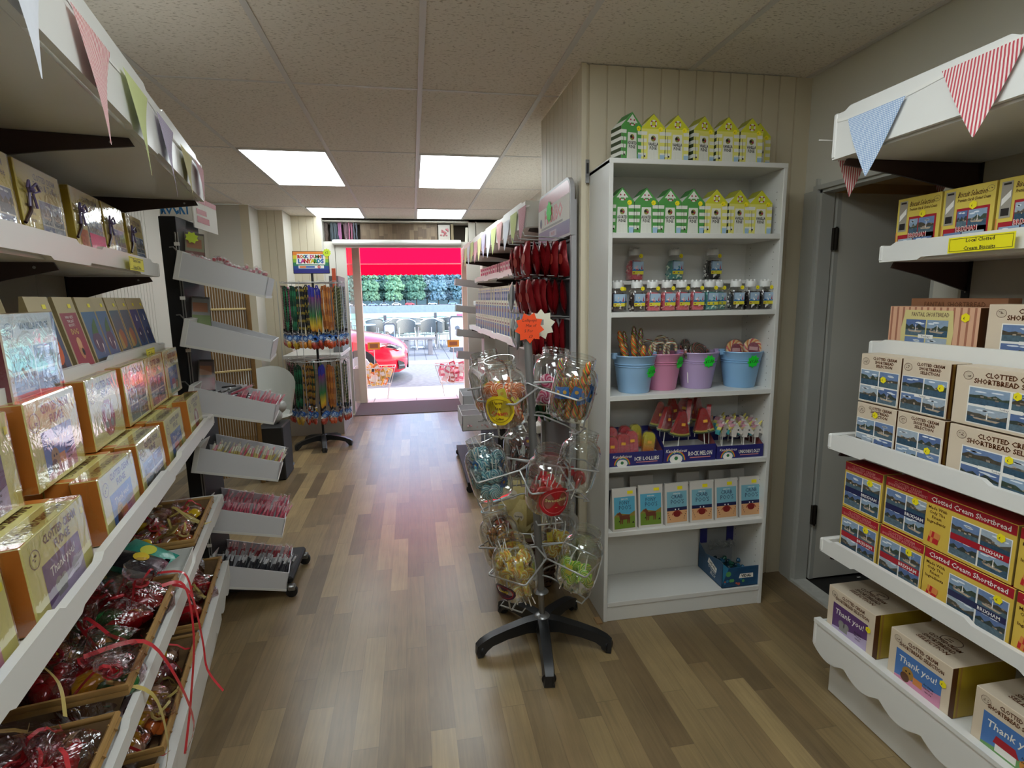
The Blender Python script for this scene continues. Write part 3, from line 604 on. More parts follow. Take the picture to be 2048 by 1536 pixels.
for s_ in (-1, 1):
    h = MB(); h.add([(-.13, s_*.78, .60), (-.58, s_*.91, .70), (-.62, s_*.905, .75), (-.30, s_*.86, .735), (-.10, s_*.70, .66), (-.08, s_*.66, .60)], [(0, 1, 2, 3, 4, 5)], CHR); h.add([(-.16, s_*.79, .615), (-.40, s_*.885, .67), (-.30, s_*.875, .705), (-.13, s_*.76, .655)], [(0, 1, 2, 3)], mat('headlamp_inner', '2e3338', .1)); h.build('headlight', t)
    h = MB(); h.add([(-.045, s_*.665, .24), (-.16, s_*.805, .24), (-.17, s_*.81, .42), (-.06, s_*.68, .36)], [(0, 1, 2, 3)], BLACK); h.add([(-.05, s_*.70, .30), (-.15, s_*.812, .31), (-.15, s_*.815, .325), (-.05, s_*.70, .315)], [(0, 1, 2, 3)], CHR); h.build('air_intake', t)
mb = MB(); mb.box(-.02, .012, -.36, .36, .22, .5, BLACK); mb.box(.01, .018, -.3, .3, .42, .44, CHR); mb.build('grille', t)
# goods stands on the pavement
def stand(x, y, lab, cols, sign):
    t = thing('pavement_basket_stand', lab, 'display stand', (x, y, -.01)); W = mat('white_wire_frame', 'e8e6e2', .4)
    f = MB()
    for z, a, b in ((.48, .30, .17), (.2, .22, .12)): f.tube([(-a, -b, z), (a, -b, z), (a, b, z), (-a, b, z)], .008, W, 6, True)
    for a in (-1, 1):
        for b in (-1, 1): f.tube([(a*.30, b*.17, .48), (a*.22, b*.12, .2)], .006, W)
    for i in range(7):
        q = -.26+i*.52/6; f.tube([(q, -.17, .48), (q*.73, -.12, .2), (q*.73, .12, .2), (q, .17, .48)], .004, W)
    f.build('wire_basket', t)
    for a in (-1, 1):
        f = MB(); f.tube([(a*.2, -.1, .2), (a*.17, -.12, 0)], .01, W); f.tube([(a*.2, .1, .2), (a*.17, .12, 0)], .01, W); f.build('leg', t)
    f = MB(); f.tube([(0, 0, .45), (0, 0, .78)], .006, W); f.build('sign_post', t)
    f = MB(); f.M = frame((0, -.008, .8), (1, 0, 0), (0, 0, 1)); f.prism([(-.09, -.055), (.09, -.055), (.09, .055), (-.09, .055)], -.004, .004, mat('orange_sign', 'eda43a', .5)); f.rect(-.06, -.03, .06, .03, mat('sign_brown', 'a86a48'), .005); f.build('sign_card', t)
    for k in range(22):
        c = cols[k % len(cols)]; w_, h_ = random.uniform(.07, .12), random.uniform(.09, .14)
        f = MB(); f.box(-w_/2, w_/2, -.018, .018, -h_/2, h_/2, mat('bag_%s' % c, c, .4), .01); f.M = frame((0, -.0185, 0), (1, 0, 0), (0, 0, 1)); f.rect(-w_*.3, -h_*.2, w_*.3, h_*.25, PAPER)
        o = f.build('sweet_packet', loc=(x+random.uniform(-.2, .2), y+random.uniform(-.11, .11), .235+.055*(k//5)+random.uniform(0, .02)), rot=(random.uniform(-.5, .3), random.uniform(-.6, .6), random.uniform(-.5, .5)))
        tag(o, ('yellow or orange' if sign == 0 else 'pink or red')+' packet heaped in the pavement basket on the '+('left' if sign == 0 else 'right'), 'packet', 'packets in the %s pavement basket' % ('left' if sign == 0 else 'right'))
stand(-.60, 8.45, 'white wire basket of yellow packets on the pavement, left of the doorway', ['e8b040', 'e07c30', 'f0d080', 'c8a040', 'efe6d0'], 0)
stand(.60, 8.5, 'white wire basket of pink packets on the pavement, right of the doorway', ['e0788a', 'c8455a', 'e8a0a8', 'b06a5a', 'efd8d4'], 1)
# ================================================================ WHITE SHELVING UNITS
BROWN = mat('dark_brown_bracket', '2a1512', .45); BACKP = mat('cream_back_panel', 'b3ad9f', .6, noise=.03, nscale=4)
def unit_matrix(o, ang):     # local x along the shelf, y out into the aisle
    return Matrix.Translation(o) @ Matrix.Rotation(ang, 4, 'Z')
_T = -.19; _n = math.hypot(1, _T)
UL = Matrix(((-_T/_n, 1/_n, 0, -.95), (-1/_n, -_T/_n, 0, 2.58), (0, 0, 1, 0), (0, 0, 0, 1)))
UR = Matrix(((0, -1, 0, 1.49), (1, 0, 0, 1.62), (0, 0, 1, 0), (0, 0, 0, 1)))
_a = math.atan2(-(.694-.585), 3.28)
U2 = Matrix.Translation((.824, 3.33, 0)) @ Matrix.Rotation(PI/2-_a*-1*-1, 4, 'Z')
def lip_outline(x0, x1, zt, zb, st=.011, per=.78):
    """front rail with the shallow routed notches along its top and bottom edges"""
    top = [(x0, zt-st)]; x = x0; 
    while x < x1-.2:
        a, b = x+.10, min(x+per-.1, x1-.06); top += [(a, zt-st), (a+.02, zt), (b, zt), (b+.02, zt-st)]; x += per
    top.append((x1, zt-st)); bot = [(x1, zb)]; x = x1
    while x > x0+.2:
        a, b = x-.14, max(x-per+.12, x0+.1); bot += [(a, zb), (a-.015, zb+.008), (b, zb+.008), (b-.015, zb)]; x -= per
    bot.append((x0, zb)); return top+bot
def shelf(root, name, x0, x1, y0, y1, zb, zt, scallop=False, brackets=(), lab=None):
    s = MB(); zs = zb+(.07 if scallop else 0); s.box(x0+.004, x1-.004, y0, y1-.018, zs, zs+.018, WPAINT); s.build(name, root)
    f = MB(); f.M = frame((0, y1, 0), (1, 0, 0), (0, 0, 1)) @ Matrix.Identity(4)
    if scallop:
        p = [(x0, zt), (x1, zt)]; n = max(1, round((x1-x0)/.148)); w = (x1-x0)/n
        for i in range(n):
            for k in range(9):
                u = k/8; p.append((x1-i*w-u*w, zb-.028*math.sin(PI*min(1, max(0, (u*1.08-.02))))**.8-.0))
        f.prism(p[::-1], -.0, .016, WPAINT)
        f.box(x0, x1, zt-.012, zt+.002, -.004, .022, WPAINT)
    else: f.prism(lip_outline(x0, x1, zt, zb)[::-1], 0, .016, WPAINT)
    f.M = Matrix()
    for a, b in ((x0-.004, x0+.014), (x1-.014, x1+.004)): f.box(a, b, y0+.03, y1+.003, zb+.002, zt-.008, WPAINT, .005)
    f.build('front_rail', root)
    for x in brackets:
        b = MB(); b.M = frame((x, 0, 0), (0, 1, 0), (0, 0, 1)); L_ = y1-.02-y0
        b.prism([(y0, zb-.1), (y0, zb-.001), (y1-.03, zb-.001), (y1-.02, zb-.02), (y0+L_*.62, zb-.045)], -.004, .004, BROWN); b.disc(y1-.07, zb-.014, .004, STEEL, .0045, 8); b.build('bracket', root)
def gondola(label, U, x0, x1, levels, ylev, post, back=-.41, H=2.06, group=None):
    r = thing('shelving_unit', label, 'shelving unit'); r.matrix_world = U
    m = MB(); tg(m, (x0, back), (x1, back), .05, H-.1, BACKP, .2, nrm=1) if 0 else None
    n = round((x1-x0)/.3)
    for i in range(n):
        a, b = x0+(x1-x0)*i/n, x0+(x1-x0)*(i+1)/n; m.box(a+.001, b-.001, back-.012, back, .04, H-.05, BACKP, .0015)
    m.build('back_panel', r)
    for x in post:
        p = MB(); p.box(x-.014, x+.014, back-.03, back+.004, 0, H, MATTBLACK)
        for k in range(40):
            z = .15+k*.046
            if z < H-.05: p.box(x-.002, x+.002, back+.004, back+.0046, z, z+.025, STEEL)
        p.build('upright', r)
    for (nm, zb, zt), y1 in zip(levels, ylev):
        shelf(r, nm, x0, x1, back+.004, y1, zb, zt, nm == 'base_shelf', [] if nm == 'base_shelf' else post)
    k = MB(); k.box(x0, x1, back, .0, 0, levels[-1][1]-.002, WPAINT, .004); k.build('plinth', r)
    return r
LV = [('canopy_shelf', 1.908, 2.07), ('shelf', 1.595, 1.66), ('shelf', 1.268, 1.328), ('shelf', .945, 1.0), ('shelf', .57, .625), ('base_shelf', .195, .29)]
gondola('tall white shelving unit along the left side, stacked with fudge boxes and baskets', UL, 0, 3.3, LV, [.10, -.095, -.105, .05, .055, .05], [.03, .98, 1.93, 2.9])
LVR = [('canopy_shelf', 1.908, 2.055), ('shelf', 1.588, 1.65), ('shelf', 1.272, 1.333), ('shelf', .953, 1.015), ('shelf', .572, .631), ('base_shelf', .205, .307)]
gondola('tall white shelving unit on the right beside the open door, stacked with shortbread boxes', UR, -2.2, 0, LVR, [.15, -.058, -.05, .08, .08, .078], [-.03, -.98, -1.93], back=-.385)
LV2 = [('canopy_shelf', 1.905, 2.07), ('shelf', 1.66, 1.72), ('shelf', 1.40, 1.46), ('shelf', 1.12, 1.18), ('shelf', .62, .68), ('base_shelf', .195, .29)]
gondola('white shelving unit with bunting beyond the boarded pillar, running towards the entrance', U2, 0, 3.2, LV2, [.13, -.02, 0, .06, .07, .06], [.03, .98, 1.93, 3.15])
def panel(M_, x, y, z, nx=1):   # a face frame on a unit: text reads along -x or +x
    pass
# ---------------- bunting: triangular pennants on a tape
PEN = dict(blue_gingham=bands('blue_gingham_cotton', ['e9eef4', 'a9c0dd', '7f9cc8'], 190, 0, chk=True), red_stripe=bands('red_striped_cotton', ['eee2dd', 'c04a55'], 120, 0), green=mat('pale_green_cotton', 'c6cf8e', .9), lilac_gingham=bands('lilac_gingham_cotton', ['ebe6ee', 'b5a9c8', '8f82ad'], 190, 0, chk=True), yellow=mat('pale_yellow_cotton', 'd9d29a', .9), pink_gingham=bands('pink_gingham_cotton', ['f0e2e4', 'd48a98', 'b85c70'], 190, 0, chk=True), white=mat('white_cotton', 'd8dbe2', .9, noise=.08, nscale=25))
NICE = dict(blue_gingham='blue gingham', red_stripe='red striped', green='pale green', lilac_gingham='lilac gingham', yellow='pale yellow', pink_gingham='pink gingham', white='white')
def bunting(lab, U, y, items, w=.2, h=.2, lo=-9, hi=9, cat='bunting'):
    r = thing('bunting', lab, cat); r.matrix_world = U
    xs = [i[0] for i in items]; x0, x1 = max(lo, min(xs)-w*.8), min(hi, max(xs)+w*.8); t = MB(); P = []
    n = int((x1-x0)/.02)
    for i in range(n+1):
        x = x0+(x1-x0)*i/n; P.append(x)
    zf = lambda x: 2.02+.012*math.sin(x*9)
    v = []
    for x in P: v += [(x, y+.0015, zf(x)), (x, y+.0015, zf(x)+.01)]
    t.add(v, [(2*i, 2*i+1, 2*i+3, 2*i+2) for i in range(len(P)-1)], mat('bunting_tape', 'e6e4de', .8)); t.build('tape', r)
    for x, k in items:
        p = MB(); N_ = 8; v = []; wv = random.uniform(-1, 1); bx = random.uniform(-.012, .012)
        for j in range(N_+1):
            q = j/N_; hw = w/2*(1-q)+.002
            for s_ in (-1, 0, 1): v.append((s_*hw+bx*q, .004*wv*math.sin(q*5)+.010*q*(1-q)*s_*2+.006+.010*q, -h*q))
        p.add(v, [(3*j+i, 3*j+i+1, 3*j+4+i, 3*j+3+i) for j in range(N_) for i in range(2)], PEN[k], True)
        o = p.build('pennant', r, loc=(x, y+.003, zf(x)+.004)); o['label'] = NICE[k]+' pennant'
bunting('cotton bunting strung along the top of the left shelving unit', UL, .10, [(1.66, 'white'), (1.34, 'red_stripe'), (1.03, 'green'), (.71, 'lilac_gingham'), (.39, 'yellow'), (.12, 'pink_gingham')], .215, .215, lo=.004)
bunting('cotton bunting strung along the top of the right shelving unit', UR, .15, [(-.165, 'blue_gingham'), (-.465, 'red_stripe'), (-.77, 'green')], .195, .185, hi=-.004)
bunting('faded cotton bunting on the shelving unit beyond the pillar', U2, .13, [(.06+i*.245, k) for i, k in enumerate(['pink_gingham', 'green', 'white', 'red_stripe', 'green', 'white', 'lilac_gingham', 'yellow', 'pink_gingham', 'green', 'white', 'yellow', 'red_stripe'])], .2, .2)
_e = MB()
r = thing('bunting', 'two pink pennants hanging behind the far end of the right shelving unit', 'bunting', (1.45, 1.635, 1.99), (0, 0, 0))
for x, k in ((-.02, 'pink_gingham'), (.33, 'pink_gingham')):
    p = MB(); p.add([(-.08, 0, 0), (.08, 0, 0), (.0, .004, -.17)], [(0, 2, 1)], PEN['red_stripe']); p.build('pennant', r, loc=(x, 0, -.02))
p = MB(); p.tube([(-.15, 0, -.018), (.42, 0, -.018)], .002, mat('bunting_tape', 'e6e4de')); p.build('tape', r)
# yellow shelf-edge labels
def edge_label(U, x, y, z, w, h, lines, lab, flip=1):
    m = MB(); m.box(-w/2, w/2, -.0006, 0, 0, h, mat('yellow_shelf_label', 'efe312', .5)); m.M = frame((-w/2, -.0006, 0), (1, 0, 0), (0, 0, 1))
    b = .004
    for a in ((b, b, w-b, b+.0012), (b, h-b-.0012, w-b, h-b), (b, b, b+.0012, h-b), (w-b-.0012, b, w-b, h-b)): m.rect(*a, INK)
    for i, l in enumerate(lines): m.text(l, w/2, h*(1-(i+.72)/len(lines)), h*.42/len(lines)*1.1, INK, w=w*.85)
    o = m.build('shelf_label'); o.matrix_world = U @ Matrix.Translation((x, y, z)) @ Matrix.Rotation(PI, 4, 'Z'); tag(o, lab, 'label'); return o
edge_label(UR, -.345, -.0405, 1.597, .18, .043, ['Local Clotted', 'Cream Biscuits'], 'yellow card reading Local Clotted Cream Biscuits on the right shelf edge')
edge_label(UL, .41, -.0775, 1.60, .18, .046, ['Clotted Cream', 'Fudge & Toffee'], 'yellow card on the second shelf edge down, left unit')
edge_label(UL, .32, -.0875, 1.274, .12, .046, ['Fudge'], 'small yellow card on the edge of the shelf holding the tall kraft pouches')
# ================================================================ PRINTED BOXES
YB = mat('fudge_box_yellow', 'd9c258', .38); YB2 = mat('fudge_box_pale_yellow', 'd9cf7c', .35); OR = mat('fudge_box_orange', 'cf7f35', .4)
CB = mat('shortbread_cream', 'd9c8b0', .4); BRN = mat('shortbread_brown', '5a3316', .4); GLD = mat('shortbread_gold', 'a87f3c', .35); REDP = mat('print_red', 'a81c2c', .4); NAVY = mat('print_navy', '23264f', .4)
LOGO = mat('logo_brown', '6d5546', .5); LOGOL = mat('logo_pale', 'cdbda6', .5); REDB = mat('print_bright_red', 'c02a2e', .4); GREY1 = mat('print_grey', '8a8884', .5); ORP = mat('print_orange', 'd98a4a', .5)
PURP = mat('card_purple', '5d3a70', .45); BLU = mat('card_blue', '4a78b8', .45); PINKP = mat('card_pink', 'd08aa8', .45); LBL = mat('card_light_blue', '8fb6d8', .45); LILA = mat('card_lilac', 'b8a8c8', .45)
def spawn(o, U, x, y, z, rz=0, tilt=0, roll=0):
    o.matrix_world = U @ Matrix.Translation((x, y, z)) @ Matrix.Rotation(PI+rz, 4, 'Z') @ Matrix.Rotation(-tilt, 4, 'X') @ Matrix.Rotation(roll, 4, 'Y'); return o
def thank_panel(m, x0, y0, x1, y1, base, kind):
    w, h = x1-x0, y1-y0; m.rect(x0, y0, x1, y1, base, .0004)
    m.poly([(x0, y0), (x1, y0), (x1, y0+h*.45), (x0+w*.6, y0+h*.33), (x0+w*.3, y0+h*.2), (x0, y0+h*.12)], {'p': LILA, 'b': PINKP, 'g': mat('card_green', '6a9a5a', .5)}[kind], .0006)
    m.text('Thank you!', x0+w*.48, y0+h*.66, h*.2, PAPER, w=w*.82, rot=.04, sh=.15, z=.001)
    if kind == 'p':
        m.disc(x0+w*.28, y0+h*.36, w*.09, GREY1, .0008); m.disc(x0+w*.42, y0+h*.36, w*.08, GREY1, .0008); m.rect(x0+w*.22, y0+h*.12, x0+w*.46, y0+h*.34, GREY1, .0007)
    elif kind == 'b':
        m.disc(x0+w*.3, y0+h*.4, w*.13, GLD, .0008); m.disc(x0+w*.24, y0+h*.22, w*.1, BRN, .0009); m.rect(x0+w*.42, y0+h*.2, x0+w*.62, y0+h*.42, ORP, .0009); m.disc(x0+w*.34, y0+h*.44, w*.02, INK, .001); m.disc(x0+w*.26, y0+h*.44, w*.02, INK, .001)
    else:
        m.poly([(x0+w*.2, y0+h*.3), (x0+w*.62, y0+h*.3), (x0+w*.55, y0+h*.52), (x0+w*.24, y0+h*.52)], REDP, .0009); m.rect(x0+w*.24, y0+h*.1, x0+w*.58, y0+h*.32, PAPER, .0008); m.disc(x0+w*.75, y0+h*.25, w*.12, mat('card_autumn', 'd08a3a', .5), .0009)
    for i in range(3): m.text(['for being', 'sweet as', 'can be'][i], x0+w*.75, y0+h*(.42-.1*i), h*.06, INK, w=w*.3, z=.0012, sh=.2)
def bear(m, x, y, s, c=REDP):     # plain round emblem on the soft toy voucher style fudge box
    m.disc(x, y, s, c, .0006, 10); m.disc(x, y+s*.3, s*.45, PAPER, .0008, 8); m.disc(x-s*.4, y-s*.3, s*.25, GREY1, .0008, 8); m.disc(x+s*.4, y-s*.3, s*.25, GREY1, .0008, 8)
def core(name, w, d, h, front, side, top=None, side2=None, bottom_open=False):
    m = MB(); z = Matrix(); c = .0012
    m.box(-w/2, w/2, -d/2, d/2, 0, h, front, c)
    for F in (RSIDE, LSIDE):
        m.M = F(w, d, h); m.rect(c, c, d-c, h-c, side, .0002)
        if side2: 
            for a, b in side2: m.rect(d*a, c, d*b, h-c, GLD, .0004)
    m.M = TOPF(w, d, h); m.rect(c, c, w-c, d-c, top or front, .0002)
    return m
# --- shortbread selection (cream with brown and gold sides)
def selection_box(w, d, h, s, big=False, town='Torbay', st=(.6, .62)):
    m = core('b', w, d, h, CB, BRN, CB, [(.1, .22), (.72, .8)]); m.M = FRONT(w, d, h)
    oval(m, w*.13, h*.85, h*.075, LOGO, LOGOL)
    if big:
        m.text('CLOTTED CREAM', w*.55, h*.85, h*.08, BRN, w=w*.52, bold=.03); m.text('SHORTBREAD SELECTION', w*.57, h*.74, h*.08, BRN, w=w*.76, bold=.03)
        photos4(m, w*.16, h*.07, w*.93, h*.66, s, banner=None)
    else:
        for i, l in enumerate(['CLOTTED CREAM', 'SHORTBREAD', 'SELECTION']): m.text(l, w*.6, h*(.9-.075*i), h*.055, BRN, w=w*[.58, .46, .4][i], bold=.03)
        photos4(m, w*.035, h*.04, w*.965, h*.67, s)
    c = h*.34 if not big else h*.365; m.rect(w*.33, c-h*.03, w*.66, c+h*.03, PAPER, .0018); m.text(town, w*.5, c-h*.016, h*.035, GREY1, z=.002)
    sticker(m, w*st[0], h*st[1], .011, .0024, random.uniform(-.4, .4)); return m
def assortment_box(w, d, h, s, bar, big=False, st=(.7, .72)):
    m = core('b', w, d, h, mat('assortment_yellow', 'd8b74c', .35), mat('assortment_side', 'b09a58', .5), REDP); m.M = FRONT(w, d, h)
    bc = NAVY if bar == 'n' else REDP
    m.rect(.0012, h*.82, w-.0012, h-.0012, REDP, .0003)
    if big:
        m.text('Clotted Cream Shortbread', w*.5, h*.86, h*.09, PAPER, w=w*.88)
        for i, l in enumerate(['Made With', 'Only The', 'Finest', 'Ingredients']): m.text(l, w*.15, h*(.72-.085*i), h*.055, BRN, w=w*.24)
        for k in range(6): 
            x, y = w*(.06+.03*(k % 3)+.015*(k//3)), h*(.1+.1*(k//3)); m.poly([(x, y), (x+w*.07, y-h*.01), (x+w*.08, y+h*.1), (x+w*.01, y+h*.12)], ORP if k % 2 else REDB, .0006+.0001*k)
        photos4(m, w*.33, h*.07, w*.96, h*.72, s, banner=(bc, 'BRIXHAM', PAPER))
    else:
        m.text('CLOTTED CREAM', w*.5, h*.905, h*.055, mat('foil_pink', 'd98a86', .4), w=w*.6); m.text('SHORTBREAD ASSORTMENT', w*.5, h*.845, h*.05, mat('foil_pink', 'd98a86'), w=w*.88)
        photos4(m, w*.05, h*.07, w*.95, h*.76, s, banner=(bc, 'BRIXHAM', PAPER))
    sticker(m, w*st[0], h*st[1], .012, .0026, random.uniform(-.8, .8)); return m
def biscuit_box(w, d, h, s):
    m = core('b', w, d, h, YB, YB, YB); m.M = FRONT(w, d, h); m.rect(.001, .001, w*.03, h*.42, ORP, .0003)
    m.rect(w*.3, h*.05, w*.93, h*.66, REDP, .0004); m.rect(w*.06, h*.03, w*.9, h*.36, REDP, .0004)
    photo(m, w*.32, h*.36, w*.52, h*.62, s, .0006); photo(m, w*.54, h*.36, w*.89, h*.62, s+1, .0006); photo(m, w*.08, h*.05, w*.43, h*.29, s+2, .0006); photo(m, w*.45, h*.05, w*.87, h*.29, s+3, .0006)
    m.text('BRIXHAM', w*.53, h*.30, h*.075, PAPER, w=w*.42, z=.0016, bold=.05); m.text('BRIXHAM', w*.53, h*.303, h*.07, REDB, w=w*.4, z=.0018)
    m.rect(w*.06, h*.42, w*.25, h*.95, mat('print_stone', '9d968a', .5), .0012); m.rect(w*.085, h*.45, w*.225, h*.56, INK, .0014); m.poly([(w*.08, h*.6), (w*.23, h*.72), (w*.23, h*.82), (w*.08, h*.7)], PAPER, .0014); m.rect(w*.09, h*.9, w*.22, h*.93, INK, .0014)
    m.text('Biscuit Selection', w*.57, h*.84, h*.085, BRN, w=w*.55, sh=.25); m.text('Premium Oat & Clotted Cream', w*.61, h*.765, h*.05, BRN, w=w*.62, sh=.2)
    oval(m, w*.91, h*.9, h*.05, LOGO, YB); oval(m, w*.9, h*.1, h*.07, LOGO, YB, .002); sticker(m, w*.62, h*.69, .012, .0022); return m
def fantail_box(w, d, h):
    m = core('b', w, d, h, mat('fantail_pink', 'd9ab8c', .4), BRN, mat('fantail_pink', 'd9ab8c')); m.M = FRONT(w, d, h); s = mat('fantail_stripe', 'a8715a', .4)
    for i in range(14):
        if i*.5/14 < .2 or i*.5/14 > .33 or 1: m.rect(w*(i+.3)/14, .001, w*(i+.62)/14, h-.001, s, .0003)
    m.poly([(w*.17, 0), (w*.74, 0), (w*.76, h*.5), (w*.74, h*.93), (w*.2, h*.93), (w*.16, h*.5)], mat('fantail_label', 'd6c98a', .4), .0005)
    m.text('FANTAIL SHORTBREAD', w*.49, h*.8, h*.085, LOGO, w=w*.42); photos4(m, w*.22, h*.02, w*.7, h*.73, 4); m.rect(w*.38, h*.34, w*.55, h*.42, PAPER, .0018); m.text('Torbay', w*.465, h*.36, h*.05, GREY1, z=.002)
    sticker(m, w*.87, h*.8, .014, .002); return m
def thanks_box(w, d, h, kind, base):
    m = core('b', w, d, h, CB, mat('thanks_side_yellow', 'b39a2c', .45), mat('thanks_top', 'c9bba6', .4)); m.M = FRONT(w, d, h)
    oval(m, w*.14, h*.86, h*.07, LOGO, LOGOL); m.text('CLOTTED CREAM', w*.55, h*.86, h*.07, BRN, w=w*.48, bold=.03); m.text('SHORTBREAD SELECTION', w*.53, h*.76, h*.07, BRN, w=w*.72, bold=.03)
    thank_panel(m, w*.13, h*.06, w*.88, h*.68, base, kind); sticker(m, w*.9, h*.6, .011, .003)
    m.M = RSIDE(w, d, h); m.rect(.001, .001, d*.09, h-.001, BRN, .0005); m.rect(d*.12, .001, d*.15, h-.001, GLD, .0005)
    m.M = TOPF(w, d, h); oval(m, w*.5, d*.5, d*.12, LOGO, LOGOL)
    for i, l in enumerate(['CLOTTED CREAM', 'SHORTBREAD', 'SELECTION']): m.text(l, w*.5, d*(.36-.1*i), d*.07, BRN, w=w*.5, bold=.03)
    m.rect(w*.02, d*.93, w*.98, d*.99, BRN, .0004); return m
def put(m, U, x, y, z, lab, name='shortbread_box', cat='box', group=None, rz=0, tilt=0):
    o = m.build(name); tag(o, lab, cat, group); return spawn(o, U, x, y, z, rz, tilt)
# right unit, from the far (left in the picture) end towards the camera; x = y_world - 1.62
A, B, Cc = .151, .148, .27
for i, (x, s, lab) in enumerate([(-.105, 0, 'yellow biscuit selection box standing furthest left on the upper right shelf'), (-.262, 3, 'yellow biscuit selection box, second from the left above the yellow shelf card'), (-.419, 6, 'yellow biscuit selection box, third from the left on the upper right shelf'), (-.58, 9, 'yellow biscuit selection box nearest the viewer on the upper right shelf')]):
    put(biscuit_box(.15, .045, .178, s), UR, x, -.105, 1.607, lab, 'biscuit_box')
put(fantail_box(.30, .06, .15), UR, -.17, -.13, 1.292, 'pink striped fantail shortbread box on the third shelf of the right unit')
m = core('b', .31, .05, .175, mat('carton_brown', '8a5c3e', .6), mat('carton_brown', '8a5c3e')); m.M = FRONT(.31, .05, .175); m.text('FANTAIL SHORTBREAD', .15, .148, .016, BRN, w=.2); put(m, UR, -.17, -.21, 1.292, 'plain brown carton lettered Fantail Shortbread behind the pink striped box')
put(selection_box(.27, .06, .16, 2, True), UR, -.482, -.125, 1.292, 'large cream shortbread box standing right of the pink striped box')
put(selection_box(.27, .06, .16, 5, True), UR, -.78, -.125, 1.292, 'large cream shortbread box on the third shelf, nearest the viewer')
for r, (z, nm) in enumerate([(.972, 'bottom'), (1.134, 'top')]):
    put(selection_box(A, .07, .157, 1+r*4, town='Devon', st=((.5, .8), (.62, .52))[r]), UR, -.138, -.0, z, 'small cream shortbread box, leftmost of the %s row on the middle right shelf' % nm)
    put(selection_box(A, .07, .157, 3+r*5, st=((.72, .38), (.86, .55))[r]), UR, -.294, -.0, z, 'small cream shortbread box, second of the %s row on the middle right shelf' % nm)
    put(selection_box(Cc, .07, .157, 6+r*3, True), UR, -.52, -.0, z, 'wide cream shortbread box, third of the %s row on the middle right shelf' % nm)
    put(selection_box(Cc, .07, .157, 8+r*3, True), UR, -.80, -.0, z, 'wide cream shortbread box nearest the viewer in the %s row on the middle right shelf' % nm)
for r, (z, nm, bar) in enumerate([(.591, 'bottom', 'r'), (.754, 'top', 'n')]):
    put(assortment_box(.155, .07, .16, 1+r, bar), UR, -.112-.0*r, -.0, z, 'red and yellow Brixham box with a %s name bar, leftmost of the %s row' % ('navy' if bar == 'n' else 'red', nm))
    put(assortment_box(.155, .07, .16, 1+r, bar), UR, -.274, -.004*r, z, 'red and yellow Brixham box with a %s name bar, second of the %s row' % ('navy' if bar == 'n' else 'red', nm))
    put(assortment_box(.245, .075, .16, 1+r, 'r' if r else 'n', True, (.86, .7)), UR, -.477+.012*r, -.002, z, 'wide red-topped Brixham shortbread box, third of the %s row' % nm)
    put(assortment_box(.245, .075, .16, 1+r, 'r' if r else 'n', True, (.86, .7)), UR, -.728+.012*r, -.002, z, 'wide red-topped Brixham shortbread box nearest the viewer in the %s row' % nm)
for x, k, b, lab in [(-.13, 'p', PURP, 'cream thank you box with a purple picture on the lowest right shelf'), (-.39, 'b', BLU, 'cream thank you box with a blue bear picture on the lowest right shelf'), (-.655, 'g', BLU, 'cream thank you box with a cottage picture nearest the viewer on the lowest right shelf'), (-.92, 'b', BLU, 'cream thank you box just out of the picture on the lowest right shelf')][:3]:
    put(thanks_box(.20, .22, .16, k, b), UR, x, -.055, .2945, lab, 'thank_you_box')
    put(thanks_box(.20, .1, .165, k, b), UR, x+.005, -.225, .225, lab.replace('cream thank you box', 'second cream box behind the thank you box'), 'thank_you_box') if 0 else None
# --- left unit, x = distance from the far end towards the camera
def fudge_box(w, d, h, kind, sleeve=True, st=True):
    t = thing('fudge_box', '', 'box'); m = core('b', w, d, h, YB2, OR, YB2); m.M = TOPF(w, d, h); m.rect(.001, .001, w*.1, d-.001, OR, .0004); m.rect(w*.9, .001, w-.001, d-.001, OR, .0004)
    m.text('CLOTTED CREAM FUDGE', w*.54, d*.3, d*.34, BRN, w=w*.6, bold=.03); oval(m, w*.18, d*.5, d*.26, LOGO, YB2)
    m.M = FRONT(w, d, h); oval(m, w*.14, h*.76, h*.11, LOGO, YB2); m.text('CLOTTED CREAM', w*.56, h*.82, h*.1, BRN, w=w*.55, bold=.03); m.text('FUDGE', w*.56, h*.68, h*.1, BRN, w=w*.28, bold=.03)
    if kind in 'pbg': thank_panel(m, w*.2, h*.06, w*.82, h*.62, {'p': PURP, 'b': BLU, 'g': BLU}[kind], kind)
    elif kind == 'r': bear(m, w*.52, h*.36, h*.28); m.text('WITH LOVE', w*.52, h*.5, h*.09, PAPER, w=w*.4, z=.0012)
    else: photos4(m, w*.12, h*.06, w*.88, h*.6, ord(kind))
    if st: m.rect(w*.92, h*.78, w*.97, h*.86, YSTK, .0014)
    m.build('carton', t)
    if sleeve:
        s = MB(); e = .0018; s.box(-w/2-e, w/2+e, -d/2-e, d/2+e, -0, h+e, WRAPX if 0 else film('taut_cellophane', base=.05, edge=.55, crinkle=.07, nscale=16, rough=.05), .003); s.build('clear_wrapper', t)
    return t
BX = [('p', 1.565, 'fudge box with a purple thank you picture, nearest the viewer in the front row'), ('b', 1.215, 'cellophane covered fudge box, second in the front row of the left middle shelf'), ('q', .915, 'cellophane covered fudge box, third in the front row of the left middle shelf'), ('g', .60, 'cellophane covered fudge box, fourth in the front row of the left middle shelf'), ('r', .22, 'fudge box in a clear case at the far end of the front row'), ('b', 1.88, 'front row fudge box cut off by the left edge of the picture')]
for k, x, lab in BX:
    o = fudge_box(.255, .05, .148, k); o['label'] = lab; spawn(o, UL, x, .0, .9655, tilt=.06)
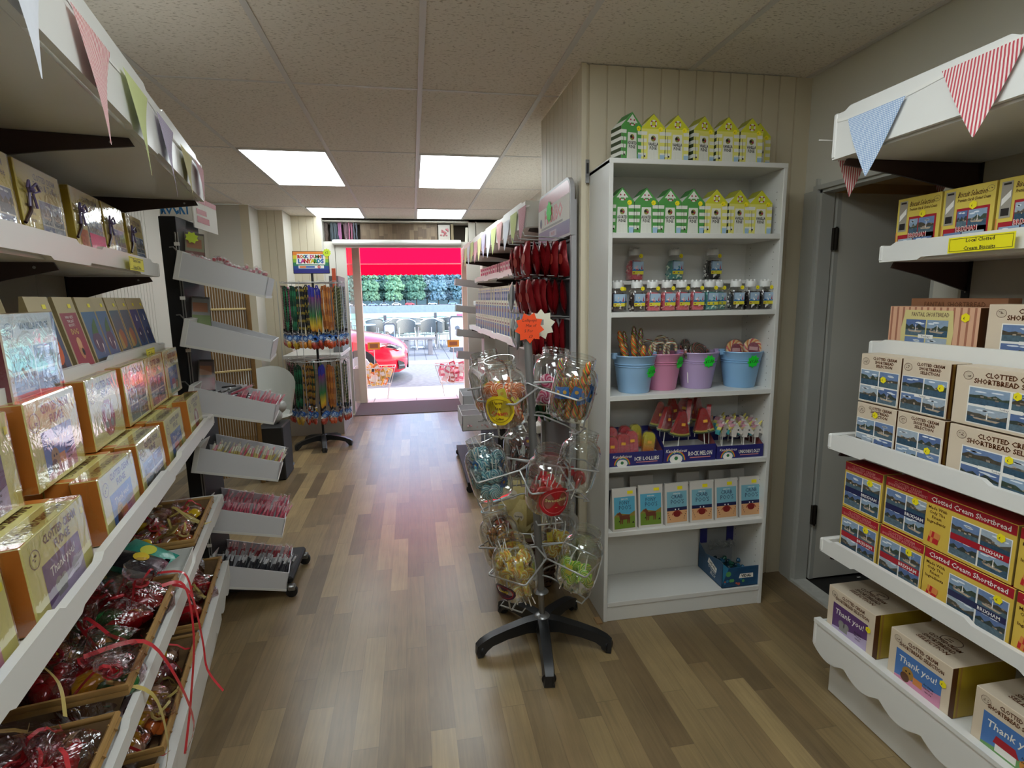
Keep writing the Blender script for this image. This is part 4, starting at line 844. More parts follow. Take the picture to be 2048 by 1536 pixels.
for i, x in enumerate([1.86, 1.56, 1.20, .90, .59, .30]):
    for j in (0, 1):
        if j == 0:
            o = fudge_box(.258, .05, .148, 'rqbgpq'[i], False, False); spawn(o, UL, x, -.058, .965); o['label'] = 'fudge box in the second row back, left middle shelf, %s from the far end' % ['sixth', 'fifth', 'fourth', 'third', 'second', 'first'][i]
        else:
            o = fudge_box(.258, .05, .148, 'qrgbqp'[i], False, False); spawn(o, UL, x-.01, -.113, .965); o['label'] = 'fudge box in the third row back, left middle shelf, %s from the far end' % ['sixth', 'fifth', 'fourth', 'third', 'second', 'first'][i]
UPR = [('p', 1.60, .0, 'second tier fudge box cut off by the left edge, with a purple picture'), ('b', 1.285, 0, 'wrapped fudge box with a blue thank you picture, second tier, left middle shelf'), ('r', .96, 0, 'cellophane wrapped fudge box with a round red picture, second tier of the left middle shelf'), ('h', .66, 0, 'cellophane wrapped fudge box with white glare, second tier right of the red picture box'), ('q', .40, 0, 'cellophane wrapped fudge box, second tier, last but one before the far end'), ('g', .13, 0, 'fudge box in a clear case at the far end of the second tier')]
for k, x, y, lab in UPR:
    o = fudge_box(.25, .055, .182, k); o['label'] = lab; spawn(o, UL, x, -.085, 1.1155, tilt=.04)
def tall_pouch(w, d, h, body, kind):
    """tapering kraft carton: flat front leaning back to a closed top edge"""
    m = MB(); K = mat('kraft_cream', 'b9a983', .6); K2 = mat('kraft_side', '8d7c55', .7)
    v = [(-w/2, -d/2, 0), (w/2, -d/2, 0), (w/2, d/2, 0), (-w/2, d/2, 0), (-w/2, d*.1, h), (w/2, d*.1, h), (w/2, d*.2, h), (-w/2, d*.2, h)]
    m.add(v, [(0, 1, 5, 4), (2, 3, 7, 6), (4, 5, 6, 7), (0, 3, 2, 1)], K); m.add(v, [(1, 2, 6, 5), (3, 0, 4, 7)], K2)
    m.M = frame((-w/2, -d/2, 0), (1, 0, 0), (0, d*.6, h)); H = math.hypot(h, d*.6); b = mat('pouch_%s' % body, body, .45)
    m.rect(w*.07, H*.03, w*.93, H*.8, b, .0004)
    if kind == 'fox':
        o = mat('print_fox', 'd8622c', .5); m.disc(w*.5, H*.36, w*.26, o, .0008); m.poly([(w*.25, H*.42), (w*.3, H*.56), (w*.42, H*.46)], o, .0008); m.poly([(w*.75, H*.42), (w*.7, H*.56), (w*.58, H*.46)], o, .0008); m.disc(w*.42, H*.32, w*.12, PAPER, .001); m.rect(w*.36, H*.14, w*.66, H*.27, mat('print_fox_leg', '3a2a26', .5), .0007)
        m.text("SOMETHING", w*.5, H*.71, H*.035, PAPER, w=w*.5); m.text('FOXY', w*.5, H*.66, H*.035, PAPER); m.text('CHOCOLATE', w*.5, H*.1, H*.03, PAPER, w=w*.5); m.text('FUDGE', w*.5, H*.06, H*.03, PAPER)
    elif kind == 'dog':
        for i, l in enumerate(['WHO GETS', 'THE LAST', 'BISCUIT ?']): m.text(l, w*.48, H*(.73-.05*i), H*.033, PAPER, w=w*.5)
        m.text('DOG', w*.5, H*.53, H*.07, YB, w=w*.45); o = mat('print_dog', 'c48a5c', .5); m.disc(w*.5, H*.34, w*.13, o, .0008, 12, H*.13); m.disc(w*.5, H*.42, w*.12, mat('print_dog2', 'dba878', .5), .001); m.disc(w*.56, H*.3, w*.07, INK, .001, 8, H*.05)
        m.text('SHORTBREAD', w*.5, H*.1, H*.03, PAPER, w=w*.6); m.text('DOG', w*.5, H*.06, H*.025, PAPER)
    else:
        m.rect(w*.07, H*.03, w*.93, H*.16, mat('pouch_band', '5b5348', .5), .0006); m.text('DEVON', w*.5, H*.075, H*.045, mat('kraft_cream', 'b9a983'), w=w*.5)
        if kind == 'ele':
            m.disc(w*.5, H*.38, w*.3, mat('print_ele', '5a4a62', .5), .0008, 12, H*.15); m.poly([(w*.3, H*.5), (w*.7, H*.5), (w*.72, H*.72), (w*.45, H*.62)], mat('print_palm', '3c6a38', .5), .0009); m.poly([(w*.35, H*.4), (w*.42, H*.42), (w*.4, H*.28)], PAPER, .0011); m.poly([(w*.66, H*.36), (w*.73, H*.34), (w*.64, H*.2)], PAPER, .0011)
        elif kind == 'cat':
            m.disc(w*.5, H*.36, w*.26, mat('print_tan', 'a06a48', .5), .0008, 12, H*.15); m.poly([(w*.12, H*.2), (w*.45, H*.2), (w*.3, H*.48), (w*.16, H*.42)], mat('print_sand', 'b29a56', .5), .0009)
        else:
            m.disc(w*.5, H*.34, w*.3, mat('print_ink_blue', '2b2f5e', .5), .0008, 12, H*.14); m.disc(w*.4, H*.38, w*.06, PAPER, .001, 8); m.poly([(w*.45, H*.6), (w*.6, H*.6), (w*.54, H*.72)], PAPER, .001)
    m.rect(w*.62, H*.86, w*.78, H*.91, YSTK, .001); return m
PP = [(1.30, '1f2c2e', 'x', 'dark'), (1.14, '24343c', 'x', 'dark'), (.985, '2f4a6a', 'fox', ''), (.82, '96283a', 'dog', ''), (.665, '3f6a90', 'ele', 'left'), (.545, '3f6a90', 'ele', 'right'), (.415, '3e6470', 'cat', 'left'), (.295, '3e6470', 'cat', 'right'), (.175, '24467e', 'x', 'left'), (.065, '24467e', 'x', 'right')]
for x, c, k, w_ in PP:
    lab = {'fox': 'tall navy kraft pouch with an orange fox', 'dog': 'tall red kraft pouch with a dog and the word DOG', 'ele': 'tall blue kraft pouch with a dark purple animal, %s of the pair' % w_, 'cat': 'tall teal kraft pouch with a tan animal on sand, %s of the pair' % w_, 'x': 'tall dark blue kraft pouch with a white mark, %s one at the far end' % w_}[k]
    if w_ == 'dark': lab = 'tall kraft pouch with a black front behind the clear wrapped box, %s' % ('left' if x > 1.2 else 'right')
    put(tall_pouch(.115 if x < .6 else .135, .075, .222, c, k), UL, x, -.165 if w_ != 'dark' else -.2, 1.2865, lab, 'fudge_pouch', 'pouch', tilt=.0)
t = thing('fudge_box', 'clear wrapped cream and maroon vanilla fudge box in front of the navy fox pouch', 'box'); m = core('b', .255, .045, .185, CB, mat('maroon_side', '7a1f33', .4), CB); m.M = FRONT(.255, .045, .185)
m.text('VANILLA FUDGE', .15, .15, .015, LOGO, w=.14); oval(m, .035, .15, .016, LOGO, LOGOL); photos4(m, .02, .012, .23, .115, 3); m.rect(.243, .001, .254, .184, mat('maroon_side', '7a1f33'), .0004); m.build('carton', t)
m = MB(); m.box(-.1295, .1295, -.0245, .0245, 0, .187, film('taut_cellophane'), .003); m.build('clear_wrapper', t); spawn(t, UL, 1.235, -.118+.0, 1.2865, tilt=.03)
def gift_box(w, d, h, s, pink=False):
    t = thing('gift_fudge_box', '', 'box'); m = core('b', w, d, h, YB, mat('fudge_side_gold', 'bfa23c', .4), YB); m.M = FRONT(w, d, h)
    m.text('CLOTTED CREAM', w*.62, h*.85, h*.07, LOGO, w=w*.5); m.text('Fudge & Toffee', w*.62, h*.75, h*.08, BRN, w=w*.55); photos4(m, w*.4, h*.06, w*.94, h*.62, s)
    for i in range(5): m.text(['made with', 'double', 'cream', 'in', 'devon'][i], w*.2, h*(.5-.08*i), h*.045, BRN, w=w*.24)
    if pink: m.rect(w*.42, h*.02, w*.98, h*.42, mat('fluorescent_pink_card', 'f4307a', .5), .002); m.rect(w*.12, h*.02, w*.36, h*.44, mat('fluorescent_orange_card', 'f08a5a', .5), .002)
    m.M = RSIDE(w, d, h)
    m.M = LSIDE(w, d, h) @ Matrix.Rotation(0, 4, 'Z')
    q = m.M; m.M = q @ frame((d*.3, h*.92, 0), (0, -1, 0), (1, 0, 0)); m.text('Clotted Cream', h*.4, 0, d*.3, BRN, w=h*.7)
    m.build('carton', t)
    b = MB(); R_ = mat('brown_ribbon', '3c2226', .4); R2 = mat('lilac_ribbon', '6d5f8c', .4); b.M = FRONT(w, d, h)
    b.tube([(-.002, h*.3, .002), (w*.14, h*.45, .004), (w*.2, h*.62, .004)], .004, R_, 5)
    for a in (-1, 1): b.tube([(w*.2, h*.7, .006), (w*.2+a*.02, h*.78, .012), (w*.2+a*.032, h*.7, .012), (w*.2+a*.01, h*.66, .006), (w*.2+a*.02, h*.5, .006)], .003, R2, 5)
    b.ball((w*.2, h*.69, .009), .007, R2, 6); b.build('ribbon_bow', t)
    s_ = MB(); s_.box(-w/2-.002, w/2+.002, -d/2-.002, d/2+.002, 0, h+.002, film('taut_cellophane'), .003); s_.build('clear_wrapper', t); return t
for x, s, p, lab in [(1.25, 3, 0, 'yellow fudge and toffee gift box cut off at the left edge, top left shelf'), (.975, 4, 0, 'yellow fudge and toffee gift box with lilac bow, second from the left edge'), (.655, 5, 1, 'yellow gift box with a bright pink card in front, top left shelf'), (.40, 6, 0, 'yellow gift box right of the pink card box, top left shelf'), (.14, 7, 0, 'yellow gift box at the far end of the top left shelf')]:
    o = gift_box(.25 if x > .5 else .215, .06, .205, s, p); o['label'] = lab; spawn(o, UL, x, -.155, 1.6135, tilt=.05)
# ================================================================ WHITE BOOKCASE AND WHAT STANDS IN IT
BX0, BX1, BY0, BY1 = .806, 1.611, 2.2, 2.455
T = thing('bookcase', 'tall white bookcase against the boarded wall, holding fudge houses, jars and buckets', 'bookcase', (BX0, BY0, 0))
W, Dp = BX1-BX0, BY1-BY0
def bpart(name, *a, c=.0015, m=WHITE):
    p = MB(); p.box(*a, m, c); return p.build(name, T)
bpart('side_panel', 0, .018, 0, Dp, .0, 2.035); bpart('side_panel', W-.018, W, 0, Dp, 0, 2.035)
bpart('top_panel', .0, W, -.001, Dp, 2.020, 2.04); bpart('back_panel', .018, W-.018, Dp-.006, Dp, .08, 2.02, c=0); bpart('plinth', .018, W-.018, .004, .02, .0, .074)
SH = [1.747, 1.42, 1.06, .738, .436, .094]
for z in SH: bpart('shelf', .018, W-.018, 0, Dp-.008, z-.022, z)
h = MB(); HO = mat('peg_hole', '6e6a62', .8)
h.M = frame((W-.0182, .04, 0), (0, 1, 0), (0, 0, 1)) @ Matrix.Identity(4)
for z in [.2+.032*k for k in range(55)]:
    for y in (0, .17): h.disc(y, z, .0025, HO, -.0003, 6); h.f[-1] = h.f[-1][::-1]
h.build('peg_holes', T)
m = MB(); m.box(-.022, -.004, .245, .25, 1.99, 2.09, STEEL, .001); m.box(-.018, -.008, .243, .246, 2.03, 2.075, BLACK); m.build('wall_bracket', T)
m = MB(); CBM = mat('cardboard', '9a7a52', .9); m.box(.772, .80, 2.19, 2.24, 0, .006, CBM); m.box(1.585, 1.66, 2.19, 2.26, 0, .004, CBM) if 0 else None; o = m.build('cardboard_wedge'); tag(o, 'torn bit of brown cardboard on the floor at the bookcase foot', 'cardboard')
# fudge boxes shaped like beach huts
def beach_hut(kind):
    g = kind == 'green'; C1 = mat('hut_green', '4f9448', .45) if g else mat('hut_yellow', 'c9c92e', .45); C2 = mat('hut_light_green', '7fb87a', .45) if g else mat('hut_light_yellow', 'ddd870', .45)
    m = MB(); w, d, eh, h = .104, .075, .132, .186; HW = mat('hut_white', 'dcdcd2', .45); RF = mat('hut_roof_%s' % kind, '3f7a3c' if g else '9a9a30', .5)
    m.M = frame((0, d/2, 0), (1, 0, 0), (0, 0, 1)) 
    P = [(-w/2, 0), (w/2, 0), (w/2, eh), (0, h), (-w/2, eh)]; m.prism(P, 0, d, HW)
    m.M = frame((-w/2, -d/2, 0), (1, 0, 0), (0, 0, 1))
    for i in range(5): m.rect(.0, .005+i*.028, w, .019+i*.028, C1 if g else C2, .0003)
    m.poly([(0, eh-.004), (w, eh-.004), (w, eh), (w/2, h), (0, eh)], C1, .0005)
    if g: m.poly([(w*.25, eh+.014), (w*.75, eh+.014), (w/2, h-.008)], HW, .0007)
    m.poly([(w*.19, 0), (w*.81, 0), (w*.76, .118), (w*.24, .118)], C1 if g else C2, .0007); m.poly([(w*.26, 0), (w*.74, 0), (w*.70, .108), (w*.30, .108)], HW, .0009)
    m.disc(w/2, .09, .011, mat('hut_oval_edge', '8c8a3c', .5), .0011, 12, .012); m.disc(w*.46, .092, .006, INK, .0013, 8); m.disc(w*.55, .088, .005, mat('hut_oval_red', '9a3040', .5), .0014, 8)
    m.text('ASSORTED' if g else 'VANILLA', w*.5, .062, .012, INK, w=w*.42, bold=.03, z=.0015); m.text('FUDGE', w*.5, .047, .012, INK, w=w*.3, bold=.03, z=.0015)
    m.ring(w/2, eh+.016, .015, .009, HW, .0011, 16)
    for k in range(4): m.ring(w/2, eh+.016, .0153, .0087, mat('lifebelt_red', '9a2438', .5), .0013, 4, k*PI/2+.5, k*PI/2+1.0)
    m.poly([(w*.10, .01), (w*.12, .01), (w*.09, .1), (w*.07, .1)], mat('fishing_rod', '6e6a58', .6), .0013); m.disc(w*.14, .02, .004, INK, .0013, 7)
    m.poly([(w*.8, 0), (w*.97, 0), (w, .026), (w*.78, .026)], mat('hut_bucket', '9ab8d0', .5), .0013)
    for x in (.27+.06*k for k in range(8)): m.rect(w*x, .002, w*x+.0005, .04, mat('door_line', 'b8b4a2', .6), .0010)
    for s_, F in ((1, RSIDE), (-1, LSIDE)):
        m.M = F(w, d, h)
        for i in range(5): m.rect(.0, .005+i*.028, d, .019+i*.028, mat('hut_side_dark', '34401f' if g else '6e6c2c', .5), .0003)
    m.M = Matrix()
    for s_ in (-1, 1):
        m.add([(s_*w/2*1.03, -d/2, eh-.003), (0, -d/2, h+.0015), (0, d/2, h+.0015), (s_*w/2*1.03, d/2, eh-.003)], [(0, 1, 2, 3) if s_ < 0 else (3, 2, 1, 0)], RF)
    m.M = frame((-w/2, -d/2, 0), (1, 0, 0), (0, 0, 1)); sticker(m, w*.8, eh-.006, .011, .002, .3); return m
mg, my_ = beach_hut('green').build('beach_hut_box'), beach_hut('yellow').build('beach_hut_box'); uh = {0: 0, 1: 0}
def hut(g, x, y, z, rz, lab, grp=None):
    k = 0 if g else 1; src = mg if g else my_; o = src if not uh[k] else src.copy(); uh[k] = 1
    if o is not src: COL.objects.link(o)
    o.location = (x, y, z); o.rotation_euler = (0, 0, rz); tag(o, lab, 'box', grp)
OR_ = ['first', 'second', 'third', 'fourth', 'fifth', 'sixth', 'seventh', 'eighth']
for i, (x, y, rz) in enumerate([(.905, 2.27, .22), (1.01, 2.28, .0), (1.117, 2.28, 0), (1.232, 2.28, .16), (1.345, 2.275, 0), (1.455, 2.275, 0), (1.535, 2.335, -.05)]):
    hut(i == 0, x, y, 2.0405, rz, 'green striped beach hut fudge box at the left end on top of the bookcase' if i == 0 else 'yellow striped beach hut fudge box on top of the bookcase, %s from the left' % OR_[i], 'beach hut boxes on top of the bookcase')
for x, w_ in ((1.30, 'left'), (1.41, 'right')): hut(False, x, 2.37, 2.0405, 0, 'yellow beach hut box mostly hidden behind the front row on top, %s one' % w_, 'beach hut boxes on top of the bookcase')
for i, x in enumerate([.878, .985, 1.092, 1.198, 1.305, 1.412, 1.52]):
    hut(i < 4, x, 2.275, 1.7475, [0, .0, 0, 0, 0, .08, -.05][i], '%s striped beach hut fudge box on the highest inside shelf, %s from the left' % ('green' if i < 4 else 'yellow', OR_[i]), 'beach hut boxes inside the bookcase')
# sweet jars
def sweet_jar(sweet, dark):
    t = thing('sweet_jar', '', 'jar'); m = MB(); sq = 5; H = .105; r = .031
    m.lathe([(r*.9, 0), (r, .004), (r, H*.82), (r*.82, H*.9), (r*.72, H*.94), (r*.72, H)], film('small_jar_plastic', base=.05, edge=.5), 20, cap=(True, False), sq=sq); m.build('jar_body', t)
    m = MB(); S1 = mat('sweet_%s' % sweet, sweet, .35); S2 = mat('sweet_%s' % dark, dark, .35); m.lathe([(r*.6, .003), (r*.93, .004), (r*.93, H*.6), (r*.7, H*.76), (.001, H*.79)], S2, 14, sq=sq)
    for k in range(80):
        a = random.random()*2*PI; z = random.uniform(.006, H*.74); q = r*.9*(1 if z < H*.6 else .75)
        e = Vector((random.uniform(-1, 1), random.uniform(-1, 1), random.uniform(-1, 1))).normalized()*.008; c = Vector((q*math.cos(a), q*math.sin(a), z)); m.tube([c-e, c+e], .0036, S1 if k % 3 else S2, 5)
    o = m.build('sweets', t); o['kind'] = 'stuff'
    m = MB(); m.lathe([(r*.8, H-.004), (r*.8, H+.018), (r*.74, H+.021)], mat('white_jar_lid', 'd9d9d6', .4), 20)
    for k in range(3): m.ball((-.018+.018*k, 0, H+.024), .0065, mat('white_jar_lid', 'd9d9d6'), 8)
    m.build('lid', t)
    m = MB(); m.M = frame((-r*.8, -r*1.02, 0), (1, 0, 0), (0, 0, 1)); w = r*1.6
    m.rect(0, .024, w, .076, mat('label_pale_blue', 'a3bcd2', .5), .0002); m.rect(0, .024, w, .038, mat('label_yellow', 'd8ce3a', .5), .0004); m.poly([(0, .038), (w, .038), (w, .046), (w*.8, .042), (w*.6, .048), (w*.4, .042), (w*.2, .047), (0, .042)], mat('label_blue', '2f6ea8', .5), .0005); m.poly([(w*.78, .044), (w*.9, .044), (w*.86, .066)], REDP, .0006); m.disc(w*.15, .031, .003, REDP, .0007, 7)
    m.text('BRIXHAM', w*.1, .045, .006, NAVY, al='l', rot=PI/2, z=.0006); m.build('jar_label', t)
    m = MB(); m.M = frame((0, -r*1.03, 0), (1, 0, 0), (0, 0, 1)); sticker(m, .012, .098, .0095); m.build('price_sticker', t); return t
JK = dict(brown=sweet_jar('d9cfc4', '3a2a26'), pink=sweet_jar('e8b0a8', 'd0606a'), mint=sweet_jar('cfe0c8', '4a8c88'), black=sweet_jar('e4e2dc', '1e1c1e')); ju = set()
def jar(k, x, y, z, rz, lab, s=1):
    o = JK[k] if k not in ju else copy_tree(JK[k]); ju.add(k); o.location = (x, y, z); o.rotation_euler = (0, 0, rz); o.scale = (s, s, s); o['label'] = lab; o['group'] = 'sweet jars in the bookcase'
row = [('brown', .868), ('brown', .958), ('pink', 1.03), ('pink', 1.098), ('pink', 1.166), ('pink', 1.236), ('mint', 1.30), ('black', 1.428), ('black', 1.50), ('black', 1.568)]
nm = dict(brown='brown and white', pink='pink and white', mint='green and yellow', black='black and white')
for i, (k, x) in enumerate(row): jar(k, x, 2.255, 1.4205, random.uniform(-.12, .12), 'small lidded jar of %s sweets in the front row, %s' % (nm[k], ['first', 'second', 'third', 'fourth', 'fifth', 'sixth', 'seventh', 'third last', 'next to last', 'last'][i]))
jar('mint', 1.365, 2.30, 1.4205, .1, 'small lidded jar of green and yellow sweets set back between the front jars')
jar('black', 1.40, 2.38, 1.4205, .1, 'small lidded jar of black and white sweets behind the front row, under the raised jar'); jar('brown', .915, 2.36, 1.4205, .1, 'small lidded jar of brown sweets behind the gap at the left end')
for k, x, w_ in (('pink', 1.006, 'left'), ('mint', 1.20, 'middle'), ('black', 1.392, 'right')): jar(k, x, 2.40, 1.557, .05, '%s jar of %s sweets standing higher at the back, %s of three' % ('lidded', nm[k], w_), 1.1)
b = MB(); b.box(.85, 1.56, 2.40-.035, 2.40+.04, 1.4205+.118, 1.556, WHITE, .001); b.box(.85, .86, 2.40-.035, 2.44, 1.4205, 1.54, WHITE); b.box(1.55, 1.56, 2.365, 2.44, 1.4205, 1.54, WHITE); o = b.build('riser_shelf'); tag(o, 'small white riser behind the jars lifting three of them', 'riser')
# buckets
def bucket(name, c, x, y, z, lab, star=(.3, -.02), rz=0):
    m_ = mat('bucket_%s' % name, c, .38, noise=.03, nscale=9, coat=.2); t = thing('bucket', lab, 'bucket', (x, y, z), (0, 0, rz))
    m = MB(); P = [(.067, 0), (.069, .003), (.0865, .118), (.0895, .119), (.0868, .121), (.089, .128), (.092, .129), (.0893, .131), (.097, .162), (.1, .165), (.0985, .169), (.0945, .165), (.066, .006), (.0, .006)]
    m.lathe([(.001, 0)]+P, m_, 36, cap=(False, False)); m.build('bucket_body', t)
    m = MB()
    for s_ in (-1, 1): m.box(s_*.098-.012, s_*.098+.012, -.012, .012, .150, .178, m_, .004)
    m.build('handle_lug', t)
    a, hz = star; r = .094; m = MB(); n = Vector((math.sin(a), -math.cos(a), .12)); m.M = frame((n.x*r*1.01, n.y*r*1.01, .128+hz), (math.cos(a), math.sin(a), 0), (-n.x*.12*-1*0+.0, 0, 1))
    m.M = frame((n.x*r, n.y*r, .128+hz), (math.cos(a), math.sin(a), 0), (math.sin(a)*.18, -math.cos(a)*.18, 1)); m.star(0, 0, .031, GREENSTAR, 0, 9, .0012, .74, .2); m.text('£1.50', 0, -.007, .015, INK, z=.0016, w=.04, sh=.3); m.build('price_star', t); return t
bucket('blue_a', '8fb4d6', .972, 2.302, 1.0605, 'light blue metal bucket of twisted candy sticks, left end of the bucket shelf', (.42, -.03), .1)
bucket('pink', 'cf86a6', 1.123, 2.345, 1.0605, 'pink metal bucket of candy canes, second on the bucket shelf', (.62, .0), .0)
bucket('lilac', 'b29cc4', 1.302, 2.345, 1.0605, 'lilac metal bucket of dark swirl lollies, third on the bucket shelf', (.1, .002), 0)
bucket('blue_b', '86b2d8', 1.508, 2.318, 1.0605, 'light blue metal bucket of orange round lollies, right end of the bucket shelf', (.05, -.002), 0)
TW = spiral('rainbow_twist', ['c8402c', 'd8a030', '3a7a48', 'c86a30'], 4, scale=45); TW2 = spiral('green_twist', ['2f7a5a', 'c8502c', '3a5a7a', 'b8a030'], 4, scale=45)
def twist_stick(m_, L_=.2):
    m = MB(); pr = [(.001, 0), (.008, .004)]+[(.0115+.0026*math.sin(k*1.4), .01+(L_-.02)*k/22) for k in range(23)]+[(.006, L_-.004), (.001, L_)]; m.lathe(pr, m_, 12, cap=(False, False)); o = m.build('twisted_candy_stick'); tag(o, '', 'candy stick'); return o
s1, s2 = twist_stick(TW), twist_stick(TW2)
ST = [(-.062, -.01, -.05, -.18), (-.035, .02, .0, -.13), (-.015, -.03, .1, -.14), (.012, .03, -.02, -.02), (-.002, .0, .05, -.12), (.035, .02, 0, .06), (-.055, -.035, 0, -.24), (.05, -.03, .15, .12), (.02, -.045, .1, .0)]
HT = [.08, .075, .052, .095, .06, .085, .03, .02, .015]
for i, (dx, dy, rx, ry) in enumerate(ST):
    src = s1 if i % 2 == 0 else s2; o = src if i < 2 else src.copy()
    if i >= 2: COL.objects.link(o)
    o.location = (.972+dx*.9-math.sin(ry)*.1, 2.302+dy*.9, 1.0605+HT[i]); o.rotation_euler = (rx, ry, 0); o['group'] = 'twisted candy sticks'; o['label'] = '%s twisted stick in the left bucket, %s' % (('orange and green', 'green and red')[i % 2], ['leaning left at the back', 'second from the left, upright', 'front left', 'standing tallest in the centre', 'just left of the centre', 'tall one at the right', 'lowest on the left edge', 'short one on the right edge', 'short one at the front'][i])
CANE = spiral('cane_stripe', ['c22e34', 'e8e0d4', 'c8b23a', 'e8e0d4', '3a8a4a', 'e8e0d4'], 2, scale=70)
for i, (dx, dy, rz, L_) in enumerate([(-.055, -.02, .3, .02), (-.02, -.03, .1, .015), (.02, -.02, -.2, .02), (.05, -.01, .6, .03), (-.035, .025, 2.8, .02), (.03, .03, -.5, .035), (.062, .0, 1.2, .03)]):
    m = MB(); p = [(0, 0, 0), (0, 0, .10)]+[(.026-.026*math.cos(a), 0, .10+.026*math.sin(a)) for a in [k*PI/7 for k in range(1, 8)]]+[(.052, 0, .085)]; m.tube(p, .0065, CANE, 8); m.tube([(q[0], q[1]-.0005, q[2]) for q in p], .0085, film('cellophane_tight', base=.03, edge=.3), 8)
    o = m.build('candy_cane', loc=(1.123+dx*.9-.02, 2.345+dy, 1.0605+.075+L_), rot=(random.uniform(-.1, .2), random.uniform(-.25, .25), rz)); tag(o, 'striped candy cane in the pink bucket, %s' % ['leftmost hook', 'second hook from the left', 'front middle hook', 'front right hook', 'behind on the left', 'behind on the right', 'rightmost hook leaning over'][i], 'candy cane', 'candy canes in the pink bucket')
def round_lolly(name, m_, r=.045, th=.009, stick=.12, centre=None, wrapc=True):
    t = thing(name, '', 'lollipop'); m = MB(); m.M = Matrix.Rotation(PI/2, 4, 'X'); m.lathe([(.001, -th), (r*.8, -th), (r, -th*.4), (r, th*.4), (r*.8, th), (.001, th)], m_, 24, cap=(False, False)); 
    if centre: m.M = frame((0, -th-.0008, 0), (1, 0, 0), (0, 0, 1)); m.disc(0, 0, r*.62, centre, 0, 16); m.rect(-r*.45, -r*.2, r*.45, r*.15, mat('lolly_band', 'd8a0a0', .4), .0003)
    m.build('candy_head', t)
    m = MB(); m.tube([(0, 0, -r), (0, 0, -r-stick)], .0022, PAPER, 6); m.build('stick', t)
    if wrapc:
        m = MB(); m.M = Matrix.Rotation(PI/2, 4, 'X'); m.lathe([(.001, -th*1.25), (r*1.08, -th*1.1), (r*1.14, 0), (r*1.08, th*1.1), (.001, th*1.25)], WRAPX, 16, cap=(False, False)); m.build('cellophane', t)
    return t
ol = round_lolly('swirl_lolly', spiral('orange_swirl', ['e0803a', 'eec27a', 'd84a3a', 'f0d0a0'], 5, axis=0, scale=30), .046, .009, .1, mat('lolly_maroon', '8e2440', .35)); dl = round_lolly('swirl_lolly', spiral('dark_swirl', ['2a2424', '6a6a4a', '3c2f3a', 'a85a4a'], 5, axis=0, scale=60), .04, .009, .1)
for i, (dx, dy, dz, rz, ry) in enumerate([(-.047, -.025, .175, .1, .0), (.047, -.02, .178, -.12, .1), (.0, .03, .168, .3, .2)]):
    o = ol if i == 0 else copy_tree(ol); o.location = (1.508+dx, 2.318+dy, 1.0605+dz); o.rotation_euler = (-.12, ry, rz); o['label'] = 'wrapped orange lolly with a maroon centre in the right blue bucket, %s' % ['left one', 'right one', 'hidden one behind'][i]; o['group'] = 'orange lollies in the right bucket'
for i, (dx, dy, dz, rz) in enumerate([(-.01, -.01, .17, .1), (-.05, .02, .185, .5), (.03, .04, .16, -.4), (-.065, -.02, .165, 1.0), (.05, .0, .14, 1.3)]):
    o = dl if i == 0 else copy_tree(dl); o.location = (1.302+dx, 2.345+dy, 1.0605+dz); o.rotation_euler = (-.1, random.uniform(-.3, .3), rz); o['label'] = 'dark brown swirl lolly in the lilac bucket, %s' % ['facing front', 'left rear, higher', 'right rear', 'turned edge-on at the left', 'low at the right'][i]; o['group'] = 'dark lollies in the lilac bucket'
# counter display boxes with lollies
DB = mat('display_navy', '2a2a6e', .4); DP = mat('display_purple', '6a2a7a', .4); RB = ['c83a3a', 'd8a030', '4a9a4a', '3a5aa8']
def counter_box(x0, x1, y0, h, back, txt, lab, wing=True):
    w, d = x1-x0, .16; t = thing('counter_display_box', lab, 'display box', ((x0+x1)/2, y0, .7385)); m = MB()
    m.box(-w/2, w/2, 0, d, 0, .003, DB); m.box(-w/2, w/2, 0, .003, 0, h, DB); m.box(-w/2, w/2, d-.003, d, 0, back, DB)
    for s_ in (-1, 1):
        x = s_*(w/2-.0015); v = [(x, 0, 0), (x, d, 0), (x, d, back), (x, d*.5, h*1.8), (x, 0, h)]; m.add(v, [(0, 1, 2, 3, 4)], DB); m.add([(a+s_*-.001, b, c) for a, b, c in v], [(4, 3, 2, 1, 0)], mat('display_rainbow_side', '7a3a3a', .5))
    m.box(-w/2+.004, w/2-.004, .004, d-.004, h*.72, h*.75, PAPER)
    m.M = frame((-w/2, 0, 0), (1, 0, 0), (0, 0, 1)); m.rect(0, 0, w, h, DB, .0003)
    for k, c in enumerate(RB): m.ring(w*.24, h*.1, h*.62-.003*k, h*.62-.003*(k+1), mat('rainbow_%s' % c, c, .4), .0008, 16, 0, PI)
    m.disc(w*.24, h*.2, h*.42, PAPER, .0007, 14, h*.3); m.text('Kandi-tastic', w*.24, h*.66, h*.2, mat('foil_pink', 'd98a86'), w=w*.42, z=.0012, sh=.2) if 0 else m.text('Kandylicious', w*.24, h*.62, h*.2, PAPER, w=w*.4, z=.0012, sh=.2); m.disc(w*.24, h*.25, h*.13, mat('clover_green', '3a7a4a', .4), .001, 6)
    m.poly([(w*.5, h*.2), (w*.9, h*.2), (w*.9, h*.26), (w*.5, h*.26)], mat('foil_pink', 'd98a86'), .0006); m.text(txt, w*.70, h*.36, h*.26, PAPER, w=w*.46, z=.0012, bold=.03); m.build('carton', t); return t
counter_box(.828, 1.082, 2.215, .062, .14, 'ICE LOLLIES', 'navy counter box lettered Ice Lollies, left of the three display boxes')
counter_box(1.087, 1.343, 2.218, .075, .12, 'ROCK MELON', 'navy counter box lettered Rock Melon, middle of the three display boxes')
counter_box(1.349, 1.585, 2.218, .06, .165, 'UNICORN LOLLY', 'navy counter box lettered Unicorn Lolly, right of the three display boxes')
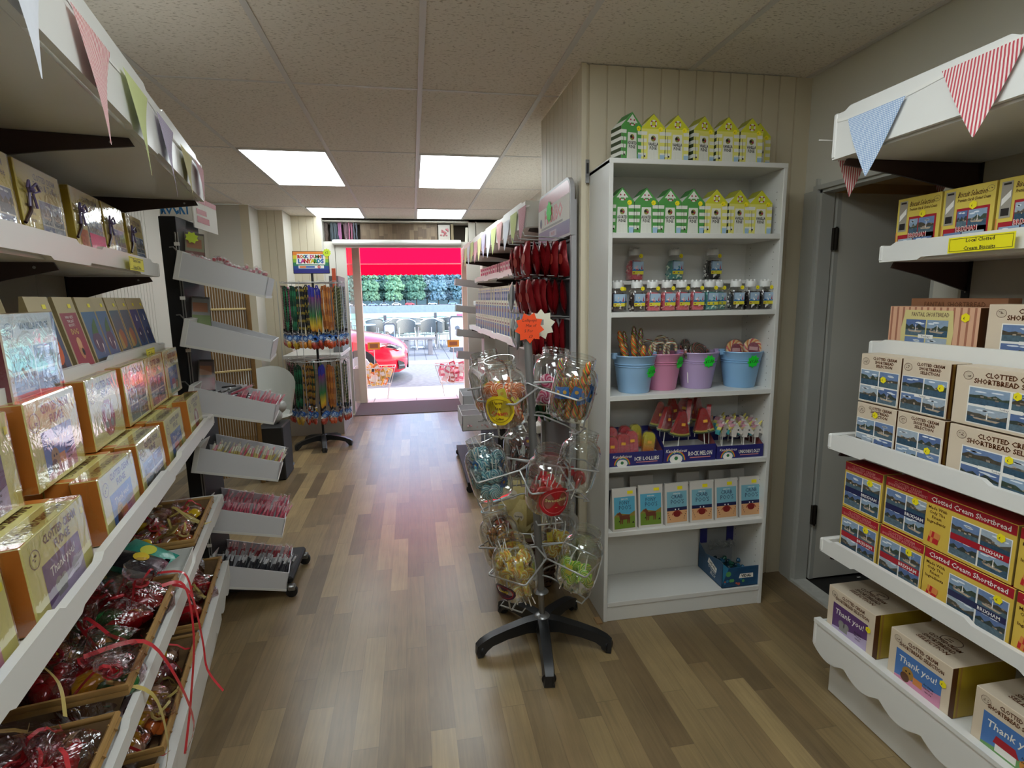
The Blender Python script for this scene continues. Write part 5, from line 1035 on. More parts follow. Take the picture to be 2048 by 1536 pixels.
def gradmat(name, c1, c2, z0, z1):
    m = bpy.data.materials.new(name); m.use_nodes = True; nt = m.node_tree; b_ = nt.nodes['Principled BSDF']; tc = nt.nodes.new('ShaderNodeTexCoord'); s = nt.nodes.new('ShaderNodeSeparateXYZ'); mr = nt.nodes.new('ShaderNodeMapRange'); mx = nt.nodes.new('ShaderNodeMix'); mx.data_type = 'RGBA'
    nt.links.new(tc.outputs['Object'], s.inputs[0]); nt.links.new(s.outputs[2], mr.inputs[0]); mr.inputs[1].default_value = z0; mr.inputs[2].default_value = z1; nt.links.new(mr.outputs[0], mx.inputs[0]); mx.inputs[6].default_value = (*lin(c1), 1); mx.inputs[7].default_value = (*lin(c2), 1); nt.links.new(mx.outputs[2], b_.inputs['Base Color']); b_.inputs['Roughness'].default_value = .15; b_.inputs['Coat Weight'].default_value = .7; return m
IR = gradmat('ice_lolly_red', 'd06070', 'b8182a', 0, .1); IY = gradmat('ice_lolly_yellow', 'd8441e', 'c8c022', .0, .08)
def ice(m_):
    t = thing('ice_lolly_sweet', '', 'lollipop'); m = MB(); w, h = .026, .105; p = [(-w, 0), (w, 0), (w, h*.78), (w*.8, h*.92), (w*.4, h), (-w*.4, h), (-w*.8, h*.92), (-w, h*.78)]; m.M = frame((0, 0, 0), (1, 0, 0), (0, 0, 1)); m.prism(p, -.011, .011, m_)
    for q in (-.3, .3): m.prism([(w*q-.003, .01), (w*q+.003, .01), (w*q+.003, h*.8), (w*q-.003, h*.8)], .011, .013, m_)
    m.build('candy_head', t); m = MB(); m.box(-.005, .005, -.0015, .0015, -.035, 0, PAPER); m.build('stick', t)
    m = MB(); m.M = frame((0, 0, 0), (1, 0, 0), (0, 0, 1)); m.prism([(a*1.12, b*1.06-.002) for a, b in p], -.0145, .0145, WRAPX); m.build('cellophane', t)
    m = MB(); m.M = frame((0, -.015, 0), (1, 0, 0), (0, 0, 1)); m.rect(-.01, .055, .01, .068, mat('price_amber', 'e8a83a', .5), 0); m.build('price_sticker', t); return t
ir, iy = ice(IR), ice(IY)
for i, (x, y, z, ry, red, w_) in enumerate([(.862, 2.28, .80, -.05, 1, 'back left'), (.898, 2.245, .775, .05, 1, 'front left'), (.948, 2.245, .785, -.06, 1, 'front middle'), (.925, 2.29, .80, .0, 1, 'behind the front pair'), (1.018, 2.245, .775, .12, 0, 'front right'), (.99, 2.30, .80, -.08, 0, 'back right'), (.845, 2.235, .765, .02, 1, 'far left edge')]):
    s = ir if red else iy; o = s if i in (0, 4) else copy_tree(s); o.location = (x, y, z); o.rotation_euler = (random.uniform(-.1, .1), ry, random.uniform(-.1, .1)); o['label'] = '%s block lolly in the Ice Lollies box, %s' % ('red' if red else 'yellow and orange', w_); o['group'] = 'block lollies in the Ice Lollies box'
def melon():
    t = thing('melon_lolly', '', 'lollipop'); n = 9; A = [(.052*math.sin(a), -.03-.014*math.cos(a)) for a in [(-1+2*k/n)*1.05 for k in range(n+1)]]; m = MB(); m.M = frame((0, 0, 0), (1, 0, 0), (0, 0, 1))
    P = A+[(.012, .062), (0, .068), (-.012, .062)]; m.prism(P, -.009, .009, mat('melon_red', 'a0101c', .12, coat=1)); 
    for k, (x, y) in enumerate([(-.02, -.02), (.0, -.01), (.022, -.02), (-.01, .015), (.012, .02), (0, .04)]): m.disc(x, y, .0022, INK, .0095, 6)
    R_ = [(x*1.02, y-.001) for x, y in A]+[(x*.93, y+.006) for x, y in A[::-1]]; m.prism(R_, -.0105, .0105, mat('melon_rind', 'c8b84a', .3)); R_ = [(x*1.06, y-.007) for x, y in A]+[(x*1.0, y-.0005) for x, y in A[::-1]]; m.prism(R_, -.0095, .0095, mat('melon_green', '3a5a2a', .3)); m.build('candy_head', t)
    m = MB(); m.tube([(0, 0, -.045), (0, 0, -.125)], .0022, PAPER, 6); m.build('stick', t)
    m = MB(); m.M = frame((0, 0, 0), (1, 0, 0), (0, 0, 1)); m.prism([(x*1.13, y*1.1-.004) for x, y in P], -.014, .014, WRAPX); m.lathe([(.012, -.075), (.003, -.06), (.012, -.05)], WRAPX, 8) if 0 else None; m.build('cellophane', t)
    m = MB(); m.M = frame((.004, -.0146, 0), (1, 0, 0), (0, 0, 1)); m.rect(-.01, .0, .01, .013, mat('price_amber', 'e8a83a', .5), 0); m.build('price_sticker', t); return t
ml = melon()
for i, (x, y, z, ry, rz, w_) in enumerate([(1.175, 2.235, .905, .12, .1, 'front left with an amber sticker'), (1.285, 2.235, .915, -.1, -.1, 'front right'), (1.115, 2.26, .925, .15, .5, 'left edge'), (1.235, 2.27, .95, .1, .9, 'middle, seen edge-on'), (1.165, 2.30, .955, -.1, .3, 'back left'), (1.22, 2.31, .965, .15, -.3, 'back centre'), (1.285, 2.30, .955, .05, .4, 'back right'), (1.325, 2.255, .925, -.15, .9, 'right edge, turned'), (1.105, 2.30, .94, 0, -.4, 'far left back')]):
    o = ml if i == 0 else copy_tree(ml); o.location = (x, y, z); o.rotation_euler = (0, ry, rz); o['label'] = 'red melon slice lolly above the Rock Melon box, %s' % w_; o['group'] = 'melon slice lollies'
UW = mat('unicorn_white', 'e2dcd4', .35); UPk = mat('unicorn_pink', 'd89aa8', .35); UY = mat('unicorn_yellow', 'dcd06a', .35); UT = mat('unicorn_teal', '4aa0a8', .35)
def unicorn():
    t = thing('unicorn_lolly', '', 'lollipop'); m = MB(); m.M = frame((0, 0, 0), (1, 0, 0), (0, 0, 1)); Z = .009
    m.prism([(-.012, -.028), (.008, -.03), (.012, -.008), (.034, -.018), (.04, -.008), (.028, .01), (.016, .022), (.01, .034), (-.004, .026), (-.018, .01)], -Z, Z, UW)
    m.prism([(.018, .02), (.03, .046), (.01, .03)], -.004, .004, UY); m.prism([(-.004, .026), (-.002, .04), (.008, .03)], -.006, .006, UW)
    for k, (c, o_) in enumerate([(UPk, 0), (UY, 1), (UT, 2)]):
        a = [(-.006-.008*o_+.016*math.cos(q), .012-.012*o_+.018*math.sin(q)) for q in [1.2+j*.45 for j in range(6)]]; b_ = [(x+.009, y-.002) for x, y in a[::-1]]; m.prism((a+b_)[::-1], -Z*1.25, Z*1.25, c)
    m.disc(.016, .004, .0045, INK, Z+.0006, 10); m.disc(.0172, .0055, .0014, PAPER, Z+.001, 6); m.build('candy_head', t)
    m = MB(); m.tube([(-.002, 0, -.028), (-.002, 0, -.09)], .0025, PAPER, 6); m.build('stick', t)
    m = MB(); m.ball((.004, 0, .003), .04, film('thin_cellophane', base=.03, edge=.45, crinkle=.5, nscale=60), 12, k=(1.05, .34, 1)); m.build('cellophane', t); return t
un = unicorn(); k = 0
for ry_, y in ((0, 2.245), (1, 2.285), (2, 2.325)):
    for i in range(4):
        x = 1.392+i*.056+ry_*.014; o = un if k == 0 else copy_tree(un); o.location = (x, y, .868+.008*ry_-(.004*i)); o.rotation_euler = (0, random.uniform(-.15, .1), random.uniform(-.2, .5)); o['label'] = 'unicorn head lolly in the Unicorn Lolly box, %s row, %s from the left' % (['front', 'middle', 'back'][ry_], OR_[i]); o['group'] = 'unicorn lollies'; k += 1
# standing pouches on the shelf below
def poo_pouch(kind, back=False):
    m = MB(); w, d, h = .118, .06, .196; P_ = mat('pouch_white_card', 'cfcac2', .5); v = [(-w/2, -d/2, 0), (w/2, -d/2, 0), (w/2, d/2, 0), (-w/2, d/2, 0), (-w/2, -.012, h), (w/2, -.012, h), (w/2, -.004, h), (-w/2, -.004, h)]
    m.add(v, [(0, 1, 5, 4), (2, 3, 7, 6), (4, 5, 6, 7), (0, 3, 2, 1), (1, 2, 6, 5), (3, 0, 4, 7)], P_); m.M = frame((-w/2, -d/2, 0), (1, 0, 0), (0, d/2-.012, h)); H = h*1.004
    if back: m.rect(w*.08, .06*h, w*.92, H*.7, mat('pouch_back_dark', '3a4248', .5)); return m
    if kind == 'pony':
        m.rect(w*.07, H*.06, w*.93, H*.8, mat('pouch_sky', '58a8c4', .5)); m.rect(w*.07, H*.06, w*.93, H*.34, mat('pouch_grass', '6c8a2e', .5), .0006); m.poly([(w*.07, H*.34), (w*.93, H*.34), (w*.93, H*.46), (w*.7, H*.38), (w*.4, H*.41), (w*.2, H*.44), (w*.07, H*.36)], mat('pouch_hill', '8a7a38', .5), .0007)
        h_ = mat('pony_brown', '6e3a26', .5)
        for p in ([(w*.3, H*.27), (w*.68, H*.27), (w*.72, H*.38), (w*.4, H*.37), (w*.3, H*.46), (w*.18, H*.41), (w*.2, H*.38), (w*.27, H*.38)], [(w*.3, H*.17), (w*.35, H*.17), (w*.37, H*.29), (w*.31, H*.29)], [(w*.38, H*.17), (w*.42, H*.17), (w*.44, H*.29), (w*.39, H*.29)], [(w*.6, H*.17), (w*.64, H*.17), (w*.66, H*.29), (w*.6, H*.29)], [(w*.67, H*.17), (w*.7, H*.17), (w*.73, H*.32), (w*.66, H*.3)]): m.poly(p, h_, .001)
        m.poly([(w*.8, H*.17), (w*.9, H*.17), (w*.85, H*.22)], INK, .001); m.poly([(w*.24, H*.22), (w*.31, H*.22), (w*.28, H*.26)], INK, .0009)
        m.text('PONY', w*.5, H*.62, H*.085, NAVY, w=w*.42, bold=0); m.text("POO'S", w*.52, H*.50, H*.1, NAVY, w=w*.5, bold=0)
    else:
        m.rect(w*.07, H*.06, w*.93, H*.8, mat('pouch_blue', '7ab0c0', .5)); m.rect(w*.07, H*.06, w*.93, H*.36, mat('pouch_sand', 'd8a474', .5), .0006); m.rect(w*.07, H*.34, w*.93, H*.42, NAVY, .0007); R_ = mat('crab_red', '7c1c1c', .5)
        m.disc(w*.5, H*.26, w*.16, R_, .001, 12, H*.075); m.ring(w*.5, H*.2, w*.24, w*.2, mat('crab_claw', 'a8472e', .5), .0009, 12, .3, PI-.3)
        for s_ in (-1, 1):
            m.disc(w*.5+s_*w*.07, H*.37, w*.03, PAPER, .0012, 8)
            for q in range(4): m.disc(w*.5+s_*w*(.3+.03*q), H*(.14+.05*q), w*.018, INK, .001, 6)
        m.text('CRAB', w*.5, H*.63, H*.09, NAVY, w=w*.5, bold=0); m.text("POO'S", w*.52, H*.50, H*.105, NAVY, w=w*.56, bold=0)
    m.text('DEVON', w*.5, H*.73, H*.035, PAPER, z=.001); m.M = m.M @ Matrix.Identity(4); m.rect(w*.62, H*.86, w*.85, H*.93, YSTK, .0012) if kind == 'pony' else m.rect(w*.52, H*.84, w*.74, H*.92, YSTK, .0012); return m
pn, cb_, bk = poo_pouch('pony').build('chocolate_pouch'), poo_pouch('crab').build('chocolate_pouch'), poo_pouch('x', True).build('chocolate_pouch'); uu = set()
def pouch(src, x, y, rz, lab, ry=0):
    o = src if src.name not in uu else src.copy()
    if o is not src: COL.objects.link(o)
    uu.add(src.name); o.location = (x, y, .4365); o.rotation_euler = (0, ry, rz); tag(o, lab, 'pouch', 'white pouches on the second lowest shelf')
pouch(pn, .903, 2.235, .06, 'white pouch printed Pony Poo\'s with a brown pony, far left of the row'); pouch(pn, 1.037, 2.25, 0, 'white pouch printed Pony Poo\'s, second from the left, set further back')
for i, x in enumerate([1.165, 1.293, 1.42, 1.55]): pouch(cb_, x, 2.25+.003*i, [.05, 0, .02, 0][i], 'white pouch printed Crab Poo\'s with a red crab, %s' % ['third in the row', 'fourth in the row', 'fifth in the row', 'last at the right end'][i])
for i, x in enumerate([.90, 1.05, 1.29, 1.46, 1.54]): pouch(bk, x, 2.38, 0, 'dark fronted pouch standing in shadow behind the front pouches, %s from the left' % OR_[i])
# open counter tray on the bottom shelf
t = thing('counter_display_box', 'blue under-sea counter box with raised back, bottom shelf of the bookcase', 'display box', (1.50, 2.21, .0945)); m = MB(); SEA = mat('sea_print_blue', '1f4a6e', .4, noise=.5, nscale=18); SE2 = mat('sea_print_light', '2f7aa0', .4, noise=.3, nscale=30); w, d = .19, .225
m.box(-w/2, w/2, 0, d, 0, .003, SEA); m.prism([(-w/2, 0), (w/2, 0), (w/2, .004), (-w/2, .004)], 0, .1, SEA)
for s_ in (-1, 1):
    x = s_*w/2; v = [(x, 0, 0), (x, d, 0), (x, d, .14), (x, d*.7, .105), (x, .03, .13), (x, 0, .125)]; m.add(v, [(0, 1, 2, 3, 4, 5)], SEA); m.add([(a-s_*.0015, b, c) for a, b, c in v], [(5, 4, 3, 2, 1, 0)], mat('card_inside', '8d8f90', .6))
m.box(-w/2, w/2, d-.003, d, 0, .2, mat('card_inside', '8d8f90')); m.box(-w/2+.002, -w/2+.04, d-.006, d-.002, .13, .27, DB); m.box(w/2-.04, w/2-.002, d-.006, d-.002, .13, .27, DB)
m.M = frame((-w/2, 0, 0), (1, 0, 0), (0, 0, 1)); m.poly([(0, .02), (.03, .1), (.0, .125)], SE2, .0006); m.poly([(w*.45, .044), (w*.85, .044), (w*.84, .066), (w*.48, .066)], PAPER, .001); m.text('VIDAL', w*.65, .049, .013, INK, w=w*.3, z=.0013, bold=.04)
for k in range(9): m.disc(random.uniform(.01, w-.01), random.uniform(.008, .04), random.uniform(.004, .009), [SE2, mat('fish_red', 'b85a4a', .5), mat('fish_green', '5a9a5a', .5)][k % 3], .0009+k*.0001, 8)
m.disc(.03, .07, .014, mat('fish_green', '5a9a5a'), .001, 10); m.text('sharky', w*.55, .018, .014, PAPER, w=w*.4, z=.0014) if 0 else None
m.M = frame((-w/2, d, 0), (0, -1, 0), (0, 0, 1)); m.poly([(.09, .07), (.17, .05), (.175, .075), (.1, .1)], PAPER, .001); m.text('VIDAL', .135, .067, .016, INK, w=.06, z=.0013, rot=-.2); m.text('OCEAN', .13, .045, .014, PAPER, w=.07, z=.0013, rot=-.2); m.text('JELLY', .14, .022, .014, PAPER, w=.06, z=.0013, rot=-.2)
m.build('carton', t)
m = MB()
for k in range(70): m.ball((random.uniform(-.08, .08), random.uniform(.03, d-.03), random.uniform(.02, .06)), .011, [mat('jelly_green', '1f5a48', .2), mat('jelly_dark', '15303c', .2), mat('jelly_blue', '2a5a78', .2)][k % 3], 7, jit=.2)
for k in range(24): m.ball((random.uniform(-.085, .085), random.uniform(d-.04, d-.012), .13+random.uniform(-.02, .01)), .012, WRAPX, 6, jit=.3)
o = m.build('sweets', t); o['kind'] = 'stuff'
# ================================================================ LOLLIPOP JAR STAND
def star_base(t, R, m_, h0=.05, hub=.045, angs=None, cr=.026, cast=True):
    m = MB(); m.lathe([(hub, .055), (hub*1.15, .075), (hub*.9, .105), (hub*.5, .125)], m_, 18); m.build('hub', t)
    for a in angs:
        a = math.radians(a); c, s = math.cos(a), math.sin(a); m = MB(); m.M = Matrix.Rotation(a, 4, 'Z'); v = []
        for x, w, zt, zb in [(.02, .03, .118, .06), (.08, .028, .115, .068), (.17, .026, .1, .06), (.235, .025, .085, .045), (R-.022, .025, .076, .03), (R+.0, .024, .066, .004), (R+.02, .021, .05, .002)]:
            v += [(x*R/.28 if x < R-.02 else x, -w, zb), (x*R/.28 if x < R-.02 else x, -w*.75, zt), (x*R/.28 if x < R-.02 else x, w*.75, zt), (x*R/.28 if x < R-.02 else x, w, zb)]
        m.add(v, [(4*j+i, 4*j+4+i, 4*j+4+(i+1) % 4, 4*j+(i+1) % 4) for j in range(6) for i in range(4)]+[(0, 1, 2, 3), (27, 26, 25, 24)], m_, True); leg = m.build('leg', t)
        if cast:
            m = MB(); m.M = Matrix.Translation((R*c, R*s, cr)) @ Matrix.Rotation(a+1.1, 4, 'Z') @ Matrix.Rotation(PI/2, 4, 'X')
            for q in (-.012, .006): m.lathe([(.004, q), (cr, q), (cr, q+.008), (.004, q+.008)], m_, 14)
            m.build('caster', leg)
t = thing('jar_stand', 'tall floor stand with black five-star base and wire hoops holding lollipop jars', 'display stand', (.5, 2.13, 0))
star_base(t, .28, BLACK, angs=[-98, -26, 46, 118, 190]); POLE = mat('grey_pole', '7c7a78', .45, .3)
LX = -.052    # the pole leans a little
px = lambda z: LX*(z-.1)/1.2
m = MB(); m.tube([(0, 0, .11), (px(.22), 0, .22)], .0125, STEEL, 14); m.tube([(px(.22), 0, .22), (px(1.36), 0, 1.36)], .0165, POLE, 16); m.build('pole', t)
m = MB()
for z in (.118, .232): m = MB(); m.M = Matrix.Translation((px(z), 0, z)); m.lathe([(.013, -.004), (.031, -.003), (.034, 0), (.031, .004), (.013, .012)], STEEL, 22); m.build('collar', t)
TIER = [(1.135, -132), (.80, -177), (.432, -132)]
def jarM(z, a):
    a = math.radians(a); r = .166; return Matrix.Translation((.5+px(z)+r*math.cos(a), 2.13+r*math.sin(a), z-.115)) @ Matrix.Rotation(a, 4, 'Z') @ Matrix.Rotation(math.radians(14), 4, 'Y')
for z, a0 in TIER:
    for k in range(4):
        a = math.radians(a0+90*k); m = MB(); m.M = Matrix.Translation((px(z), 0, z)) @ Matrix.Rotation(a, 4, 'Z')
        P = [(.016, 0, .012), (.083, -.083, .01), (.25, -.085, -.024), (.256, -.078, -.026), (.256, .078, -.026), (.25, .085, -.024), (.083, .083, .01), (.016, 0, .012)]; m.tube(P, .0038, WIRE, 7)
        m.tube([(.256, 0, -.027), (.248, 0, -.09), (.236, 0, -.15), (.222, 0, -.17), (.16, 0, -.146), (.06, 0, -.12), (.014, 0, -.12)], .0036, WIRE, 7); m.tube([(.2, -.05, -.158), (.225, -.05, -.163), (.225, .05, -.163), (.2, .05, -.158)], .0032, WIRE, 6); m.build('wire_hoop', t)
m = MB(); m.M = frame((-.05, -.022, 1.375), (1, .1, 0), (0, 0, 1)); m.star(0, 0, .062, mat('fluorescent_orange_red_card', 'f2501e', .6), 0, 9, .0012, .74, .2)
for i, l in enumerate(['Lollipops', 'Mix of', '5 For', '£3']): m.text(l, [0, .006, -.004, .004][i], .024-.021*i, .0115, INK, w=.07, z=.0016, bold=0, sh=.15)
o = m.build('price_card'); o.location = (.5-.0, 2.13, -.005); tag(o, 'orange-red starburst card on top of the jar stand, handwritten 5 for £3', 'price card')
m = MB(); m.M = frame((.004, .014, 1.385), (1, .1, 0), (0, 0, 1)); m.star(0, 0, .062, mat('cream_card', 'dcd8c2', .6), 0, 9, .0012, .74, .5); m.rect(-.018, -.002, .012, .02, GREY1, .0016); o = m.build('price_card'); o.location = (.5, 2.13, -.005); tag(o, 'cream starburst card on the jar stand behind the orange one', 'price card')
def big_jar():
    t = thing('lollipop_jar', '', 'jar'); m = MB(); m.lathe([(.001, .004), (.06, .0), (.074, .006), (.083, .03), (.0855, .07), (.0855, .155), (.083, .176), (.074, .197), (.062, .207), (.0575, .211)], JAR, 40, cap=(False, False)); m.build('jar_body', t)
    m = MB(); m.lathe([(.0575, .211), (.0585, .217), (.0565, .220), (.0585, .226), (.0565, .230), (.0585, .237), (.0565, .241), (.0585, .249), (.0575, .253), (.055, .253), (.054, .248)], JAR, 36, cap=(False, False)); m.build('threaded_neck', t); return t
bj = big_jar(); n_ = 0
def swirl(name, cols, c2=None):
    return round_lolly('lollipop', spiral(name, cols, 5, axis=0, scale=55), .031, .0075, .045, None, False)
LO = dict(orange=swirl('swirl_orange', ['d8642c', 'e8a878', 'c8501c', 'f0c8a0']), blue=swirl('swirl_blue', ['3a8ea8', 'c8e0e0', '2f7088', '9ad0d0']), red=swirl('swirl_red', ['a00c1c', 'b41426']), yellow=swirl('swirl_yellow', ['d8c03a', 'e8dfa8', 'b89a2a', 'd8903a']), green=swirl('swirl_green', ['7ac828', 'd8e89a', '5aa818', 'e0e060']), amber=swirl('swirl_amber', ['a8642c', '6a4a20', 'c88a3a']), pink=swirl('swirl_pink', ['c83a6a', 'e8a8b8']), brown=swirl('swirl_brown', ['5a3a34', '8a4a3a', '3a2a2a'])); lu = set(); TG = {}
def card(c, w=.03, h=.04, dot=None):
    k = ('card', c)
    if k not in TG:
        m = MB(); m.box(-w/2, w/2, -.0005, .0005, 0, h, mat('tag_%s' % c, c, .5)); m.M = frame((-w/2, -.0006, 0), (1, 0, 0), (0, 0, 1)); m.disc(w/2, h*.55, w*.22, mat('tag_dot', 'e0a83a', .5)); TG[k] = m.build('lolly_tag'); return TG[k]
    o = TG[k].copy(); COL.objects.link(o); return o
def fill(Mj, kind, n, where, zt, zb=.02, tags=None, nt=0, group=None, nmx=''):
    for i in range(n):
        o = LO[kind] if kind not in lu else copy_tree(LO[kind]); lu.add(kind)
        a = 2.4*i+random.uniform(-.3, .3); r = .05*math.sqrt((i+.5)/n)+.006; z = zb+.018+(zt-zb-.03)*(i % max(1, n//4))/max(1, n//4-1 or 1) if n > 5 else random.uniform(zb+.02, zt)
        up = random.random() < .4
        o.matrix_world = Mj @ Matrix.Translation((r*math.cos(a), r*math.sin(a), z)) @ Matrix.Rotation(random.uniform(0, 6.28), 4, 'Z') @ Matrix.Rotation(random.uniform(-.35, .35), 4, 'X') @ Matrix.Rotation(random.uniform(-.3, .3)+(PI*(1 if i % 2 else 0)), 4, 'Y')
        o['label'] = '%s swirl lollipop in the %s' % (nmx or kind, where); o['group'] = group or '%s lollipops in the %s' % (kind, where)
    for i in range(nt):
        o = card(tags); a = random.uniform(0, 6.28); o.matrix_world = Mj @ Matrix.Translation((.06*math.cos(a), .06*math.sin(a), random.uniform(zb, zt))) @ Matrix.Rotation(a+PI/2, 4, 'Z') @ Matrix.Rotation(random.uniform(-.3, .3), 4, 'X') @ Matrix.Rotation(random.uniform(-.6, .6), 4, 'Y')
        tag(o, 'small paper tag among the lollipops in the %s' % where, 'tag', 'tags in the %s' % where)
def round_label(Mj, rz, z, lines, c, c2, r, lab, ex=1):
    m = MB(); n = 20; v = []; fs = []
    R_ = .0868
    def P(x, y, l=0): a = x/R_; return ((R_+l)*math.sin(a), -(R_+l)*math.cos(a), z+y)
    def lay(pts, mt, l): m.add([P(x, y, l) for x, y in pts], [tuple(range(len(pts)))], mt)
    K = 24; ed = [(ex*r*(1+.03*(k % 2))*math.cos(2*PI*k/K), r*(1+.03*(k % 2))*math.sin(2*PI*k/K)) for k in range(K)]
    m.add([P(0, 0, .0)]+[P(x, y, .0) for x, y in ed], [(0, k+1, (k+1) % K+1) for k in range(K)], c)
    for k in range(K):
        a, b = 2*PI*k/K, 2*PI*(k+1)/K; m.add([P(ex*r*q*math.cos(w), r*q*math.sin(w), .0005) for q, w in ((.82, a), (.82, b), (.76, b), (.76, a))], [(0, 1, 2, 3)], c2)
    for i, (l, h, yy, cc) in enumerate(lines):
        vs_, fs_, tw = text_geo(l, .02); k = h/.7; k = min(k, 1.35*r*ex/tw) if tw else k; m.add([P((a-tw/2)*k, b*k+yy, .001) for a, b in vs_], fs_, cc)
    o = m.build('jar_label'); o.matrix_world = Mj @ Matrix.Rotation(rz, 4, 'Z'); tag(o, lab, 'label'); return o
spec = [[('orange', 'upper front jar', 26, .15), ('twist', 'upper right jar', 0, 0), ('pink', 'upper back right jar', 8, .12), ('orange', 'upper back left jar', 10, .1)],
        [('blue', 'middle left jar', 34, .19), ('red', 'middle front jar', 24, .09), ('red', 'middle right jar, almost empty', 3, .05), ('brown', 'middle back jar', 18, .17)],
        [('yellow', 'lower front jar', 34, .17), ('green', 'lower right jar', 10, .075), ('yellow', 'lower back right jar', 8, .1), ('amber', 'lower back left jar', 22, .17)]]
TAGC = dict(orange='e0d03a', blue='2f70b0', red='c8303a', yellow='e8d040', green='e0d83a', amber='b8402a', pink='c85a8a', brown='6a3a5a')
for ti, (z, a0) in enumerate(TIER):
    for k in range(4):
        kind, wh, n, zt = spec[ti][k]; Mj = jarM(z, a0+90*k); o = bj if (ti, k) == (0, 0) else copy_tree(bj); o.matrix_world = Mj
        o['label'] = 'clear plastic lollipop jar on the stand, %s' % wh; 
        if n: fill(Mj, kind, n, wh, zt, tags=TAGC[kind], nt=max(1, n//4))
Mb = jarM(1.135, -42); s3 = s1.copy(); 
for i in range(17):
    o = s1.copy() if i % 3 else s2.copy(); COL.objects.link(o); a = 2.4*i; r = .066*math.sqrt((i+.5)/17); o.matrix_world = Mb @ Matrix.Translation((r*math.cos(a), r*math.sin(a), .012)) @ Matrix.Rotation(random.uniform(-.12, .12), 4, 'X') @ Matrix.Rotation(random.uniform(-.12, .12), 4, 'Y') @ Matrix.Scale(.75+.35*(i in (5, 12))+random.uniform(0, .1), 4)
    o['label'] = 'rainbow twisted stick packed in the upper right jar of the stand'; o['group'] = 'twisted sticks in the upper right jar'
for i in range(9):
    o = card('2a6cb4', .034, .045); a = -1.9+i*.42; o.matrix_world = Mb @ Matrix.Translation((.077*math.cos(a), .077*math.sin(a), .085+.01*(i % 3))) @ Matrix.Rotation(a+PI/2, 4, 'Z') @ Matrix.Rotation(random.uniform(-.5, .5), 4, 'Y'); tag(o, 'blue picture tag on a stick in the upper right jar', 'tag', 'blue tags in the upper right jar')
FR_ = lambda a: PI/2-math.radians(a)    # turns a jar-local label to face the room front
YL = mat('label_sunny_yellow', 'e2c61e', .5)
round_label(jarM(1.135, -132), PI/2+.25, .085, [('I love', .012, .026, BRN), ('Ice', .013, .004, BRN), ('Cream', .016, -.018, REDB), ('Lollies', .008, -.036, BRN)], YL, mat('label_gold_line', 'a88a1c', .5), .058, 'large yellow Ice Cream label on the upper front jar')
round_label(jarM(.80, -87), PI/2+.12, .075, [('Sweetshop', .014, .004, mat('label_pale_gold', 'd8c88a', .5)), ('~', .012, -.026, mat('label_pale_gold', 'd8c88a'))], mat('label_crimson', 'b01222', .4), mat('label_pale_red', 'd86a70', .4), .06, 'large crimson oval label on the middle front jar', 1.1)
round_label(jarM(.432, -132), PI/2-.1, .062, [('Swirly', .012, .0, YL)], mat('label_purple_edge', '3c1a34', .4), mat('label_crimson', 'b01222'), .034, 'dark oval label on the lower front jar', 1.5)
# wicker basket of honeycomb packets behind the stand
t = thing('wicker_basket', 'dark round wicker basket on the floor behind the jar stand', 'basket', (.53, 2.665, 0)); WK = mat('dark_wicker', '5e4332', .6, noise=.3, nscale=60)
m = MB()
for j in range(17):
    z = .012+j*.017; R_ = .148+.036*(z/.28); p = []
    for i in range(48): a = 2*PI*i/48; q = R_+.005*(1 if (i//2+j) % 2 else -1); p.append((q*math.cos(a), q*math.sin(a), z))
    m.tube(p, .0075, WK, 5, True)
m.lathe([(.001, .004), (.143, .004), (.174, .28)], WK, 24, cap=(False, False)); m.build('woven_wall', t); m = MB(); m.tube([(.186*math.cos(2*PI*i/32), .186*math.sin(2*PI*i/32), .30) for i in range(32)], .012, WK, 6, True); m.build('rim', t)
def packet(name, c, c2, w=.1, h=.15, txt=None):
    t = thing(name, '', 'packet'); m = MB(); v = []
    nx, nz = 5, 6
    for side in (-1, 1):
        for j in range(nz+1):
            for i in range(nx+1):
                u, q = i/nx, j/nz; b = math.sin(PI*u)**.6*math.sin(PI*q)**.6; v.append(((u-.5)*w*((1.08-.42*q+.1*math.sin(q*9)) if name == 'sweet_bag' else (1-.06*(q > .9))), side*.018*b, q*h))
    S = (nx+1)*(nz+1); f = []
    for j in range(nz):
        for i in range(nx):
            a = j*(nx+1)+i; f.append((a, a+1, a+nx+2, a+nx+1)); f.append((S+a, S+a+nx+1, S+a+nx+2, S+a+1))
    m.add(v, f, mat('foil_%s' % c, c, .25, .35 if name == 'sweet_bag' else 0, noise=.15, nscale=30, bump=1), True); m.build('bag', t)
    m = MB(); m.M = frame((0, -.0184, h*.5), (1, 0, 0), (0, 0, 1)); m.disc(0, 0, w*.24, mat('foil2_%s' % c2, c2, .4), 0, 12, h*.15); 
    if txt: m.text(txt, 0, -h*.03, h*.07, INK, w=w*.5)
    m.build('printed_patch', t); return t
hp = packet('honeycomb_packet', 'e0d296', 'efe8d4', .12, .17, 'honey')
for i in range(15):
    o = hp if i == 0 else copy_tree(hp); a = 2.4*i; r = .028*math.sqrt(i+.3); o.matrix_world = Matrix.Translation((.53+r*math.cos(a), 2.665+r*math.sin(a), .19+.055*(i//3))) @ Matrix.Rotation(random.uniform(-.7, .7), 4, 'Z') @ Matrix.Rotation(random.uniform(-.4, .3), 4, 'X') @ Matrix.Rotation(random.uniform(-.5, .5), 4, 'Y'); o['label'] = 'yellow and white packet heaped in the wicker basket'; o['group'] = 'packets in the wicker basket'
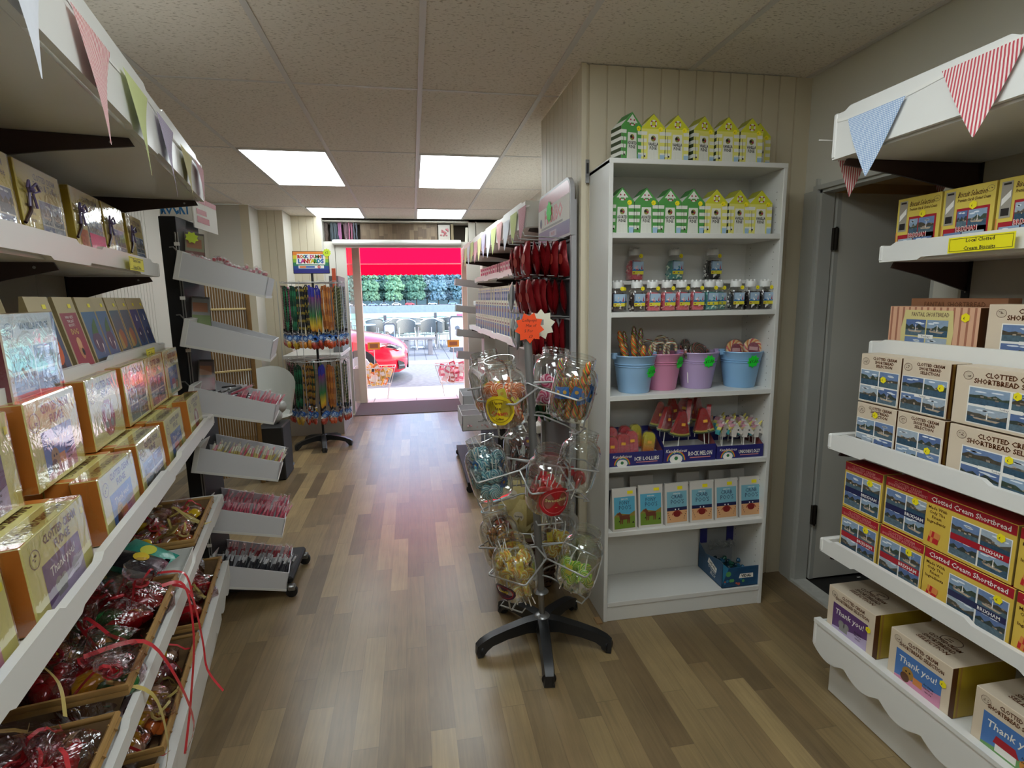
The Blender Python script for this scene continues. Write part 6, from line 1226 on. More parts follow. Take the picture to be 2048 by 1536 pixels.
# ================================================================ HANGING BAG DISPLAY ON THE PILLAR
t = thing('peg_display', 'grey framed peg display with a red and white header against the boarded pillar', 'display stand', (0, 0, 0)); GF = mat('light_grey_frame', 'a5a4a6', .4)
for y in (2.51, 3.13): m = MB(); m.box(.735, .762, y-.016, y+.016, .02, 1.93, GF, .004); m.build('upright', t)
m = MB(); m.box(.755, .765, 2.53, 3.12, .1, 1.78, mat('dark_grey_back', '5b5a5c', .6)); m.build('back_sheet', t)
m = MB(); m.M = frame((.728, 3.14, 1.77), (0, -1, 0), (0, 0, 1)); w, h = .65, .265
arc = lambda cx, cy, r, a0, a1, n=7: [(cx+r*math.cos(a0+(a1-a0)*k/n), cy+r*math.sin(a0+(a1-a0)*k/n)) for k in range(n+1)]
m.prism([(0, 0), (w, 0)]+arc(w-.07, h-.07, .07, 0, PI/2)+arc(.07, h-.07, .07, PI/2, PI), -.02, 0, GF); g = .012
m.poly([(g, g), (w-g, g), (w-g, h*.28), (g, h*.28)], mat('header_violet', '4c3f7c', .4), .0006); m.poly([(g, h*.28), (w-g, h*.28), (w-g, h*.72), (g, h*.72)], PAPER, .0006); m.poly([(g, h*.72), (w-g, h*.72)]+arc(w-.07, h-.07, .058, 0, PI/2)+arc(.07, h-.07, .058, PI/2, PI), mat('header_red', 'b03a48', .3), .0006)
m.text('HARIBO', w*.52, h*.4, h*.26, REDB, w=w*.62, z=.001, bold=.04); m.rect(w*.12, h*.3, w*.8, h*.34, GREY1, .001); m.rect(w*.4, h*.1, w*.62, h*.22, mat('header_plate', 'b8b0c0', .5), .001); m.text('PRICES', w*.51, h*.13, h*.06, REDP, z=.0014)
m.disc(w*.11, h*.45, h*.1, NAVY, .001, 12); m.build('header_board', t); m = MB(); m.M = frame((.725, 2.88, 1.93), (0, -1, 0), (0, 0, 1)); m.star(0, 0, .055, GREENSTAR, 0, 9, .001, .74); o = m.build('price_card'); tag(o, 'fluorescent green starburst card on the pillar display header', 'price card')
RP = packet('sweet_bag', '7c141a', 'a83a30', .085, .17); GP = packet('sweet_bag', 'c6c8ca', '6a8a5a', .085, .17); DPk = packet('sweet_bag', '2a4a2c', 'a83a2a', .085, .15); bu = set()
LVZ = [(1.765, 'top'), (1.585, 'second'), (1.392, 'third'), (1.02, 'lowest')]
for li, (z, nm_) in enumerate(LVZ):
    m = MB()
    for y in ([2.6, 2.74, 2.88, 3.02] if li < 3 else [2.66, 2.8, 2.94]):
        for q in (0, .012): m.tube([(.755, y+q, z), (.535, y+q, z+.012), (.528, y+q, z+.03)], .0022, WIRE, 5)
    m.tube([(.745, 2.52, z-.012), (.745, 3.12, z-.012)], .005, GF, 6); m.build('peg_row', t)
    for yi, y in enumerate([2.6, 2.74, 2.88, 3.02] if li < 3 else [2.66, 2.8, 2.94]):
        for k in range(6):
            src, cn = (RP, 'dark red') if li < 3 and not (yi == 1 and k > 3) and not (li == 1 and yi > 2) and not (li == 2 and yi > 1) else (GP, 'silver and green')
            if li == 3: src, cn = DPk, 'green and red'
            o = src if src.name not in bu else copy_tree(src); bu.add(src.name); x = .55+k*.034
            o.matrix_world = Matrix.Translation((x, y+.006, z-.012)) @ Matrix.Rotation(-PI/2+random.uniform(-.5, .5), 4, 'Z') @ Matrix.Rotation(random.uniform(-.08, .14), 4, 'X') @ Matrix.Rotation(random.uniform(-.1, .1), 4, 'Y') @ Matrix.Translation((0, 0, -(.17 if li < 3 else .15)))
            o['label'] = '%s sweet bag hanging on the %s row of pegs by the pillar' % (cn, nm_); o['group'] = '%s bags on the %s peg row' % (cn, nm_)
# goods on the unit beyond the pillar
def simple_box(w, d, h, c, c2, c3):
    m = MB(); m.box(-w/2, w/2, -d/2, d/2, 0, h, mat('bx_%s' % c, c, .5), .002); m.M = FRONT(w, d, h); m.rect(w*.12, h*.1, w*.88, h*.72, mat('bx_%s' % c2, c2, .5)); m.rect(w*.2, h*.4, w*.7, h*.6, mat('bx_%s' % c3, c3, .5), .0008); m.rect(w*.2, h*.78, w*.8, h*.88, mat('bx_%s' % c3, c3, .5), .0006); return m.build('sweet_box')
FB = [(0, simple_box(.1, .06, .13, 'd8a0a8', 'e8dcd8', 'c83a6a'), 'pink and white box'), (1, simple_box(.07, .06, .17, 'c8bda0', '3a4a7a', '8a8aa8'), 'navy fronted carton'), (2, simple_box(.1, .07, .16, 'c7c0a8', '4a5a8a', '7a4a4a'), 'blue fronted cream carton'), (3, simple_box(.13, .1, .15, 'd8d0c4', 'c87a8a', 'e8e0d8'), 'pale pink carton')]
fu = set()
def far_item(k, x, y, z, rz, where):
    _, o, n = FB[k]
    if k in fu: o = o.copy(); COL.objects.link(o)
    fu.add(k); tag(o, '%s on the %s of the unit beyond the pillar' % (n, where), 'box', '%ss on the %s beyond the pillar' % (n, where)); o.matrix_world = U2 @ Matrix.Translation((x, y, z)) @ Matrix.Rotation(PI+rz, 4, 'Z')
for i in range(22): far_item(0, .2+i*.13, -.09, 1.679, random.uniform(-.15, .15), 'top goods shelf')
for i in range(34): far_item(1, .15+i*.087, -.07, 1.419, random.uniform(-.1, .1), 'second goods shelf')
for i in range(24): far_item(2, .2+i*.12, -.03, 1.139, 0, 'third goods shelf')
for i in range(24): far_item(2, .2+i*.12, -.03, 1.30, 0, 'third goods shelf')
for i in range(18): far_item(3, .2+i*.16, -.05, .639, 0, 'fourth goods shelf')
for i in range(18): far_item(3, .2+i*.16, -.05, .284, 0, 'lowest shelf')
for k, (z, l) in enumerate([(1.62, 'top'), (1.30, 'second'), (1.0, 'third'), (.72, 'lowest')]):
    m = MB(); m.M = Matrix.Translation((.72-.05*0, 6.75, z)) @ Matrix.Rotation(.12, 4, 'Y'); A_ = mat('frosted_acrylic', 'c9c2c0', .3, trans=.35); m.box(-.2, .28, 0, .22, 0, .004, A_); m.box(-.2, .28, 0, .003, 0, .08, A_); m.box(-.2, -.197, 0, .22, 0, .08, A_); m.box(-.2, .28, .217, .22, 0, .08, A_); o = m.build('acrylic_tray'); tag(o, 'clear acrylic leaflet tray beside the shop entrance, %s one' % l, 'tray')
m = MB(); m.box(.86, 1.0, 6.74, 7.0, 0, 1.9, WALLW); o = m.build('tray_post'); tag(o, 'pale panel carrying the clear acrylic trays by the entrance', 'panel')
# ================================================================ TRAY RACK ON THE LEFT
t = thing('tray_rack', 'black upright rack on casters carrying tilted white trays', 'rack', (0, 0, 0))
m = MB(); m.box(-1.10, -1.03, 2.75, 3.02, .06, 1.87, MATTBLACK, .003); m.build('back_column', t)
m = MB(); m.box(-1.12, -.66, 2.74, 3.1, .065, .10, MATTBLACK, .01); m.box(-1.12, -.74, 2.78, 3.06, .03, .07, MATTBLACK); m.build('base_plate', t)
for x, y in ((-.665, 2.73), (-.665, 3.08), (-1.08, 2.78), (-1.08, 3.06)):
    m = MB(); m.M = Matrix.Translation((x, y, .03)) @ Matrix.Rotation(PI/2, 4, 'X'); m.lathe([(.008, -.012), (.029, -.01), (.03, 0), (.029, .01), (.008, .012)], BLACK, 16); m.lathe([(.002, -.014), (.014, -.013)], STEEL, 10); m.M = Matrix(); m.box(x-.016, x+.02, y-.017, y+.017, .035, .066, STEEL, .006); m.build('caster', t)
for x in (-1.035, -1.025): 
    m = MB(); m.tube([(x, 2.742, .12), (x, 2.742, 1.8)], .003, STEEL, 5)
    for k in range(7): m.box(x-.005, x+.005, 2.735, 2.742, .3+.24*k, .315+.24*k, PAPER)
    m.build('slot_strip', t)
TX = Vector((.962, .138, -.236)).normalized(); TYv = Vector((-.142, .99, 0)).normalized(); TYv = (TYv-TX*TYv.dot(TX)).normalized(); TZ = TX.cross(TYv)
def trayM(x, y, z): return Matrix(((TX.x, TYv.x, TZ.x, x), (TX.y, TYv.y, TZ.y, y), (TX.z, TYv.z, TZ.z, z), (0, 0, 0, 1)))
TW_ = mat('white_tray_board', 'd0d0d3', .5, bump=.05, nscale=90)
TR = [(-.672, 1.505, 0), (-.674, 1.208, 0), (-.684, .904, 0), (-.686, .618, 0), (-.688, .328, 1), (-.691, .04, 1)]; NMR = ['top', 'second', 'third', 'fourth', 'fifth', 'lowest']
for i, (x, z, div) in enumerate(TR):
    m = MB(); m.M = trayM(x, 2.72, z); L_ = .355; m.box(-L_, 0, 0, .30, 0, .004, TW_)
    f = [(-L_, 0), (0, 0), (0, .095), (-L_, .118)]; F0 = m.M; m.M = F0 @ frame((0, .004, 0), (1, 0, 0), (0, 0, 1)); m.prism(f, 0, .004, TW_); m.M = F0 @ frame((0, .30, 0), (1, 0, 0), (0, 0, 1)); m.prism(f, 0, .004, TW_); m.M = F0
    m.box(-.004, 0, .0, .30, 0, .095, TW_); m.box(-L_-.022, -L_, -.002, .302, -.004, .125, WHITE, .002); m.box(-L_, .003, -.0015, .303, -.003, .008, WHITE)
    if div: m.box(-L_, 0, .15, .154, 0, .1, TW_)
    else: m.box(-L_, 0, .2, .203, .0, .085, TW_)
    m.tube([(-L_-.02, .02, .115), (-L_-.045, .02, .135), (-L_-.06, .03, .13)], .003, STEEL, 5); m.build('tray', t)
def rock_stick(c1, c2, L_=.128, cr='cellophane'):
    m = MB(); a = mat('rock_%s' % c1, c1, .3); b = mat('rock_%s' % c2, c2, .3); m.lathe([(.004, .012), (.005, .016), (.005, L_*.72)], a, 8); m.lathe([(.005, L_*.72), (.005, L_-.014), (.004, L_-.01)], b, 8); m.lathe([(.007, 0), (.004, .01), (.0058, .018), (.0058, L_-.018), (.004, L_-.01), (.008, L_)], film('stick_wrap', base=.04, edge=.42, crinkle=.5, nscale=90), 8, cap=(False, False)); o = m.build('rock_stick'); return tag(o, '', 'sweet')
RS = [rock_stick('e46a80', 'eea8b4'), rock_stick('d8c878', 'e8e4d0'), rock_stick('c03a48', 'e8c0c0'), rock_stick('3a3a40', 'e0e0e4')]; ru = set()
CNR = ['pink and white', 'yellow and white', 'red and pink', 'black and white']
def stick(k, Mx, i, where):
    o = RS[k] if k not in ru else RS[k].copy()
    if k in ru: COL.objects.link(o)
    ru.add(k); o.matrix_world = Mx; tag(o, '%s wrapped rock stick in the %s' % (CNR[k], where), 'sweet', '%s rock sticks in the %s' % (CNR[k], where))
for ti, rows in {2: [(0, .08, 26), (0, .16, 12)], 3: [(1, .06, 26), (1, .13, 24)], 4: [(0, .06, 26), (0, .115, 26), (0, .22, 26)], 5: [(3, .07, 30), (3, .12, 24), (2, .22, 28)]}.items():
    x, z, _ = TR[ti]; Mt = trayM(x, 2.72, z)
    for k, y, n in rows:
        for i in range(n):
            u = -.34+.325*(i+.5)/n; kk = 0 if (k == 1 and i % 5 == 0) else (3 if ti == 2 and i < 8 else k)
            if ti == 2 and i < n*.35: R_ = Matrix.Rotation(random.uniform(.9, 1.9), 4, 'Y') @ Matrix.Rotation(random.uniform(-.6, .6), 4, 'X'); dz = random.uniform(.04, .11)
            else: R_ = Matrix.Rotation(random.uniform(.0, .45), 4, 'Y') @ Matrix.Rotation(random.uniform(-.55, -.05), 4, 'X'); dz = .012
            stick(kk, Mt @ Matrix.Translation((u, y+random.uniform(-.012, .012), dz)) @ R_, i, '%s tray of the rack' % NMR[ti])
m0 = MB(); m0.ball((0, 0, 0), .014, WRAPX, 7, jit=.4); m0.ball((0, 0, 0), .008, mat('rock_e08a98', 'e08a98'), 6); ws_ = m0.build('wrapped_sweet'); m0 = MB(); m0.ball((0, 0, 0), .014, WRAPX, 7, jit=.4); m0.ball((0, 0, 0), .009, mat('rock_c03a48', 'c03a48'), 6); ws2 = m0.build('wrapped_sweet')
Mt = trayM(TR[0][0], 2.72, TR[0][1])
for i in range(34):
    src = ws2 if 9 < i < 16 else ws_; o = src if i in (0, 10) else src.copy()
    if o is not src: COL.objects.link(o)
    u = -.335+.32*i/34; o.matrix_world = Mt @ Matrix.Translation((u, random.uniform(.02, .12), .115+.02*u*-1*-1+random.uniform(-.016, .006)+(.02 if 9 < i < 16 else 0)-.0)); tag(o, '%s wrapped sweet heaped in the top tray of the rack' % ('red' if src is ws2 else 'clear'), 'sweet', 'wrapped sweets in the top tray')
# picture cards at the left end of the upper trays
for ti, (c, c2, lab) in enumerate([('8a8f6a', '7a2a30', 'black backed picture card with a lime star on the top tray of the rack'), ('8f9090', '6a8a3a', 'grey picture card standing on the second tray of the rack'), ('6a5058', '7a3a50', 'dark red picture card standing on the third tray of the rack')]):
    x, z, _ = TR[ti]; m = MB(); m.M = Matrix.Translation((x-.325, 2.84, z+.175)) @ Matrix.Rotation(.62, 4, 'Z') @ Matrix.Rotation(-.22, 4, 'X') @ Matrix.Rotation(.1, 4, 'Y'); m.box(-.045, .045, 0, .012, -.02, .135, MATTBLACK); m.M = m.M @ frame((-.042, -.0006, -.015), (1, 0, 0), (0, 0, 1)); m.rect(0, 0, .084, .14, mat('card_%s' % c, c, .4)); m.rect(.0, .0, .084, .06, mat('card_%s' % c2, c2, .4), .0006); m.rect(.01, .075, .074, .12, mat('card_tan', 'b0683a', .5), .0006)
    m.prism([(0, 0), (.084, 0), (.084, .145), (0, .145)], .012, .0135, CLEAR)
    if ti == 0: m.star(.03, .12, .03, mat('lime_card', 'c8e02a', .5), .015, 8)
    o = m.build('picture_card'); tag(o, lab, 'card')
m = MB(); m.box(-1.15, -1.01, 2.90, 2.905, 1.872, 2.0, PAPER); m.M = frame((-1.15, 2.90, 1.872), (1, 0, 0), (0, 0, 1)); m.text('ROCKY', .07, .03, .06, mat('sign_blue', '2f7ab8', .5), w=.13, bold=.04, z=.001); m.rect(0, .112, .14, .128, REDP, .001)
m.M = Matrix(); m.box(-1.008, -1.003, 2.9, 3.22, 1.84, 1.99, PAPER); m.M = frame((-1.003, 2.9, 1.84), (0, 1, 0), (0, 0, 1)); m.rect(.0, .125, .32, .15, REDP, .001); m.rect(.04, .03, .2, .06, REDP, .001); m.rect(.04, .07, .17, .095, REDP, .001); o = m.build('rack_header'); tag(o, 'white header card with blue letters and maroon print on top of the black rack', 'sign')
# slatted bamboo screen, white chair, counter behind
t = thing('slatted_screen', 'golden brown slatted bamboo screen behind the tray rack', 'screen', (-1.5, 4.5, 0), (0, 0, .55)); BM = mat('bamboo_slat', '75562a', .5, noise=.3, nscale=20); BL = mat('bamboo_pale', 'c8b078', .5)
m = MB()
for i in range(26): m.box(-.24+i*.0185, -.228+i*.0185, -.004, .004, .1, 1.62, BM, .002)
m.build('slats', t)
for z in (.3, .62, .94, 1.16, 1.42): m = MB(); m.box(-.25, .25, -.012, .0, z, z+.016, BL, .003); m.build('rail', t)
for x in (-.26, .24): m = MB(); m.box(x, x+.035, -.015, .015, 0, 1.66, BM, .004); m.build('post', t)
t = thing('tub_chair', 'white moulded tub chair behind the tray rack', 'chair', (-1.33, 5.1, 0)); WP = mat('white_moulded_plastic', 'b9b9b2', .4)
m = MB(); m.lathe([(.001, .46), (.2, .45), (.22, .47), (.21, .49), (.001, .475)], WP, 24, cap=(False, False)); m.build('seat', t)
m = MB(); v = []
for i in range(15):
    a = -.25+PI*1.16*i/14; hh = .24+.18*math.sin(max(0, min(PI, a)))
    for k in range(4): q = .21+.05*k/3; v.append((q*math.cos(a), q*math.sin(a), .47+hh*k/3))
m.add(v, [(4*i+j, 4*i+4+j, 4*i+5+j, 4*i+1+j) for i in range(14) for j in range(3)], WP, True); m.build('shell_back', t)
m = MB(); m.lathe([(.2, 0), (.19, .015), (.03, .03), (.025, .45)], STEEL, 20); m.build('pedestal', t)
m = MB(); 
for c, r in [((0, 0, .07), .075), ((.05, .03, .14), .055), ((-.05, -.03, .13), .05), ((.02, .05, .2), .04)]: m.ball(c, r, mat('white_polythene', 'a4a4a0', .3, bump=1, nscale=12), 14, jit=.1)
o = m.build('plastic_bag', loc=(-1.2, 4.8, .46)); tag(o, 'crumpled white plastic bag piled beyond the tray rack', 'bag')
m = MB(); m.box(-1.3, -1.1, 4.65, 4.95, 0, .46, mat('dark_filler', '201e1d', .6), .01); o = m.build('dark_filler_block'); tag(o, 'added dark block filling the dark area behind the tray rack', 'box')  # added dark block, stands in for the dark area behind the rack
t = thing('shop_counter', 'low off-white counter cabinet by the left side of the entrance', 'counter', (0, 0, 0)); m = MB(); m.box(-1.38, -.81, 6.2, 7.1, .0, .86, mat('counter_taupe', '9a9086', .5), .004); m.build('cabinet', t); m = MB(); m.box(-1.395, -.795, 6.17, 7.11, .86, .90, WHITE, .003); m.build('worktop', t)
for k in range(4): m = MB(); m.box(-1.37+.14*k, -1.25+.14*k, 6.185, 6.2, .62, .74, mat('counter_drawer', '857b72', .5), .003); m.tube([(-1.35+.14*k, 6.175, .69), (-1.27+.14*k, 6.175, .69)], .004, STEEL, 5); m.build('drawer', t)
m = MB(); m.box(-.90, -.80, 6.4, 7.0, .90, 1.75, mat('grey_partition', '77787a', .5)); o = m.build('grey_panel'); tag(o, 'grey upright panel standing on the counter beside the entrance', 'panel')
m = MB(); m.box(-.86, -.82, 6.36, 6.38, 1.55, 1.83, mat('orange_notice', 'e0603a', .5)); o = m.build('notice', rot=(0, 0, 0)); tag(o, 'narrow orange notice beside the entrance', 'sign')
# ================================================================ LANYARD SPINNER
LCX, LCY = -.96, 5.72; t = thing('lanyard_spinner', 'revolving wire stand hung with two tiers of lanyards, black star base', 'display stand', (LCX, LCY, 0)); star_base(t, .27, BLACK, angs=[-80, -8, 64, 136, 208])
m = MB(); m.tube([(0, 0, .1), (0, 0, 1.8)], .012, MATTBLACK, 8); m.build('pole', t); NH = 14; RH = .30
for z in (1.655, .90):
    m = MB(); m.tube([(RH*.93*math.cos(2*PI*i/28), RH*.93*math.sin(2*PI*i/28), z) for i in range(28)], .003, WIRE, 5, True)
    for k in range(NH):
        a = 2*PI*k/NH; c, s = math.cos(a), math.sin(a); m.tube([(.012*c, .012*s, z), (RH*c, RH*s, z), (RH*c*1.04, RH*s*1.04, z+.012), ], .0022, WIRE, 5); b = a+PI/NH; m.tube([(RH*math.cos(a+.05), RH*math.sin(a+.05), z), (RH*math.cos(a+.1), RH*math.sin(a+.1), z+.012), (RH*math.cos(b+.05), RH*math.sin(b+.05), z+.012), (RH*math.cos(b+.1), RH*math.sin(b+.1), z)], .002, WIRE, 5)
    m.build('hook_ring', t)
for k in range(6): a = 2*PI*k/6+.3; m = MB(); m.tube([((RH+.03)*math.cos(a), (RH+.03)*math.sin(a), .32), ((RH+.03)*math.cos(a), (RH+.03)*math.sin(a), 1.67)], .003, WIRE, 5); m.build('upright_wire', t)
m = MB(); m.box(-.17, .17, -.012, 0, 1.745, 1.96, MATTBLACK, .003); m.M = frame((-.165, -.012, 1.75), (1, 0, 0), (0, 0, 1)); w, h = .33, .205
for i, c in enumerate(['2f2f7a', '2a4a8a', '2f7a5a', '8ab83a', 'e0c83a', 'e8883a']): m.rect(0, h*i/6, w, h*(i+1)/6, mat('sign_rb_%s' % c, c, .4), .0006)
m.poly([(w*.08, h*.42), (w*.9, h*.40), (w*.92, h*.88), (w*.12, h*.9)], PAPER, .001)
for i, (ch_, c) in enumerate(zip('ROCK DUMMY', ['c8302a', 'd8702a', '3a8a3a', '2a5aa8', 'fff', 'c83a8a', 'c8302a', '3a8a3a', 'd8702a', '2a5aa8'])):
    if ch_ != ' ': m.text(ch_, w*(.17+.073*i), h*.7, h*.15, mat('sl_%s' % c, c, .5), z=.0014, bold=.05)
for i, (ch_, c) in enumerate(zip('LANYARDS', ['2a5aa8', 'c83a8a', 'c8302a', 'd8702a', 'd8c02a', '3a8a3a', '2a8aa8', '2a5aa8'])): m.text(ch_, w*(.18+.092*i), h*.47, h*.19, mat('sl_%s' % c, c, .5), z=.0014, bold=.06)
m.poly([(w*.14, h*.22), (w*.86, h*.22), (w*.86, h*.36), (w*.14, h*.36)], PAPER, .001); m.rect(w*.17, h*.25, w*.6, h*.33, mat('sl_2a5aa8', '2a5aa8'), .0014); m.rect(w*.17, h*.25, w*.35, h*.33, mat('sl_d8702a', 'd8702a'), .0016); m.ring(w*.72, h*.29, h*.07, h*.03, mat('sl_c8302a', 'c8302a'), .0016); m.build('sign_board', t)
m = MB(); m.M = frame((.155, -.02, 1.945), (1, 0, 0), (0, 0, 1)); m.star(0, 0, .042, mat('lime_card', 'c8f02a', .6), 0, 10, .001, .78); m.text('£2', 0, -.008, .022, INK, z=.0014); o = m.build('price_card', loc=(LCX, LCY, 0)); tag(o, 'lime starburst price card on the corner of the lanyard sign', 'price card')
def strap_mat(k):
    S = dict(pink=['a83a6a', 'c0588a'], camo=['3a3c2c', '80805a', '2a2a22'], green=['1f6a44', '2c8a5a', '174a34'], black=['141418', '9a842a', '1a1a1c'], rainbow=['d83a2a', 'e8c02a', '2a7a3a', '2a2a9a', '7a2a7a'], orange=['c87a2a', 'a85a1c'], olive=['5a5a2a', '3a4a2a', '8a8a5a'], gold=['b88a2a', '3a2a1a', 'a8742a'])
    return bands('strap_%s' % k, [''.join('%02x' % int(int(c[i:i+2], 16)*.8) for i in (0, 2, 4)) for c in S[k]], {'rainbow': 2.2, 'camo': 42, 'green': 7, 'orange': 9, 'olive': 31}.get(k, 14), 2, hard=k != 'rainbow')
def lanyard(k):
    t = thing('lanyard', '', 'lanyard'); mt = strap_mat(k); m = MB()
    for s_ in (-1, 1): m.ribbon([(s_*.004, 0, 0), (s_*.012, .002, -.03), (s_*.014, .001*s_, -.22), (s_*.006, 0, -.39), (0, 0, -.42)], .0125, (1, .15*s_, 0), mt)
    m.build('strap', t); m = MB(); m.tube([(0, 0, -.415), (0, 0, -.46)], .006, BLACK, 6); m.ball((0, 0, -.45), .011, STEEL, 6); m.build('clip', t)
    m = MB(); m.M = Matrix.Rotation(PI/2, 4, 'X'); m.M = Matrix.Translation((.014, -.004, -.49)) @ m.M; m.lathe([(.001, -.002), (.026, -.002), (.026, .002), (.001, .002)], mat('tag_round_blue', '2c5a9c', .3), 14); m.lathe([(.001, .0025), (.016, .0025)], mat('tag_round_pale', '9ab8d8', .4), 10); m.build('round_tag', t)
    m = MB(); c = {'pink': 'b82a2a', 'green': 'c8a02a', 'camo': 'a82a24', 'orange': 'c84a1c', 'black': 'd88a2a'}.get(k, 'a83020'); m.ball((0, .004, -.55), .027, mat('dummy_%s' % c, c, .2, coat=.7), 8, k=(.8, .6, 1.3)); m.tube([(-.02, .003, -.515), (.02, .003, -.515)], .008, mat('dummy_cap', 'd8d0c8', .3), 6); m.ball((.0, .002, -.52), .032, WRAPX, 7, k=(.9, .7, 1.2)); m.build('dummy_candy', t); return t
ORD = ['black', 'olive', 'camo', 'gold', 'orange', 'olive', 'green', 'pink', 'pink', 'camo', 'green', 'black', 'rainbow', 'orange']
HK = ['pink', 'camo', 'green', 'black', 'rainbow', 'orange', 'olive']
LP_ = {}; cnt = 0
for ti, z in enumerate((1.64, .885)):
    for k in range(NH):
        a = 2*PI*k/NH; col_ = HK[k-7] if k >= 7 else ['camo', 'green', 'gold'][k % 3]
        if ti == 1 and col_ == 'black': col_ = 'gold'
        for j in range(9 if PI-.3 <= a <= 2*PI+.1 else 2):
            if col_ not in LP_: LP_[col_] = lanyard(col_); o = LP_[col_]
            else: o = copy_tree(LP_[col_])
            r = RH-.008*j-.004; aa = a+random.uniform(-.19, .19)
            o.matrix_world = Matrix.Translation((LCX+r*math.cos(aa), LCY+r*math.sin(aa), z-.004-.002*j-random.uniform(0, .03))) @ Matrix.Rotation(a+PI/2+random.uniform(-.5, .5), 4, 'Z') @ Matrix.Scale(1.0 if ti == 0 else .98, 4)
            o['label'] = '%s strap lanyard with a dummy sweet on the %s tier of the spinner' % (col_, 'upper' if ti == 0 else 'lower'); o['group'] = '%s lanyards on the %s tier' % (col_, 'upper' if ti == 0 else 'lower')
# small white tray unit on the right before the entrance
t = thing('tray_rack', 'small low white tray rack on black casters near the right side of the entrance', 'rack', (0, 0, 0))
for x, y, z in ((.33, 3.98, .50), (.40, 4.7, .52)):
    m = MB(); m.box(x, x+.30, y, y+.42, z, z+.004, TW_)
    for a in ((x, x+.004, y, y+.42), (x+.296, x+.30, y, y+.42), (x, x+.3, y, y+.004), (x, x+.3, y+.416, y+.42), (x, x+.3, y+.2, y+.204)): m.box(*a, z, z+.12, TW_)
    m.build('tray', t)
m = MB(); m.box(.60, .66, 4.0, 5.1, .06, .75, MATTBLACK); m.box(.36, .66, 4.0, 5.1, .06, .09, MATTBLACK); m.build('frame', t)
for x, y in ((.38, 4.03), (.38, 5.07), (.63, 4.03), (.63, 5.07)): m = MB(); m.M = Matrix.Translation((x, y, .03)) @ Matrix.Rotation(PI/2, 4, 'X'); m.lathe([(.005, -.012), (.03, -.01), (.03, .01), (.005, .012)], BLACK, 12); m.build('caster', t)
for i in range(40): stick(0 if i % 3 else 2, Matrix.Translation((.35+.26*random.random(), 4.03+.15*(i % 2)*1.3+.13*random.random(), .525+.02*random.random())) @ Matrix.Rotation(PI/2, 4, 'X') @ Matrix.Rotation(random.uniform(-.3, .3), 4, 'Y') @ Matrix.Scale(1, 4), i, 'small white tray on the right')
# ================================================================ BASKETS AND GIFT BAGS, LOWER LEFT SHELVES
BAM = mat('split_bamboo', 'a5804a', .5, noise=.3, nscale=25); BAMD = mat('basket_weave', '6e5230', .7, noise=.4, nscale=50)
def tray_basket(q0, q1, u0, u1, z0, z1, lab, white=False):
    t = thing('display_basket' if not white else 'display_tray', lab, 'basket' if not white else 'tray'); t.matrix_world = UL; m = MB(); mt = BAMD if not white else WHITE; k = .03 if not white else .0
    v = [(q0+k, u0+k, z0), (q1-k, u0+k, z0), (q1-k, u1-k, z0), (q0+k, u1-k, z0), (q0, u0, z1), (q1, u0, z1), (q1, u1, z1), (q0, u1, z1)]
    m.add(v, [(0, 1, 2, 3), (0, 4, 5, 1), (1, 5, 6, 2), (2, 6, 7, 3), (3, 7, 4, 0)], mt); w = [(a+(.006 if a in (q0, q0+k) else -.006), b+(.006 if b in (u0, u0+k) else -.006), c+.002) for a, b, c in v]; m.add(w, [(3, 2, 1, 0), (1, 5, 4, 0), (2, 6, 5, 1), (3, 7, 6, 2), (0, 4, 7, 3)], mt)
    m.build('basket_body' if not white else 'tray_body', t); m = MB()
    P = [(q0, u0, z1), (q1, u0, z1), (q1, u1, z1), (q0, u1, z1)]
    if white: m.tube(P, .003, WHITE, 5, True)
    else:
        for dz in (0, .013): m.tube([(a, b, c+dz-.008) for a, b, c in P], .0075, BAM, 7, True)
        for i in range(int((q1-q0)/.07)): m.tube([(q0+.03+i*.07, u1-.009, z1-.02), (q0+.035+i*.07, u1+.009, z1-.004), (q0+.04+i*.07, u1-.004, z1+.014)], .002, BAM, 4)
    m.build('rim', t)
tray_basket(.20, .645, -.30, .045, .595, .665, 'bamboo-rimmed basket of clear sweet bags at the far end of the left shelf')
tray_basket(.66, .905, -.30, .045, .59, .65, 'white tray of colourful sweet packets between two bamboo-rimmed baskets', True)
tray_basket(.92, 1.43, -.34, .045, .60, .672, 'bamboo-rimmed basket of red ribboned gift bags, middle of the left shelf'); tray_basket(1.50, 2.1, -.34, .045, .60, .66, 'bamboo-rimmed basket of dark red gift bags nearest the viewer')
tray_basket(.10, .645, -.30, .036, .284, .35, 'bamboo-rimmed basket at the far end of the lowest left shelf'); tray_basket(.70, 1.22, -.30, .036, .284, .345, 'long bamboo-rimmed basket on the lowest left shelf, second from the far end'); tray_basket(1.28, 1.8, -.3, .036, .284, .345, 'bamboo-rimmed basket on the lowest left shelf nearest the viewer')
RBM = {'red': mat('red_curling_ribbon', 'c8343c', .25, coat=.5), 'gold': mat('pale_gold_ribbon', 'c8b46a', .3), 'blue': mat('blue_ribbon', '2a5ab0', .25)}
DARKW = film('dark_cellophane', base=.045, edge=.75, crinkle=1, nscale=15, rough=.07, tint='e2d0d4')
CAND = ['9c0f1c', 'b81828', 'c8a41e', '2a6a34', '8a101a', '6a0c16', 'd8c8a0', 'c87a8a', '1c3a5a', 'b8602a']
CN = dict(zip(CAND, ['deep red', 'bright red', 'yellow', 'green', 'dark red', 'maroon', 'cream', 'pink', 'navy', 'orange']))
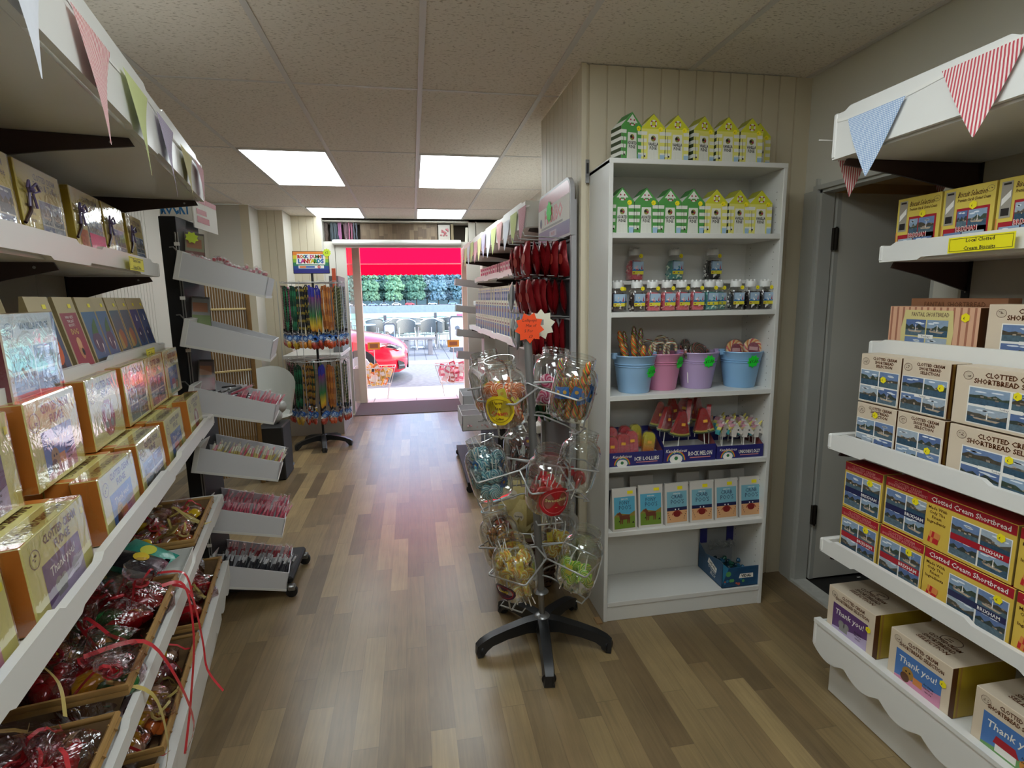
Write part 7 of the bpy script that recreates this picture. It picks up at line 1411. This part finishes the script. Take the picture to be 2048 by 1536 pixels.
def gift_bag(cols, r=.06, rib='red', L_=.1, big=1):
    t = thing('sweet_gift_bag', '', 'gift bag'); m = MB()
    for k in range(7):
        a = 2.4*k; q = r*.5*math.sqrt(k/7+.1); m.ball((q*math.cos(a), q*math.sin(a), r*.45+.014*(k % 3)), r*random.uniform(.45, .68), mat('candy_%s' % cols[k % len(cols)], cols[k % len(cols)], .12, coat=1), 12, k=(random.uniform(.7, 1.3), random.uniform(.6, 1), random.uniform(.4, .8)), jit=.0)
    m.build('sweets', t)['kind'] = 'stuff'
    m = MB(); n = 18; prof = [(.55, 0), (1.0, .15), (1.12, .5), (.95, .85), (.5, 1.15), (.16, 1.35), (.14, 1.42), (.45, 1.8), (.62, 2.05)]; v = []
    for rr, zz in prof:
        for i in range(n): a = 2*PI*i/n; q = r*rr*(1+random.uniform(-.13, .13)); v.append((q*math.cos(a), q*math.sin(a)*.85, r*zz+random.uniform(-.004, .004)))
    m.add(v, [(j*n+i, j*n+(i+1) % n, (j+1)*n+(i+1) % n, (j+1)*n+i) for j in range(len(prof)-1) for i in range(n)], DARKW, False); m.build('cellophane_bag', t)
    m = MB(); rm = RBM[rib]; m.tube([(.017*math.cos(a), .015*math.sin(a), r*1.39) for a in [k*PI/4 for k in range(8)]], .004, rm, 5, True)
    for s_ in range(2):
        a = random.uniform(0, 6.28); P = [(0, 0, r*1.39)]; 
        for k in range(1, 9): q = k/8*L_*random.uniform(.9, 1.1); P.append((math.cos(a+k*.12)*q, math.sin(a+k*.12)*q, r*1.39+.035*math.sin(k*.7)-.07*(k/8)**2*big))
        m.ribbon(P, .007, (-math.sin(a), math.cos(a), .3), rm)
    m.build('ribbon', t); return t
random.seed(11)
gb = [gift_bag(['9c0f1c', 'b81828'], .08, 'red'), gift_bag(['9c0f1c', 'c8a41e', '2a6a34'], .078, 'red'), gift_bag(['8a101a', '6a0c16'], .085, 'gold', .13), gift_bag(['d8c8a0', 'c8a41e', 'b8602a'], .055, 'gold'), gift_bag(['c87a8a', 'c8a41e', 'b8602a', 'd8c8a0'], .055, 'red'), gift_bag(['2a6a34', 'c8a41e'], .075, 'red'), gift_bag(['8a101a', '1c3a5a', 'b81828'], .084, 'blue')]
gn = ['red sweets', 'red, yellow and green sweets', 'dark red sweets and a gold ribbon', 'cream and yellow sweets', 'pink and yellow sweets', 'green and yellow sweets', 'dark red and navy sweets']; gu = set(); gc = {}
def bag(k, q, u, z, where, tl=.5):
    o = gb[k] if k not in gu else copy_tree(gb[k]); gu.add(k); o.matrix_world = UL @ Matrix.Translation((q, u, z)) @ Matrix.Rotation(random.uniform(0, 6.28), 4, 'Z') @ Matrix.Rotation(random.uniform(.1, tl), 4, 'X') @ Matrix.Rotation(random.uniform(-tl, tl), 4, 'Y')
    gc[(k, where)] = gc.get((k, where), 0)+1; o['label'] = 'cellophane bag of %s in the %s' % (gn[k], where); o['group'] = 'bags of %s in the %s' % (gn[k], where)
def heap(q0, q1, u0, u1, z, where, kinds, rows, cols_, layers=1, tl=.9):
    for l in range(layers):
        for i in range(cols_):
            for j in range(rows): bag(random.choice(kinds), q0+(q1-q0)*(i+.5+.25*(l % 2))/cols_, u0+(u1-u0)*(j+.5)/rows, z+l*.05+random.uniform(0, .012), where, tl)
heap(.25, .62, -.28, .02, .605, 'far upper basket', [3, 3, 4], 3, 4, 1, .6); heap(.95, 1.40, -.30, .01, .61, 'middle upper basket', [0, 0, 1, 5, 2], 3, 4, 1, .7); heap(1.52, 2.05, -.30, .01, .61, 'nearest upper basket', [0, 2, 6, 2], 3, 4, 1, .7)
heap(.14, .62, -.2, .01, .293, 'far lowest basket', [3, 4, 0], 2, 5, 1); heap(.74, 1.2, -.2, .01, .293, 'second lowest basket', [4, 3, 4], 2, 5, 1); heap(1.3, 1.75, -.2, .01, .293, 'nearest lowest basket', [0, 4, 6], 2, 4, 1)
sp_ = [packet('sweet_packet', '3a9a8a', 'd8d84a', .11, .15), packet('sweet_packet', '1c1c28', 'e8c82a', .11, .15), packet('sweet_packet', '7ac8b8', 'e84a3a', .11, .15)]
for i in range(8):
    o = sp_[i] if i < 3 else copy_tree(sp_[i % 3]); o.matrix_world = UL @ Matrix.Translation((.70+.045*(i % 4), -.22+.11*(i//3), .615+.008*i)) @ Matrix.Rotation(PI+random.uniform(-.6, .6), 4, 'Z') @ Matrix.Rotation(-1.15, 4, 'X'); o['label'] = '%s sweet packet lying in the white tray on the left shelf' % ['teal', 'black', 'mint'][i % 3]; o['group'] = '%s packets in the white tray' % ['teal', 'black', 'mint'][i % 3]
# long loose ribbons trailing over the front of the shelf
for i, (P, c, lab) in enumerate([([(1.0, .05, .69), (.98, .09, .64), (1.0, .11, .5), (1.03, .12, .42), (1.06, .16, .36)], 'red', 'long red ribbon trailing out to a curl over the lower shelf'), ([(1.02, .03, .70), (1.0, .08, .68), (1.05, .10, .55), (1.12, .09, .40), (1.2, .08, .30)], 'red', 'red ribbon hanging down past the bamboo rims'), ([(1.35, -.05, .72), (1.3, .05, .7), (1.28, .1, .58), (1.25, .12, .42), (1.24, .09, .33)], 'red', 'dark red ribbon arching from the near basket to the lower shelf'), ([(1.32, -.2, .76), (1.38, -.12, .745), (1.45, -.06, .73), (1.52, -.03, .70)], 'gold', 'pale gold ribbon lying across the red gift bags'), ([(1.4, .0, .68), (1.36, .07, .6), (1.33, .08, .45), (1.3, .06, .35)], 'gold', 'pale gold ribbon dangling beside the near basket'), ([(.93, .0, .7), (.94, .07, .69), (.96, .09, .62)], 'red', 'short pink-red ribbon curl over the middle basket rim')]):
    Q = [Vector(p) for p in P]; S = []
    for k in range(len(Q)-1):
        for s_ in range(5):
            u = s_/5; a, b, c2_, d = Q[max(k-1, 0)], Q[k], Q[k+1], Q[min(k+2, len(Q)-1)]; S.append(.5*((2*b)+(c2_-a)*u+(2*a-5*b+4*c2_-d)*u*u+(3*b-a-3*c2_+d)*u**3))
    S.append(Q[-1]); m = MB(); m.ribbon(S, .010, 'auto', RBM[c]); o = m.build('curling_ribbon'); o.matrix_world = UL; tag(o, lab, 'ribbon')
bpy.context.view_layer.update()
